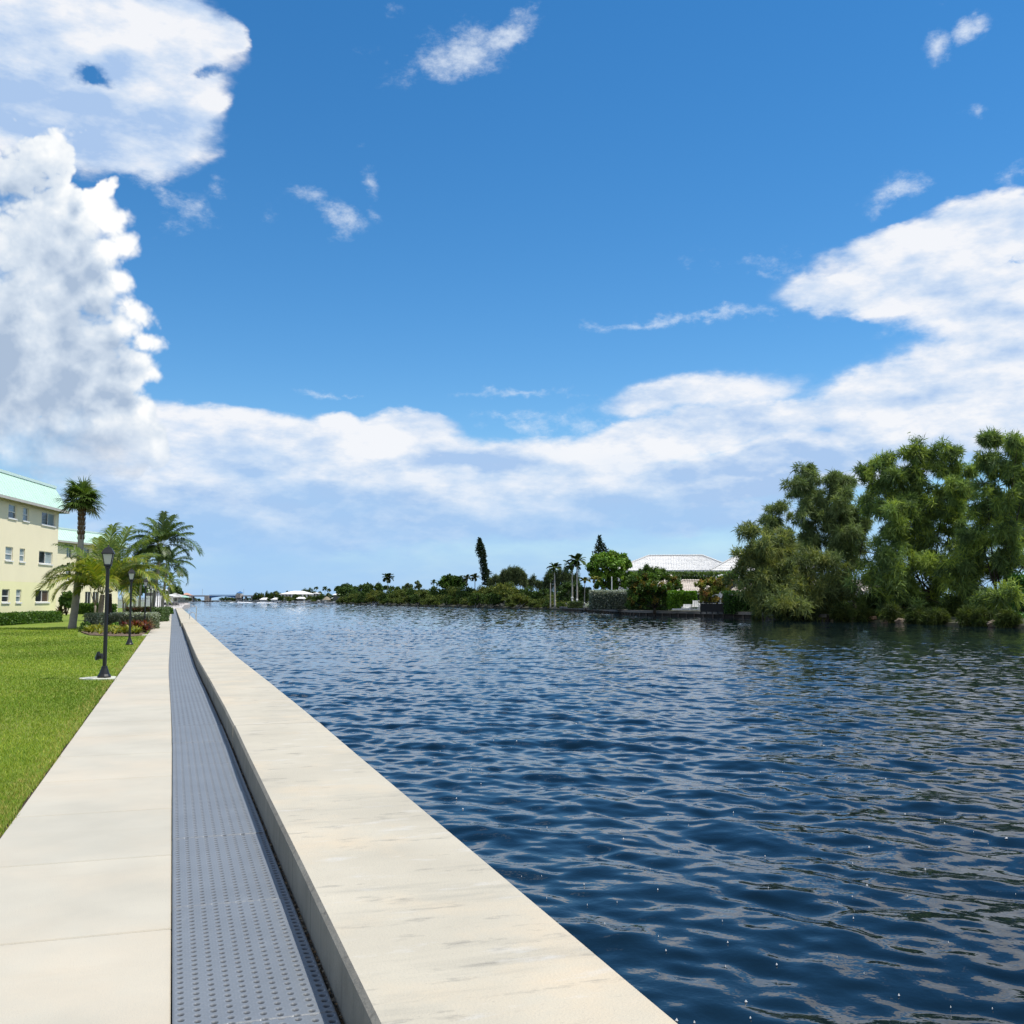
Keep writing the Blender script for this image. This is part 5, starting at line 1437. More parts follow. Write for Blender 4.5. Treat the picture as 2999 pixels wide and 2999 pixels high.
for (px, D, H, R, row) in spec:
    lm = near_lm(px); side = 'left' if px < lm[0] else 'right'
    cnt.setdefault((lm, side, row), []).append((px, D, H, R))
vi = 0
for (lm, side, row), L_ in cnt.items():
    L_.sort(key=lambda q: abs(q[0] - lm[0]))
    for k, (px, D, H, R) in enumerate(L_):
        col_v = [0, 1, 2, 3, 4][vi % 5]; vi += 1
        kind_ = 'tall mangrove behind the waterline' if row == 'b' else 'low mangrove over the water'
        lb = '%s, %s to the %s of %s' % (kind_, ORD[min(k, 19)], side, lm[1].replace('the ', 'the ', 1))
        put_bush(col_v, px, D, WZ + (.35 if row == 'b' else .05), R, H, lb, 'mangroves along the far bank')
# ------------------------------------------------------------------ taller trees behind the mangroves
DKG = ((.028, .055, .014), (.042, .075, .018), (.058, .10, .022)); MIDG = ((.05, .09, .016), (.07, .12, .02), (.095, .15, .025)); LUSH = ((.085, .17, .018), (.12, .22, .022), (.06, .12, .014), (.15, .24, .03))
CAS = ((.050, .075, .022), (.070, .098, .026), (.040, .060, .020), (.092, .125, .03))
CASG = ((.085, .11, .05), (.11, .135, .06), (.065, .09, .045))
def ftree(label, puffs, pal, size, seed, px, D, ncl=14, nlf=30, style='leaf', tr=.25, **k):
    b = G(px, D, -.2)
    return tree('tree' if style == 'leaf' else 'casuarina', label, b, puffs, ncl, nlf, size, pal, tr, style, seed=seed, leafm=far_m if style == 'leaf' else needle_m, barkm=bark_gr, cat='tree' if style == 'leaf' else 'casuarina', twigs=1, **k)
def dd(px, e=30): return Ds(px) + e
D_ = dd(1010, 60); ftree('flat topped umbrella tree at the left end of the mangroves', [pf(996, 1724, 13, D_, flat=.45), pf(1014, 1719, 16, D_, flat=.45), pf(1034, 1724, 13, D_, flat=.45), pf(988, 1727, 8, D_, flat=.5)], DKG, 1.3, 301, 1012, D_, 24, 34)
ftree('dark tree mass below the umbrella tree at the point', [pf(1000, 1740, 16, D_ - 10), pf(1022, 1738, 16, D_ - 10), pf(1040, 1745, 14, D_ - 10)], DKG, 1.3, 302, 1010, D_ - 10, 22, 34)
D_ = dd(1075, 40); ftree('round dark tree left of the lone royal palm', [pf(1064, 1728, 15, D_), pf(1080, 1720, 11, D_), pf(1076, 1732, 15, D_)], DKG, 1.1, 303, 1072, D_, 22, 34)
D_ = dd(1108, 40); ftree('small round dark tree close left of the lone royal palm', [pf(1108, 1721, 11, D_), pf(1112, 1731, 11, D_)], DKG, 1.0, 304, 1108, D_, 22, 34)
D_ = dd(1146, 60); ftree('low dark tree behind the trunk of the lone royal palm', [pf(1132, 1724, 8, D_), pf(1148, 1727, 8, D_), pf(1165, 1730, 9, D_), pf(1185, 1729, 10, D_)], DKG, 1.0, 305, 1146, D_, 18, 30)
D_ = dd(1195, 30); ftree('sparse open crowned tree, first right of the lone royal palm', [pf(1195, 1714, 7, D_), pf(1203, 1718, 6, D_), pf(1197, 1724, 8, D_)], CASG, .9, 306, 1196, D_, 8, 18)
D_ = dd(1224, 30); ftree('sparse open crowned tree, second right of the lone royal palm', [pf(1222, 1711, 8, D_), pf(1230, 1716, 6, D_), pf(1223, 1722, 8, D_)], CASG, .9, 307, 1224, D_, 8, 18)
D_ = dd(1322, 32); ftree('big dark broad tree between sparse trees and leaning pine', [pf(1300, 1708, 16, D_), pf(1322, 1700, 16, D_), pf(1344, 1704, 15, D_), pf(1312, 1716, 16, D_), pf(1338, 1716, 15, D_), pf(1355, 1712, 10, D_)], ((.04, .08, .013), (.055, .105, .016), (.03, .06, .012)), .85, 308, 1322, D_, 22, 40)
def royal(label, px, D, ytop, yb, ln, seed, pal=COCO_D, name='royal_palm', n=12, w=.11, crownshaft=True, els=(1.3, .8, .35, -.3), tr=.22, ll=1.5, pxb=None, barkm=None):
    g = np.random.default_rng(seed); b = G(pxb or px, D, -.3)
    tp = at(px, ytop, D)
    return palm(name, label, b, tp, ring(g, n + 3, ln * 1.08, els, 1.25), pal, seed, tr, tr * .6, barkm=barkm or bark_gr, sep=False, ll=ll, n=24, w=w * 1.6, hang=.5, crownshaft=crownshaft, rr=.05, rings=False)
wb = pmat('pale_bark', (.42, .40, .35), .85, .12, 1)
D_ = dd(1136, 18); royal('lone royal palm standing high above the mangroves', 1136, D_, 1699, 1740, 17 * D_ / FPX, 320, pal=((.03, .06, .015), (.045, .08, .018)), barkm=wb, n=13, w=.22, ll=2.0)
D_ = dd(1265, 30); royal('small palm at the left foot of the big dark broad tree', 1270, D_, 1714, 1740, 9 * D_ / FPX, 321, n=12, w=.16)
D_ = dd(1365, 28)
royal('grey green palm just right of the big dark broad tree', 1366, D_, 1703, 1740, 15 * D_ / FPX, 322, pal=CASG, n=13, w=.16)
royal('grey green palm just left of the leaning pine', 1391, D_ - 3, 1700, 1740, 14 * D_ / FPX, 323, pal=CASG, n=13, w=.16)
royal('grey green palm leaning on the right foot of the leaning pine', 1428, D_ - 6, 1692, 1740, 15 * D_ / FPX, 324, pal=CASG, n=13, w=.16, barkm=wb)
def pine(name, label, base, top, prof, tier, seed, pal, dens=1.0, droop=.15, bias=None):
    """araucaria: a straight or leaning stem with tiers of short branches; prof(f) = branch length at height fraction f"""
    g = np.random.default_rng(seed); t = thing(name, label, 'pine tree', base)
    base, top = np.array(base, float), np.array(top, float); H = np.linalg.norm(top - base)
    bow = RT * .035 * H
    cen = lambda f: base + (top - base) * f + bow * math.sin(PI * f)
    mb = MB(); mb.tube([cen(f) for f in np.linspace(0, 1, 10)], list(np.linspace(H * .017, .05, 10)), 7); 
    C = []; O = []
    f = tier[0]
    while f < 1:
        nb = int(6 * dens) + 1; a0 = g.uniform(0, 6)
        for k in range(nb):
            if g.uniform() < .12: continue
            a = a0 + 2 * PI * k / nb + g.normal() * .1; ln = prof(f) * g.uniform(.65, 1.15)
            d = np.array([math.cos(a), math.sin(a), 0])
            if bias is not None: ln *= 1 + bias(f) * d.dot(-RT)
            if ln < .15: continue
            c = cen(f); e = c + d * ln + np.array([0, 0, ln * (.16 - droop)])
            mb.tube([c, (c + e) / 2 + np.array([0, 0, -ln * droop * .5]), e], [.06, .045, .02], 4, cap=False)
            m_ = max(5, int(ln * 9)); u = g.uniform(.25, 1.05, (m_, 1)) ** .7
            C.append(c + (e - c) * u + g.normal(size=(m_, 3)) * .16 + np.array([0, 0, .12])); O.append(np.repeat(d[None], m_, 0))
        f += tier[1] * (1.15 - .5 * f)
    C = np.concatenate(C); O = np.concatenate(O); n = len(C)
    pal = np.array(pal); c = pal[g.integers(0, len(pal), n)] * g.uniform(.8, 1.2, (n, 1))
    d = unit(O * .5 + rand_dir(g, n) * .7 + np.array([0, 0, .5])); V, Fa = quads(C, d, g.uniform(.35, .8, n), g.uniform(.18, .34, n), g)
    npmesh('crown', V, Fa, far_m, t, tint=np.repeat(c, 4, 0)); mb.build('trunk', bark_dk, t)
    return t
PIN = ((.022, .042, .016), (.03, .058, .02), (.016, .032, .013))
D_ = dd(1415, 34)
pine('cook_pine', 'tall dark leaning pine with a narrow ragged column of branches', G(1428, D_, -.3), at(1405, 1576, D_), lambda f: 1.75 * (1 - .75 * max(0, (f - .86) / .14)) * (1 if f > .72 else .78), (.30, .016), 330, PIN, 1.5, .1, bias=lambda f: .45)
D_ = 262
pine('norfolk_pine', 'pointed tiered norfolk pine rising behind the lush round tree', G(1758, D_, -.3), at(1755, 1572, D_), lambda f: .2 + 5.2 * (1 - f) ** .8 * (1 if f < .9 else .8), (.60, .028), 331, PIN, 1.0, .0)
def plumes(label, specs, D, pal, seed, px, ncl=10, nlf=60, size=.8):
    """casuarina clump with upright plumes: specs = (px, ytop, ybottom, halfwidth)"""
    P = []
    for (x, y0, y1, w) in specs:
        c = at(x, (y0 + y1) / 2, D); r = D / FPX
        P.append((c, (w * r, w * r, (y1 - y0) / 2 * r)))
    return tree('casuarina', label, G(px, D, -.2), P, ncl, nlf, size, pal, .3, 'needle', cat='casuarina', seed=seed, spread=.2, shell=.3, twigs=0, barkm=bark_gr)
D_ = dd(1503, 40)
plumes('domed grey green casuarina clump standing above the mangroves', [(1480, 1672, 1722, 10), (1492, 1665, 1722, 10), (1504, 1668, 1722, 9), (1516, 1664, 1722, 10), (1527, 1672, 1724, 9), (1535, 1684, 1726, 6), (1473, 1684, 1724, 6)], D_, CASG, 340, 1503, 26, 90, 1.0)
plumes('low casuarina clump between leaning pine and the domed clump', [(1440, 1694, 1728, 8), (1452, 1686, 1728, 8), (1462, 1692, 1728, 7)], D_ + 5, CASG, 341, 1452, 16, 70, 1.0)
plumes('low pointed casuarinas just right of the domed clump', [(1545, 1698, 1730, 7), (1562, 1691, 1732, 8), (1576, 1700, 1734, 7), (1588, 1706, 1736, 6)], D_ + 5, ((.06, .085, .045), (.08, .105, .055)), 342, 1562, 16, 70, 1.0)
D_ = 305
plumes('tall grey green casuarina screen behind the royal palms', [(1600, 1690, 1745, 8), (1608, 1678, 1745, 9), (1622, 1672, 1745, 10), (1640, 1672, 1745, 10), (1655, 1670, 1745, 10), (1670, 1676, 1745, 9), (1686, 1680, 1745, 9)], D_, ((.06, .085, .04), (.08, .11, .05), (.045, .065, .032)), 343, 1640, 20, 80, 1.0)
# royal palms of the garden
royal('royal palm with a pale trunk at the left edge of the garden', 1624, 252, 1676, 1740, 21 * 252 / FPX, 350, barkm=wb, n=12, w=.14, els=(1.2, .7, .2, -.4), pxb=1625)
royal('thin short royal palm beside the leftmost garden palm', 1612, 250, 1706, 1745, 10 * 250 / FPX, 351, barkm=wb, n=10, w=.12, tr=.15)
royal('tallest royal palm with fronds raised to the right', 1690, 238, 1657, 1717, 27 * 238 / FPX, 352, barkm=wb, n=12, w=.15, els=(1.2, .75, .25, -.2))
royal('royal palm with broad drooping fronds just left of the tallest', 1676, 240, 1672, 1717, 27 * 240 / FPX, 353, barkm=wb, n=12, w=.15, els=(1.1, .6, .1, -.4))
GLD = ((.24, .25, .03), (.17, .20, .025), (.30, .28, .04))
royal('golden green palm with curling fronds, left one of two beside the silver hedge', 1713, 212, 1702, 1760, 16 * 212 / FPX, 354, pal=GLD, crownshaft=False, n=9, w=.09, els=(1.2, .8, .4, .1), tr=.12, pxb=1711)
royal('golden green palm with curling fronds, right one over the silver hedge', 1741, 212, 1700, 1760, 17 * 212 / FPX, 355, pal=GLD, crownshaft=False, n=9, w=.09, els=(1.2, .8, .4, .1), tr=.12, pxb=1735)
# lush garden trees
D_ = 222
tree('lush_tree', 'large lush bright green round tree left of the white roof', G(1795, D_, -.3), [pf(1752, 1645, 20, D_), pf(1775, 1638, 20, D_), pf(1800, 1637, 20, D_), pf(1825, 1643, 18, D_), pf(1738, 1662, 18, D_), pf(1760, 1662, 22, D_ - 2), pf(1785, 1660, 22, D_ - 3), pf(1812, 1660, 22, D_ - 2), pf(1838, 1662, 16, D_), pf(1745, 1685, 18, D_), pf(1775, 1690, 20, D_ - 2), pf(1810, 1690, 20, D_ - 2), pf(1840, 1690, 15, D_), pf(1835, 1715, 16, D_), pf(1795, 1715, 20, D_), pf(1760, 1715, 16, D_)],
     18, 60, .55, LUSH, .35, seed=360, barkm=bark_dk, spread=.17)
D_ = dd(1690, 26); tree('broadleaf_tree', 'dark shaded broadleaf trees under the royal palms', G(1660, D_, -.3), [pf(1642, 1735, 16, D_), pf(1665, 1725, 17, D_), pf(1690, 1728, 18, D_), pf(1650, 1752, 16, D_), pf(1680, 1750, 18, D_), pf(1705, 1752, 14, D_), pf(1715, 1735, 14, D_)], 14, 50, .5, DKG, .2, seed=361)
D_ = 168
tree('sea_grape_tree', 'clipped round tree with reddish tips and shaded trunks by the bulkhead', G(1915, D_, -.3), [pf(1862, 1705, 22, D_), pf(1890, 1698, 22, D_), pf(1920, 1694, 22, D_), pf(1950, 1698, 20, D_), pf(1975, 1708, 20, D_), pf(1985, 1722, 14, D_), pf(1858, 1730, 22, D_), pf(1890, 1728, 24, D_ - 2), pf(1925, 1725, 24, D_ - 2), pf(1958, 1728, 20, D_ - 1), pf(1865, 1750, 24, D_), pf(1900, 1752, 24, D_), pf(1935, 1752, 24, D_), pf(1850, 1768, 16, D_), pf(1880, 1768, 18, D_ + 1), pf(1920, 1766, 18, D_ + 2), pf(1955, 1752, 18, D_), pf(1960, 1770, 14, D_ + 2)],
     15, 60, .34, ((.07, .125, .018), (.095, .16, .022), (.05, .095, .015), (.16, .12, .025), (.045, .08, .014)), .16, seed=362, stems=3, barkm=bark_dk, spread=.18, fork=.2)
hh = lambda *a, **k: hedge_r(*a, **k)
def hedge_r(name, label, px0, px1, D, depth, ytop, ybot, **k):
    o = G(px0, D); e = G(px1, D); z0 = at(px0, ybot, D)[2]; zt = at((px0 + px1) / 2, ytop, D)[2]; o[2] = z0
    return hedge(name, label, o, np.array([e[0] - o[0], e[1] - o[1], 0]), np.append(FH[:2] * depth, 0), zt - z0, **k)
SILF = ((.12, .15, .115), (.085, .11, .08), (.16, .185, .15))
hedge_r('silver_hedge', 'big silver grey clipped hedge behind the timber bulkhead', 1730, 1845, 186, 4, 1730, 1785, size=.28, pal=SILF, seed=370, n=9000, top_pal=((.24, .27, .23), (.29, .31, .27)), rough=.05)
hedge_r('clipped_hedge', 'sunlit bright green box hedge behind the white garden chairs', 1962, 2042, 163, 3, 1732, 1782, size=.24, pal=((.09, .19, .012), (.13, .25, .018), (.06, .13, .012)), seed=371, n=7000, rough=.05)
hedge_r('clipped_hedge', 'dark green tall hedge under the left casuarina', 2128, 2330, 150, 3, 1733, 1798, size=.26, pal=((.028, .075, .014), (.04, .10, .018), (.02, .05, .012)), seed=372, n=9000, rough=.06)
hedge_r('clipped_hedge', 'dark hedge running behind the big casuarina trunks', 2330, 2900, 141, 3, 1752, 1812, size=.3, pal=((.03, .075, .014), (.045, .10, .018), (.02, .05, .012), (.08, .16, .02)), seed=373, n=12000, rough=.1)
hedge_r('pine_hedge', 'tall clipped feathery pine hedge below the white tiled roof', 1850, 2240, 236, 5, 1676, 1740, size=.42, pal=((.055, .10, .025), (.075, .13, .03), (.04, .075, .02)), seed=374, n=16000, rough=.04, top_pal=((.10, .15, .035), (.08, .13, .03)))
plumes('feathery casuarina spires at the left end of the pine hedge', [(1876, 1668, 1700, 9), (1892, 1656, 1700, 7), (1904, 1662, 1700, 8), (1920, 1660, 1700, 8), (1938, 1668, 1700, 9)], 233, ((.06, .105, .028), (.08, .13, .035)), 375, 1905, 14, 70, .7)
D_ = 158
tree('copperleaf_shrub', 'copper and green leafy shrub right of the white garden chairs', G(2090, D_, -.3), [pf(2052, 1718, 15, D_), pf(2080, 1710, 16, D_), pf(2108, 1706, 16, D_), pf(2130, 1712, 14, D_), pf(2060, 1740, 16, D_), pf(2090, 1735, 18, D_), pf(2120, 1735, 17, D_), pf(2060, 1760, 14, D_), pf(2095, 1760, 16, D_), pf(2125, 1760, 14, D_)], 12, 46, .34, ((.22, .17, .035), (.14, .16, .025), (.30, .17, .06), (.09, .13, .02), (.24, .22, .05)), .1, cat='shrub', seed=376, stems=3, barkm=bark_dk, fork=.15)
D_ = 172
shrub('green_shrub', 'rounded green shrub behind the copper leafy one', [pf(2125, 1695, 16, D_), pf(2145, 1692, 16, D_), pf(2110, 1700, 12, D_)], 14, 46, .36, ((.045, .11, .016), (.065, .15, .02)), 377, base=G(2130, D_))
blades('agave', 'cluster of pale blue grey agaves at the end of the bulkhead', [G(1722 + k * 4.6, 205 + (k % 3) * 2, -.1) for k in range(9)], 2.1, ((.30, .35, .32), (.22, .28, .25), (.40, .43, .39)), 378, 18, .12, 'agave')
hedge_r('groundcover', 'pale green mound of groundcover left of the agaves', 1666, 1708, 222, 5, 1763, 1781, size=.3, pal=((.13, .17, .05), (.17, .20, .07), (.10, .14, .04)), seed=379, n=2400, rough=.22, cat='groundcover')
for k, (px, lb) in enumerate(((1640, 'yellow green low shrub at the left end of the short bulkhead'), (1622, 'olive low shrub beside the last mangrove'))):
    D_ = Ds(px) + 6; shrub('low_shrub', lb, [pf(px, 1772, 12, D_), pf(px - 10, 1776, 10, D_), pf(px + 10, 1777, 9, D_)], 12, 40, .4, MAN2, 380 + k)
mb = MB()
for k, (px, y0, lb) in enumerate(((1676, 1745, 'white marker post standing left of its twin on the groundcover'), (1690, 1751, 'shorter white marker post with a cap above the groundcover'))):
    mb = MB(); q = G(px, 224, -.2); z = at(px, y0, 224)[2]; mb.lathe([(.18, 0), (.18, z - .35), (.26, z - .3), (.26, z - .1), (.05, z)], 8, q); tag(mb.build('marker_post', white_paint), lb, 'post')
q = G(1792, 196, -.2); mb = MB(); z = at(1792, 1689, 196)[2]; mb.lathe([(.13, 0), (.10, z * .5), (.085, z), (.11, z + .02), (.11, z + .14), (.02, z + .2)], 8, q); tag(mb.build('flagpole', white_paint), 'bare white flagpole in front of the lush tree', 'flagpole')

# dark belt of woodland that closes the view below the taller crowns
r3 = random.Random(8); px = 1045; k = 0
while px < 1850:
    D = (Ds(px) + 85) if px < 1600 else 318; yt = 1727 + r3.uniform(-4, 5) if px < 1600 else 1722 + r3.uniform(-6, 6)
    z0 = -.3; zt = at(px, yt, D)[2]; R = (zt - z0) * r3.uniform(.6, .8)
    put_bush([2, 4][k % 2], px, D, z0, R, zt - z0, 'dark tree in the shaded belt closing the view behind the mangroves and palms', 'dark trees behind the far bank', 'tree', 'tree')
    px += R * FPX / D * .85; k += 1
hedge_r('clipped_hedge', 'dark hedge added for the shade behind the trunks of the clipped round tree', 1842, 1968, 180, 3, 1742, 1788, size=.3, pal=((.02, .05, .010), (.03, .065, .013)), seed=396, n=4000, rough=.08)  # dark filler standing in for the tree's own shade
# ------------------------------------------------------------------ garden chairs, fence
def garden_chair(label, px, ytop, ybot, w):
    D = 160; q = G(px, D); z0 = at(px, ybot, D)[2]; k = D / FPX; W = w * k / 2; H = (ybot - ytop) * k
    t = thing('garden_chair', label, 'chair', (q[0], q[1], z0), -YAW - .35, 'white garden chairs on the bulkhead')
    def p(n_, *bx, sl=None):
        b = MB()
        for (lo_, hi_) in bx: b.obox((0, 0, 0), (1, 0, 0), (0, 1, 0), lo_, hi_)
        o = b.build(n_, white_paint); o.parent = t
    p('seat', ((-W, -W, H * .30), (W, W * .9, H * .36)))
    b = MB(); b.obox((0, W * .8, H * .34), (1, 0, 0), (0, .94, -.34), (-W, -.03, 0), (-W * .5, .03, H * .7), az=(0, .34, .94))
    for a in (-.42, .06, .54): b.obox((0, W * .8, H * .34), (1, 0, 0), (0, .94, -.34), (W * a, -.03, 0), (W * (a + .42), .03, H * .7), az=(0, .34, .94))
    o = b.build('backrest', white_paint); o.parent = t
    for s_ in (-1, 1):
        p('armrest', ((s_ * W * 1.05 - .09, -W, H * .52), (s_ * W * 1.05 + .09, W, H * .57)))
        for y in (-W * .95, W * .8): p('leg', ((s_ * W * 1.05 - .05, y - .05, 0), (s_ * W * 1.05 + .05, y + .05, H * .52)))
garden_chair('white slatted garden chair with a tall back, right one of the pair', 2037, 1759, 1787, 22)
garden_chair('low white garden chair with pale arms, left one of the pair', 2010, 1770, 1787, 22)
bf = board_fence('black_fence', 'black screened fence between garden chairs and the dark hedge', G(2052, 154), G(2135, 152), at(2090, 1792, 153)[2], at(2090, 1768, 153)[2], pmat('black_screen', (.018, .02, .022), .9, .2, 2), 6, True)

# ------------------------------------------------------------------ roofs
tile = pmat('white_tile', (.66, .655, .64), .6, .05, 3, stains=[(1.2, (1, 1, 1), .62, .8, (.60, .59, .56), .5)])
cream_tile = pmat('cream_tile', (.56, .50, .43), .7, .05, 2)
def tiled_plane(mb, A, B, C_, D2, rows, cols, g, rise=.16, nrm=None):
    """sloped quad A-B (eave) to D2-C_ (ridge) laid as stepped courses of barrel tiles"""
    A, B, C_, D2 = (np.array(q, float) for q in (A, B, C_, D2))
    n = np.cross(B - A, D2 - A); n = n / np.linalg.norm(n); n = n if n[2] > 0 else -n
    for r in range(rows):
        f0, f1 = r / rows, (r + 1.0) / rows
        l0, r0 = A + (D2 - A) * f0, B + (C_ - B) * f0; l1, r1 = A + (D2 - A) * f1, B + (C_ - B) * f1
        m_ = max(2, int(cols * np.linalg.norm(r0 - l0) / np.linalg.norm(B - A)))
        V = []
        for k in range(2 * m_ + 1):
            u = k / (2 * m_); h = rise * (1 if k % 2 else .25) * g.uniform(.75, 1.25)
            lo_ = l0 + (r0 - l0) * u; hi_ = l1 + (r1 - l1) * u
            V += [lo_ - n * .03, lo_ + n * h, hi_ + n * .02]
        Fs = []
        for k in range(2 * m_):
            a = 3 * k; Fs += [(a, a + 3, a + 4, a + 1), (a + 1, a + 4, a + 5, a + 2)]
        mb.add(V, Fs)
def tiled_house(name, label, o, a, b, La, Lb, ze, zr, hipa, wallm, tm, rows, cols, seed, ridge_t=.5, nwin=4):
    """hip roofed house in frame o + a*x + b*y (a along the front, b to the back)"""
    g = np.random.default_rng(seed); t = thing(name, label, 'house', o)
    P = lambda x, y, z: o + a * x + b * y + np.array([0, 0, z - o[2]])
    mb = MB()
    q = [P(.6, .6, 0), P(La - .6, .6, 0), P(La - .6, Lb - .6, 0), P(.6, Lb - .6, 0)]; q2 = [np.array([p[0], p[1], ze]) for p in q]
    q = [np.array([p[0], p[1], -.5]) for p in q]
    mb.add(q + q2, [(0, 1, 5, 4), (1, 2, 6, 5), (2, 3, 7, 6), (3, 0, 4, 7)]); mb.build('wall', wallm, t)
    for k in range(nwin):
        x = La * (k + .5) / nwin; m_ = MB(); m_.obox(o, a, b, (x - .8, .52, ze - 2.2 - o[2]), (x + .8, .59, ze - .6 - o[2])); m_.build('window', glass_dk, t)
    E = [P(0, 0, ze), P(La, 0, ze), P(La, Lb, ze), P(0, Lb, ze)]; R0, R1 = P(hipa, Lb * ridge_t, zr), P(La - hipa, Lb * ridge_t, zr)
    mb = MB()
    tiled_plane(mb, E[0], E[1], R1, R0, rows, cols, g); tiled_plane(mb, E[3], E[0], R0, R0 + a * .01, rows, int(cols * Lb / La), g); tiled_plane(mb, E[1], E[2], R1, R1 + a * .01, rows, int(cols * Lb / La), g); tiled_plane(mb, E[2], E[3], R0, R1, rows, cols, g)
    rf = mb.build('roof', tm, t)
    mb = MB()
    for p, q in ((R0, R1), (E[0], R0), (E[1], R1)):
        m_ = max(3, int(np.linalg.norm(q - p) / .45))
        for k in range(m_): mb.ball(p + (q - p) * (k + .5) / m_ + (0, 0, .16), (.34, .34, .22), 6, 4)
    mb.build('ridge_tiles', tm, rf)
    mb = MB()
    for i in range(4):
        p, q = E[i], E[(i + 1) % 4]; mb.add([p - (0, 0, .45), q - (0, 0, .45), q, p], [(0, 1, 2, 3)])
    mb.add([e - np.array([0, 0, .44]) for e in E], [(3, 2, 1, 0)]); mb.build('eaves', wallm, t)
    return t, P
D_ = 282
o = G(1792, D_); e = G(2168, D_ - 6); a = unit(e - o); b = unit(np.array([-a[1], a[0], 0])); b = b if b.dot(FH) > 0 else -b
o[2] = 0
La = np.linalg.norm(e - o)
tiled_house('mansion', 'mansion with a huge white tiled hip roof above the pine hedge', o, a, b, La, 16, at(1980, 1671, D_)[2], at(1980, 1629, D_ + 8)[2], 9.8, wht, tile, 11, 78, 390)
o2 = G(2080, D_ - 12); e2 = G(2400, D_ - 18); o2[2] = 0; a2 = unit(e2 - o2); a2[2] = 0
tiled_house('mansion', 'second white tiled roof rising right of the mansion behind the casuarina', o2, a2, b, np.linalg.norm(e2 - o2), 15, at(2200, 1671, D_ - 12)[2], at(2200, 1622, D_ - 4)[2], 8.6, wht, tile, 11, 60, 391)
D_ = 192
o = G(1955, D_); e = G(2090, D_); o[2] = e[2] = 0; a = unit(e - o)
tiled_house('garden_house', 'low house with a cream tiled roof behind the bright box hedge', o, a, b, np.linalg.norm(e - o), 9, at(2020, 1732, D_)[2], at(2030, 1702, D_ + 4)[2], 2.6, wht, cream_tile, 7, 26, 392)
o = G(1905, D_ + 9); e = G(2004, D_ + 9); o[2] = e[2] = 0
tiled_house('garden_house', 'taller cream roof rising at the left behind the clipped round tree', o, a, b, np.linalg.norm(e - o), 9, at(1960, 1712, D_ + 9)[2], at(1960, 1687, D_ + 13)[2], 2.8, wht, cream_tile, 6, 20, 393)
o = G(2100, D_ + 12); e = G(2215, D_ + 12); o[2] = e[2] = 0
tiled_house('garden_house', 'small white roof showing above the green shrub right of the pine hedge', o, a, b, np.linalg.norm(e - o), 8, at(2125, 1693, D_ + 12)[2], at(2125, 1681, D_ + 15)[2], 2.2, wht, tile, 4, 16, 394)
o = G(2140, D_ - 8); e = G(2700, D_ - 24); o[2] = e[2] = 0; aa = unit(e - o)
tiled_house('garden_house', 'long low cream roofed house glimpsed through the casuarinas', o, aa, b, np.linalg.norm(e - o), 9, at(2300, 1733, D_ - 12)[2], at(2300, 1706, D_ - 6)[2], 3, wht, cream_tile, 7, 70, 395, nwin=9)

# ------------------------------------------------------------------ great casuarinas on the right
def mp(L_): return [(2100 + x * .4653, 1240 + y * .4653) for x, y in L_]
T1 = mp([(200, 700), (165, 820), (250, 780), (330, 730), (420, 720), (350, 830), (230, 900), (440, 830), (160, 960), (320, 960), (440, 960), (540, 880), (600, 1030), (450, 1080), (300, 1070), (200, 1070), (560, 1130), (680, 1000), (650, 850), (380, 1140), (480, 1170), (640, 1120), (250, 1150), (720, 900), (740, 1060)])
T2 = mp([(540, 310), (465, 380), (400, 590), (430, 610), (620, 350), (800, 345), (710, 350), (850, 410), (510, 440), (560, 580), (650, 460), (760, 440), (690, 600), (850, 510), (600, 700), (780, 690), (870, 620), (470, 520), (740, 540), (820, 600), (680, 760), (800, 790), (900, 740), (560, 380), (950, 500), (960, 640), (870, 850), (930, 920)])
T3 = mp([(960, 300), (1050, 235), (1090, 330), (1250, 225), (1230, 190), (1330, 215), (1450, 190), (1400, 300), (1500, 300), (1590, 300), (1150, 420), (1300, 410), (1450, 430), (1060, 540), (1200, 570), (1350, 570), (1010, 690), (1110, 720), (1250, 740), (1400, 710), (1540, 600), (1550, 750), (990, 820), (1110, 880), (1250, 890), (1010, 970), (1060, 1070), (1200, 1090), (1350, 890), (1350, 1040), (1480, 890), (1450, 1090), (1060, 400), (1230, 310), (1560, 430), (980, 560), (1160, 1000), (1300, 1150), (1100, 1160), (1020, 1140), (1500, 500), (920, 1060), (890, 980)])
T4 = mp([(1690, 120), (1740, 105), (1800, 165), (1880, 160), (1930, 250), (1680, 250), (1780, 270), (1710, 390), (1850, 390), (1750, 510), (1880, 540), (1690, 550), (1660, 690), (1780, 670), (1900, 690), (1730, 810), (1850, 840), (1610, 840), (1650, 950), (1570, 1000), (1600, 1100), (1920, 890), (2040, 350), (2060, 600), (2080, 800), (2000, 200), (1980, 480), (1640, 1170), (1540, 1180)])
CG1 = ((.085, .112, .045), (.115, .14, .052), (.062, .085, .034), (.165, .18, .052)); CG2 = ((.105, .14, .060), (.14, .175, .068), (.075, .105, .045)); CG3 = ((.090, .135, .045), (.125, .175, .048), (.18, .23, .045), (.062, .095, .036))
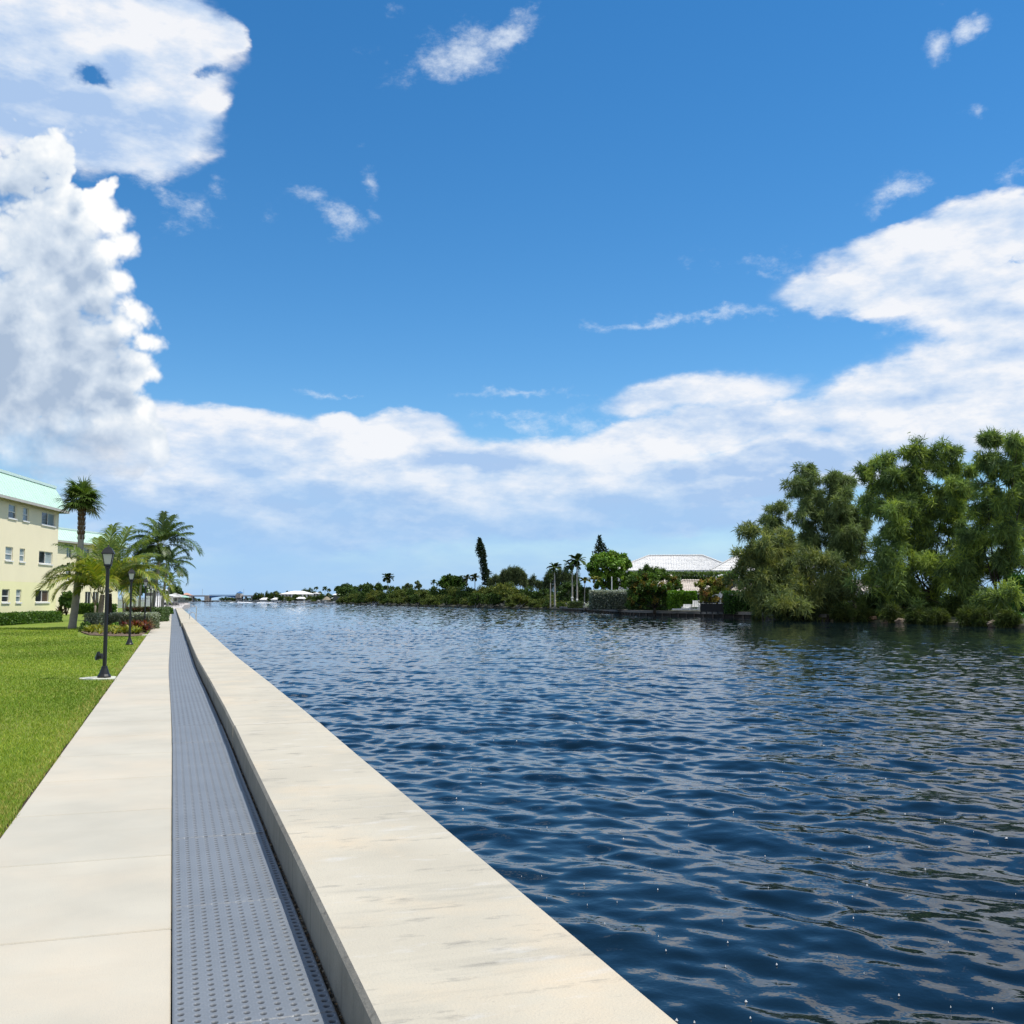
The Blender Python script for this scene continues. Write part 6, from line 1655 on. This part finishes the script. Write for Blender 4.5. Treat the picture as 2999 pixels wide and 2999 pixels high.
def big_cas(label, pts, D, pal, seed, base, rp, tr, stems, ncl=4, nlf=62, sp=3.8, size=.66, fork=.25):
    g = np.random.default_rng(seed); P = []; LB = []
    top = min(p[1] for p in pts); bot = max(p[1] for p in pts)
    for (x, y) in pts:
        f = (y - top) / (bot - top + 1)
        c, r = pf(x, y, rp * g.uniform(.8, 1.2) * (.72 + .5 * f), D, g, sp * (.35 + f), 1.0)
        r = r[0]; LB.append(c)
        for k in range(5):                       # each limb end breaks up into upswept plumes of uneven size
            u = rand_dir(g, 1)[0] * r * (.2 if k == 0 else g.uniform(.6, 1.15)); s_ = r * g.uniform(.30, .62)
            P.append((c + u * np.array([1, 1, .9]), (s_, s_, s_ * g.uniform(.8, 1.35))))
    n0 = len(P)
    for k in range(int(n0 * .42)):               # loose sprays knit neighbouring limb ends together
        i, j = g.integers(0, len(LB), 2)
        if np.linalg.norm(LB[i] - LB[j]) > 6.5: continue
        q = LB[i] + (LB[j] - LB[i]) * g.uniform(.25, .75) + g.normal(size=3) * .5; s_ = rp * D / FPX * g.uniform(.3, .5); P.append((q, (s_, s_, s_)))
    # sprays also clothe the outer half of every limb
    cen = np.mean([p[0] for p in P], 0); f0 = np.array(base) + (cen - np.array(base)) * .35
    for (c, r) in list(P):
        for u in (.80, .62):
            if g.uniform() < (.35 if u > .7 else .2):
                q = f0 + (c - f0) * u + g.normal(size=3) * .7; P.append((q, tuple(np.array(r) * g.uniform(.7, .95))))
    return tree('casuarina_tree', label, base, P, ncl, nlf, size, tuple(tuple(q * 1.28 for q in c_) for c_ in pal), tr, 'needle', cat='casuarina tree', seed=seed, spread=.42, shell=.15, stems=stems, fork=fork, twigs=0, barkm=bark_dk, limb_r=.30, limbs=LB[::2])
big_cas('low bushy casuarina hanging over the end of the timber bulkhead', T1, 130, CG1, 401, G(2445, 133, -.4), 36, .26, 3)
big_cas('open feathery casuarina with several slanting stems, left of the tallest two', T2, 136, CG2, 402, G(2480, 138, -.4), 30, .30, 3, ncl=4, nlf=52)
big_cas('broad central casuarina with the brightest green sprays', T3, 124, CG3, 403, G(2740, 127, -.3), 36, .34, 4, ncl=4)
big_cas('tall casuarina at the right edge with a thick dark trunk', T4, 113, CG3, 404, G(2925, 114, -.4), 36, .42, 2, ncl=4)
g = np.random.default_rng(410)
D_ = 110
tree('sea_grape_tree', 'dense glossy dark sea grape at the right edge below the casuarina', G(2985, D_, -.5), [pf(2965, 1712, 20, D_), pf(2990, 1705, 24, D_), pf(3015, 1715, 24, D_), pf(2960, 1745, 24, D_), pf(2990, 1745, 26, D_), pf(3020, 1750, 26, D_), pf(2950, 1780, 22, D_), pf(2985, 1785, 26, D_), pf(3020, 1790, 26, D_), pf(2958, 1810, 22, D_ - 1), pf(2990, 1815, 24, D_ - 1), pf(3025, 1815, 24, D_)], 15, 56, .26, ((.03, .10, .018), (.045, .135, .022), (.02, .07, .014), (.075, .17, .03)), .14, seed=411, barkm=bark_dk)
# undergrowth and hanging sprays at the waterline
for k, (px, D, lb) in enumerate(((2330, 130, 'dry olive sprays hanging to the water at the end of the bulkhead'), (2400, 128, 'olive brushwood drooping over the bulkhead under the bushy casuarina'), (2560, 124, 'dark low brush between casuarina trunks at the waterline, left of the rocks'), (2680, 121, 'dark low brush under the central casuarina'), (2800, 117, 'shaded brush between the central casuarina and the thick trunk'))):
    shrub('brush', lb, [pf(px + dx, 1783 + dy, 22, D) for dx, dy in ((0, 0), (-28, 8), (28, 6), (-10, 22), (20, 24), (0, -18))], 9, 90, .5, CG1 if k < 2 else ((.03, .05, .012), (.045, .07, .016)), 420 + k, 'shrub', style='needle', base=G(px, D, -.5), stem_r=.05)
for k, (px, w_) in enumerate(((2470, 20), (2530, 18), (2615, 22), (2700, 22), (2745, 18), (2840, 22), (2880, 20), (2955, 20), (2230, 14), (2285, 16))):
    D = Ds(px) + .5
    shrub('brush', 'dark sprays trailing into the water along the casuarina shore', [pf(px + dx, yw(px) - 20 + dy, w_, D) for dx, dy in ((-18, 2), (18, 4), (0, -12), (-8, 12), (12, 14))], 8, 80, .45, ((.032, .05, .014), (.05, .072, .018), (.07, .09, .02)), 460 + k, 'shrub', style='needle', base=G(px, D, WZ - .2), stem_r=.04, group='sprays trailing into the water')
# rocks and washed soil at the foot of the trees
rockm = pmat('rock', (.17, .13, .095), .95, .3, 1.5, .8, 6)
def rock(label, px, D, r, seed):
    g = np.random.default_rng(seed); mb = MB(); q = G(px, D, WZ + r * .25)
    mb.ball(q, (r * 1.3, r, r * .7), 10, 7); 
    mb.v = [tuple(np.array(v) + unit(np.array(v) - q) * g.uniform(-.22, .22) * r) for v in mb.v]
    tag(mb.build('rock', rockm), label, 'rock', 'rocks at the foot of the casuarinas')
for k, (px, r, lb) in enumerate(((2592, .55, 'brown rock at the waterline left of the central casuarina'), (2638, .6, 'orange brown rock beside it under the hanging sprays'), (2655, .35, 'small pale rock at the waterline next to the orange brown one'), (2915, .7, 'dark boulder at the foot of the thick trunk'), (2938, .85, 'tan sunlit boulder just right of the thick trunk'), (2905, .4, 'little round rock left of the dark boulder'), (2445, .45, 'brown rock by the multi stemmed casuarina foot'))):
    rock(lb, px, Ds(px) + .6, r, 430 + k)
mb = MB(); q0 = G(2495, Ds(2495) + 1.2, -.45); q1 = G(2560, Ds(2560) + 1.2, -.40); F = Facade(q0, q1); F.n = F.n if F.n.dot(FH) < 0 else -F.n
mb.obox(F.o, F.a, F.n, (0, -.3, -.62), (F.len, .2, -.22), None, .04); tag(mb.build('driftwood_beam', pmat('orange_timber', (.33, .20, .12), .9, .3, 1.5)), 'broken orange brown beam on the bank right of the stems', 'beam')
# ================================================================== far shore, bridge, boats
concb = pmat('bridge_concrete', (.36, .35, .33), .85, .1, .3); concl = pmat('pier_concrete', (.48, .42, .36), .85, .15, .3); blue = pmat('bridge_blue', (.045, .15, .36), .5, .1, .4); bsteel = pmat('bridge_girder', (.13, .17, .22), .7, .1, .4)
DB = 1400.0
def B(px, z=0.0, d=0.0): return G(px, DB + d, z)
zz = lambda py: at(620, py, DB)[2]
br = thing('bascule_bridge', 'low blue bascule bridge crossing the far end of the canal', 'bridge', B(610, WZ))
def bx(name, px0, px1, y0, y1, w, mat_, par=br, d=0.0, ztop=None):
    a, b = B(px0), B(px1); F = Facade(a, b); F.n = F.n if F.n.dot(FH) < 0 else -F.n
    mb = MB(); mb.obox(F.o, F.a, F.n, (0, -w / 2 - d, zz(y1)), (F.len, w / 2 - d, zz(y0))); return mb.build(name, mat_, par)
bx('deck', 470, 602.2, 1744.6, 1747.4, 10, concb); bx('deck', 710, 800, 1744.6, 1747.4, 10, concb)
bx('railing', 470, 602, 1743.0, 1744.2, .3, grey_trim, d=-4.8); bx('railing', 711, 800, 1743.0, 1744.2, .3, grey_trim, d=-4.8)
a, b = B(615.5), B(693); F = Facade(a, b); F.n = F.n if F.n.dot(FH) < 0 else -F.n
for side in (-4.6, 4.6):
    mb = MB(); n = 16
    for k in range(n):
        f0, f1 = k / n, (k + 1) / n; h = lambda f: .6 + 2.1 * abs(2 * f - 1) ** 1.6
        zt = zz(1745.2)
        mb.add([F.P(F.len * f, z, side + o_) for f in (f0, f1) for z in (zt - h(f), zt) for o_ in (-.2, .2)], [(0, 2, 6, 4), (1, 5, 7, 3), (0, 4, 5, 1), (2, 3, 7, 6)])
    mb.build('leaf_girder', blue, br)
mb = MB(); mb.obox(F.o, F.a, F.n, (0, -4.3, zz(1745.1)), (F.len, 4.3, zz(1744.4))); mb.build('leaf_deck', bsteel, br)
mb = MB()
for zf in (1741.8, 1743.2): mb.obox(F.o, F.a, F.n, (0, 4.6, zz(zf) - .12), (F.len, 4.75, zz(zf) + .12))
for k in range(26): mb.obox(F.o, F.a, F.n, (F.len * k / 25 - .08, 4.6, zz(1745)), (F.len * k / 25 + .08, 4.72, zz(1741.8)))
mb.build('leaf_railing', blue, br)
bx('bascule_pier', 602.4, 615.3, 1743.6, 1762.8, 13, concl); bx('fender', 598, 621, 1760.4, 1763, 15.4, tim_d); bx('bascule_pier', 693.2, 709.8, 1747.5, 1762.8, 9, concb)
for px in (484, 508, 530, 566, 720, 738, 752, 766, 780): bx('pier', px - 1.2, px + 1.2, 1747.5, 1763, 8, concb)
bx('control_house', 695, 709.6, 1740.6, 1751, 13.4, concl, d=-3); bx('control_room', 696, 709, 1736.6, 1740.5, 8, glass_bl, d=-3)
a = (B(695.0) + B(710)) / 2; mb = MB(); w = 3.9; q = a - FH * 0
mb.add([q + RT * sx_ * w + FH * sy_ * w + np.array([0, 0, zz(1736.6)]) for sx_, sy_ in ((-1, -1), (1, -1), (1, 1), (-1, 1))] + [q + np.array([0, 0, zz(1731.5)])], [(0, 1, 4), (1, 2, 4), (2, 3, 4), (3, 0, 4), (3, 2, 1, 0)]); mb.build('control_roof', blue, br)
for px in (592, 713.5):
    mb = MB(); q = B(px); mb.tube([q + (0, 0, zz(1744)), q + np.array([0, 0, zz(1725)])], .22, 6); mb.build('light_mast', grey_trim, br)
# ------------------------------------------------------------------ houses
terr = pmat('terracotta', (.52, .30, .22), .85, .12, .3)
def fh(label, px0, px1, D, yb, ye, yr, depth, wm, rm, nw, hip=.25, over=1.0, name='house', post=0):
    z = lambda y: at((px0 + px1) / 2, y, D)[2]
    return simple_house(name, label, 'house', px0, px1, D, max(z(yb), -.5), z(ye), z(yr), depth, wm, rm, nw, over, hip, ww=1.6, post=post)
fh('terracotta roofed apartment block rising left of the bridge', 533, 551, 1640, 1760, 1742, 1736, 14, pmat('peach_wall', (.52, .40, .33), .8, .1, .3), terr, 5)
fh('lower terracotta roofed block beside the bridge approach', 551, 561, 1640, 1760, 1745, 1741.5, 12, pmat('peach_wall', (.52, .40, .33), .8, .1, .3), terr, 3)
fh('white boathouse with a low white roof, left of the dark gap', 762, 787, 1120, 1761, 1756, 1750.5, 9, wht, wroof, 5, .2)
fh('white boathouse with a low white roof, right of the dark gap', 796, 815, 1080, 1761, 1755.5, 1750.5, 9, wht, wroof, 4, .2)
fh('large white roofed house half hidden by dark trees on the far shore', 822, 908, 1010, 1760, 1740, 1730, 22, wht, wroof, 8, .45, 1.5)
fh('pale two storey house with wide windows at the far waterline', 870, 889, 930, 1763, 1753, 1748, 9, wht, wroof, 4, .1, 1.0)
fh('white house at the left foot of the umbrella tree', 976, 992, 830, 1764, 1742, 1738, 9, wht, wroof, 3, .2)
fh('small white roof among the trees right of the large white roof', 918, 932, 990, 1758, 1738, 1735, 8, wht, wroof, 2, .3)
fh('white house wing between thatched hut and umbrella tree', 972, 986, 880, 1766, 1752, 1749, 8, wht, wroof, 3, .2)
thatch = pmat('thatch', (.27, .235, .17), .95, .2, 1.2, .5, 6)
D_ = 880; q = G(957, D_, -.4); t = thing('thatched_hut', 'open thatched hut with posts on the far dock', 'hut', q)
w = 13 * D_ / FPX; mb = MB(); zr = at(957, 1747, D_)[2]; zc = at(957, 1757, D_)[2]; mb.lathe([(w, zc - q[2] - .3), (w * 1.02, zc - q[2]), (w * .55, (zc + zr) / 2 - q[2] + .3), (.2, zr - q[2])], 12, q); mb.build('roof', thatch, t)
for sx_, sy_ in ((-1, -1), (1, -1), (1, 1), (-1, 1)):
    mb = MB(); p = q + RT * sx_ * w * .7 + FH * sy_ * w * .7; mb.tube([p, p + np.array([0, 0, zc - q[2]])], .16, 6); mb.build('post', tim_d, t)
# docks along the far shore
seaw = pmat('far_seawall', (.36, .36, .35), .9, .15, .3)
for px0, px1, lb in ((760, 818, 'grey dock below the white boathouses'), (818, 888, 'low grey seawall below the large white roof'), (888, 985, 'grey dock under the thatched hut')):
    F = Facade(G(px0, Ds(px0) - 6), G(px1, Ds(px1) - 6)); F.n = F.n if F.n.dot(FH) < 0 else -F.n
    mb = MB(); mb.obox(F.o, F.a, F.n, (0, -8, -.45), (F.len, 0, -.15))
    mb.obox(F.o, F.a, F.n, (0, -7.9, WZ - .5), (F.len, -.5, -.46)); tag(mb.build('dock', seaw), lb, 'dock')
# ------------------------------------------------------------------ far trees (copies of the bush kinds)
FT = [(748, 1733, 9, 1250), (757, 1735, 8, 1250), (766, 1733, 8, 1250), (781, 1728, 7, 1150), (792, 1733, 14, 1150), (806, 1727, 16, 1150), (822, 1734, 12, 1110), (844, 1728, 10, 1120), (863, 1728, 12, 1130), (890, 1721, 15, 1100), (907, 1719, 15, 1090), (920, 1727, 10, 1080), (787, 1748, 7, 1060), (826, 1742, 11, 985), (846, 1744, 14, 970), (868, 1738, 18, 985), (888, 1742, 12, 950), (905, 1742, 15, 940), (922, 1744, 13, 930), (940, 1738, 15, 930), (958, 1733, 16, 960), (973, 1740, 12, 930), (1000, 1720, 17, 900), (935, 1728, 12, 1040), (985, 1738, 12, 860), (836, 1752, 8, 940), (915, 1754, 8, 905),
      (650, 1749, 10, 1600), (664, 1747, 10, 1600), (678, 1748, 10, 1600), (690, 1750, 9, 1600), (722, 1749, 9, 1600), (738, 1748, 9, 1600), (545, 1749, 9, 1580), (556, 1750, 9, 1580), (570, 1749, 8, 1590), (582, 1752, 7, 1590), (512, 1746, 12, 1590), (530, 1748, 10, 1590)]
for k, (px, yt, hw, D) in enumerate(FT):
    z0 = -.3; zt = at(px, yt, D)[2]; R = hw * D / FPX * 1.15
    if D > 1500: lb, gr_ = 'dark tree in the belt seen under and behind the bridge', 'trees behind the bridge'
    elif px < 775: lb, gr_ = 'dark tree in the little row above the bridge approach at its right end', 'trees at the bridge approach'
    else: lb, gr_ = 'dark rounded tree among the white roofed houses on the far shore', 'trees among the far houses'
    put_bush([2, 4, 0][k % 3], px, D, z0, R, zt - z0, lb, gr_, 'tree', 'tree')
for k, (px, yt, D, ln, lb) in enumerate(((952, 1724, 900, 7, 'far palm standing above the roofs near the thatched hut'), (963, 1729, 900, 6, 'lower far palm right of the one above the thatched hut'), (926, 1723, 1050, 6, 'small far palm right of the highest dark far tree'))):
    royal(lb, px, D, yt, 1755, ln * D / FPX, 450 + k, name='palm_tree', n=10, w=.35, ll=2.2, crownshaft=False)
# ------------------------------------------------------------------ boats
hullw = pmat('gelcoat', (.78, .78, .77), .25, .04, 2, spec=.6); dkm = pmat('boat_dark', (.05, .06, .08), .4, .1, 2); foam = pmat('foam', (.78, .80, .82), .9, .15, 1.5, .5, 4)
def boat(label, loc, rz, L_, top=True, group='motor boats on the canal'):
    t = thing('motor_boat', label, 'boat', loc, rz, group)
    W = L_ * .16; mb = MB(); V = []; Fs = []
    st = [(-.5, 1, 0), (-.2, 1.02, 0), (.15, .92, .06), (.38, .55, .16), (.5, .03, .26)]
    for (x, w, z) in st: V += [(x * L_, -W * w, .62 + z * 1.8), (x * L_, -W * w * .72, -.1), (x * L_, 0, -.35 + z), (x * L_, W * w * .72, -.1), (x * L_, W * w, .62 + z * 1.8)]
    for i in range(4):
        for k in range(4): Fs.append((5 * i + k, 5 * i + k + 1, 5 * i + 6 + k, 5 * i + 5 + k))
        Fs.append((5 * i + 4, 5 * i, 5 * i + 5, 5 * i + 9))
    Fs.append((0, 4, 3, 2, 1)); mb.add(V, Fs)
    def bl(m_, n_, mt): o = m_.build(n_, mt); o.parent = t; return o
    bl(mb, 'hull', hullw)
    mb = MB(); mb.add([(-.12 * L_, -W * .6, .62), (.14 * L_, -W * .5, .7), (.14 * L_, W * .5, .7), (-.12 * L_, W * .6, .62), (-.10 * L_, -W * .5, 1.5), (.06 * L_, -W * .42, 1.5), (.06 * L_, W * .42, 1.5), (-.10 * L_, W * .5, 1.5)], [(0, 1, 5, 4), (1, 2, 6, 5), (2, 3, 7, 6), (3, 0, 4, 7), (4, 5, 6, 7)]); bl(mb, 'console', dkm)
    if top:
        mb = MB(); mb.box((-.18 * L_, -W * .8, 2.35), (.10 * L_, W * .8, 2.47)); bl(mb, 'hardtop', hullw)
        mb = MB()
        for x in (-.16, .08):
            for y in (-.7, .7): mb.tube([(x * L_, y * W, .6), (x * L_, y * W, 2.36)], .05, 5)
        bl(mb, 'top_frame', steel)
    mb = MB(); mb.box((-.56 * L_, -.25, .1), (-.50 * L_, .25, 1.15)); bl(mb, 'outboard', dkm)
    return t
def wake(label, pts, w0, w1, seed):
    g = np.random.default_rng(seed); mb = MB(); V = []; n = 46
    P = np.array(pts, float); tt = np.linspace(0, 1, n)
    Q = np.stack([np.interp(tt, np.linspace(0, 1, len(P)), P[:, k]) for k in range(3)], 1)
    for i in range(n):
        d = unit(Q[min(i + 1, n - 1)] - Q[max(i - 1, 0)]); s = np.array([-d[1], d[0], 0]); w = (w0 + (w1 - w0) * tt[i]) * g.uniform(.65, 1.2)
        z = WZ + .25 + .55 * (1 - tt[i]) * g.uniform(.5, 1.2)
        V += [Q[i] - s * w + (0, 0, WZ - .1 - Q[i][2]), Q[i] - s * w * .4 + (0, 0, z - Q[i][2]), Q[i] + s * w * .4 + (0, 0, z - Q[i][2]), Q[i] + s * w + (0, 0, WZ - .1 - Q[i][2])]
    mb.add(V, [(4 * i + k, 4 * i + k + 1, 4 * i + 5 + k, 4 * i + 4 + k) for i in range(n - 1) for k in range(3)])
    tag(mb.build('wake_foam', foam), label, 'wake', kind='stuff')
WB = WZ + .02
boat('white motor boat with a hardtop throwing foam before the bridge control house', G(694, 1040, WB), YAW + 2.6, 8.5)
boat('white motor boat with dark outboards crossing in front of the white boathouses', G(752, 880, WB), YAW + 2.9, 7.0)
wake('white foam behind the hardtop boat', [G(697, 1035, WZ), G(712, 1015, WZ), G(735, 985, WZ)], 1.2, 2.0, 1)
wake('white foam spreading left of the hardtop boat', [G(691, 1040, WZ), G(683, 1040, WZ), G(675, 1042, WZ)], 1.4, 1.0, 2)
wake('long white wake stretching right from the crossing boat', [G(755, 875, WZ), G(778, 862, WZ), G(812, 850, WZ)], 1.4, 1.1, 3)
wake('white foam left of the crossing boat', [G(748, 885, WZ), G(738, 893, WZ), G(728, 905, WZ)], 1.3, 1.0, 4)
for k, (px, D, L_, lb) in enumerate(((573, 1470, 14, 'white yacht moored behind the bridge left of the big pier'), (637, 1480, 14, 'white yacht moored behind the bridge right of the big pier'), (649, 1460, 7, 'little white boat on the water right of the big bridge pier'), (592, 1450, 7, 'little white boat just left of the big bridge pier'), (800, 1040, 8, 'white boat moored below the right white boathouse'), (835, 925, 8, 'white boat moored at the low grey seawall'), (905, 862, 9, 'white boat moored left of the thatched hut'), (945, 835, 9, 'long white boat moored in front of the thatched hut'), (722, 1330, 9, 'white boat under the right end of the bridge'), (1103, Ds(1103) - 2, 5, 'small white boat tucked under the mangroves below the lone royal palm'))):
    boat(lb, G(px, D, WB), YAW + (.4 if k % 2 else 3.3) if k != 9 else YAW + .3, L_, k not in (9, 3), 'boats moored along the far shore')
# floating specks of foam on the near water
g = np.random.default_rng(500); n = 220
d = 6.3 * np.exp(g.uniform(0, math.log(45 / 6.3), n)); lat = g.uniform(-.12, .52, n)
q = d[:, None] * FH[:2] + (lat * d)[:, None] * RT[:2]; ok = q[:, 0] > 1.9; q = q[ok]; n = len(q)
V = []; Fa = []
for i in range(n):
    r = g.choice([.004, .007, .011, .016], p=[.45, .35, .16, .04]); a = g.uniform(0, 6.28)
    for k in range(6):
        b_ = a + k * PI / 3; V.append((q[i, 0] + r * math.cos(b_) * g.uniform(.8, 1.3), q[i, 1] + r * math.sin(b_) * g.uniform(.5, .9), WZ + .06))
    V += [(q[i, 0], q[i, 1], WZ + .075)]
    o = 7 * i; Fa += [(o + k, o + (k + 1) % 6, o + 6) for k in range(6)]
FL = (np.array(V), np.array(Fa))

FL[0][:, 2] += wave_z(FL[0][:, 0], FL[0][:, 1]) - WZ - .06 + .004
tag(npmesh('floating_foam', FL[0], FL[1], pmat('foam_speck', (.42, .44, .45), .8, .05, 5)), 'small white specks of foam drifting on the near water', 'foam', kind='stuff')
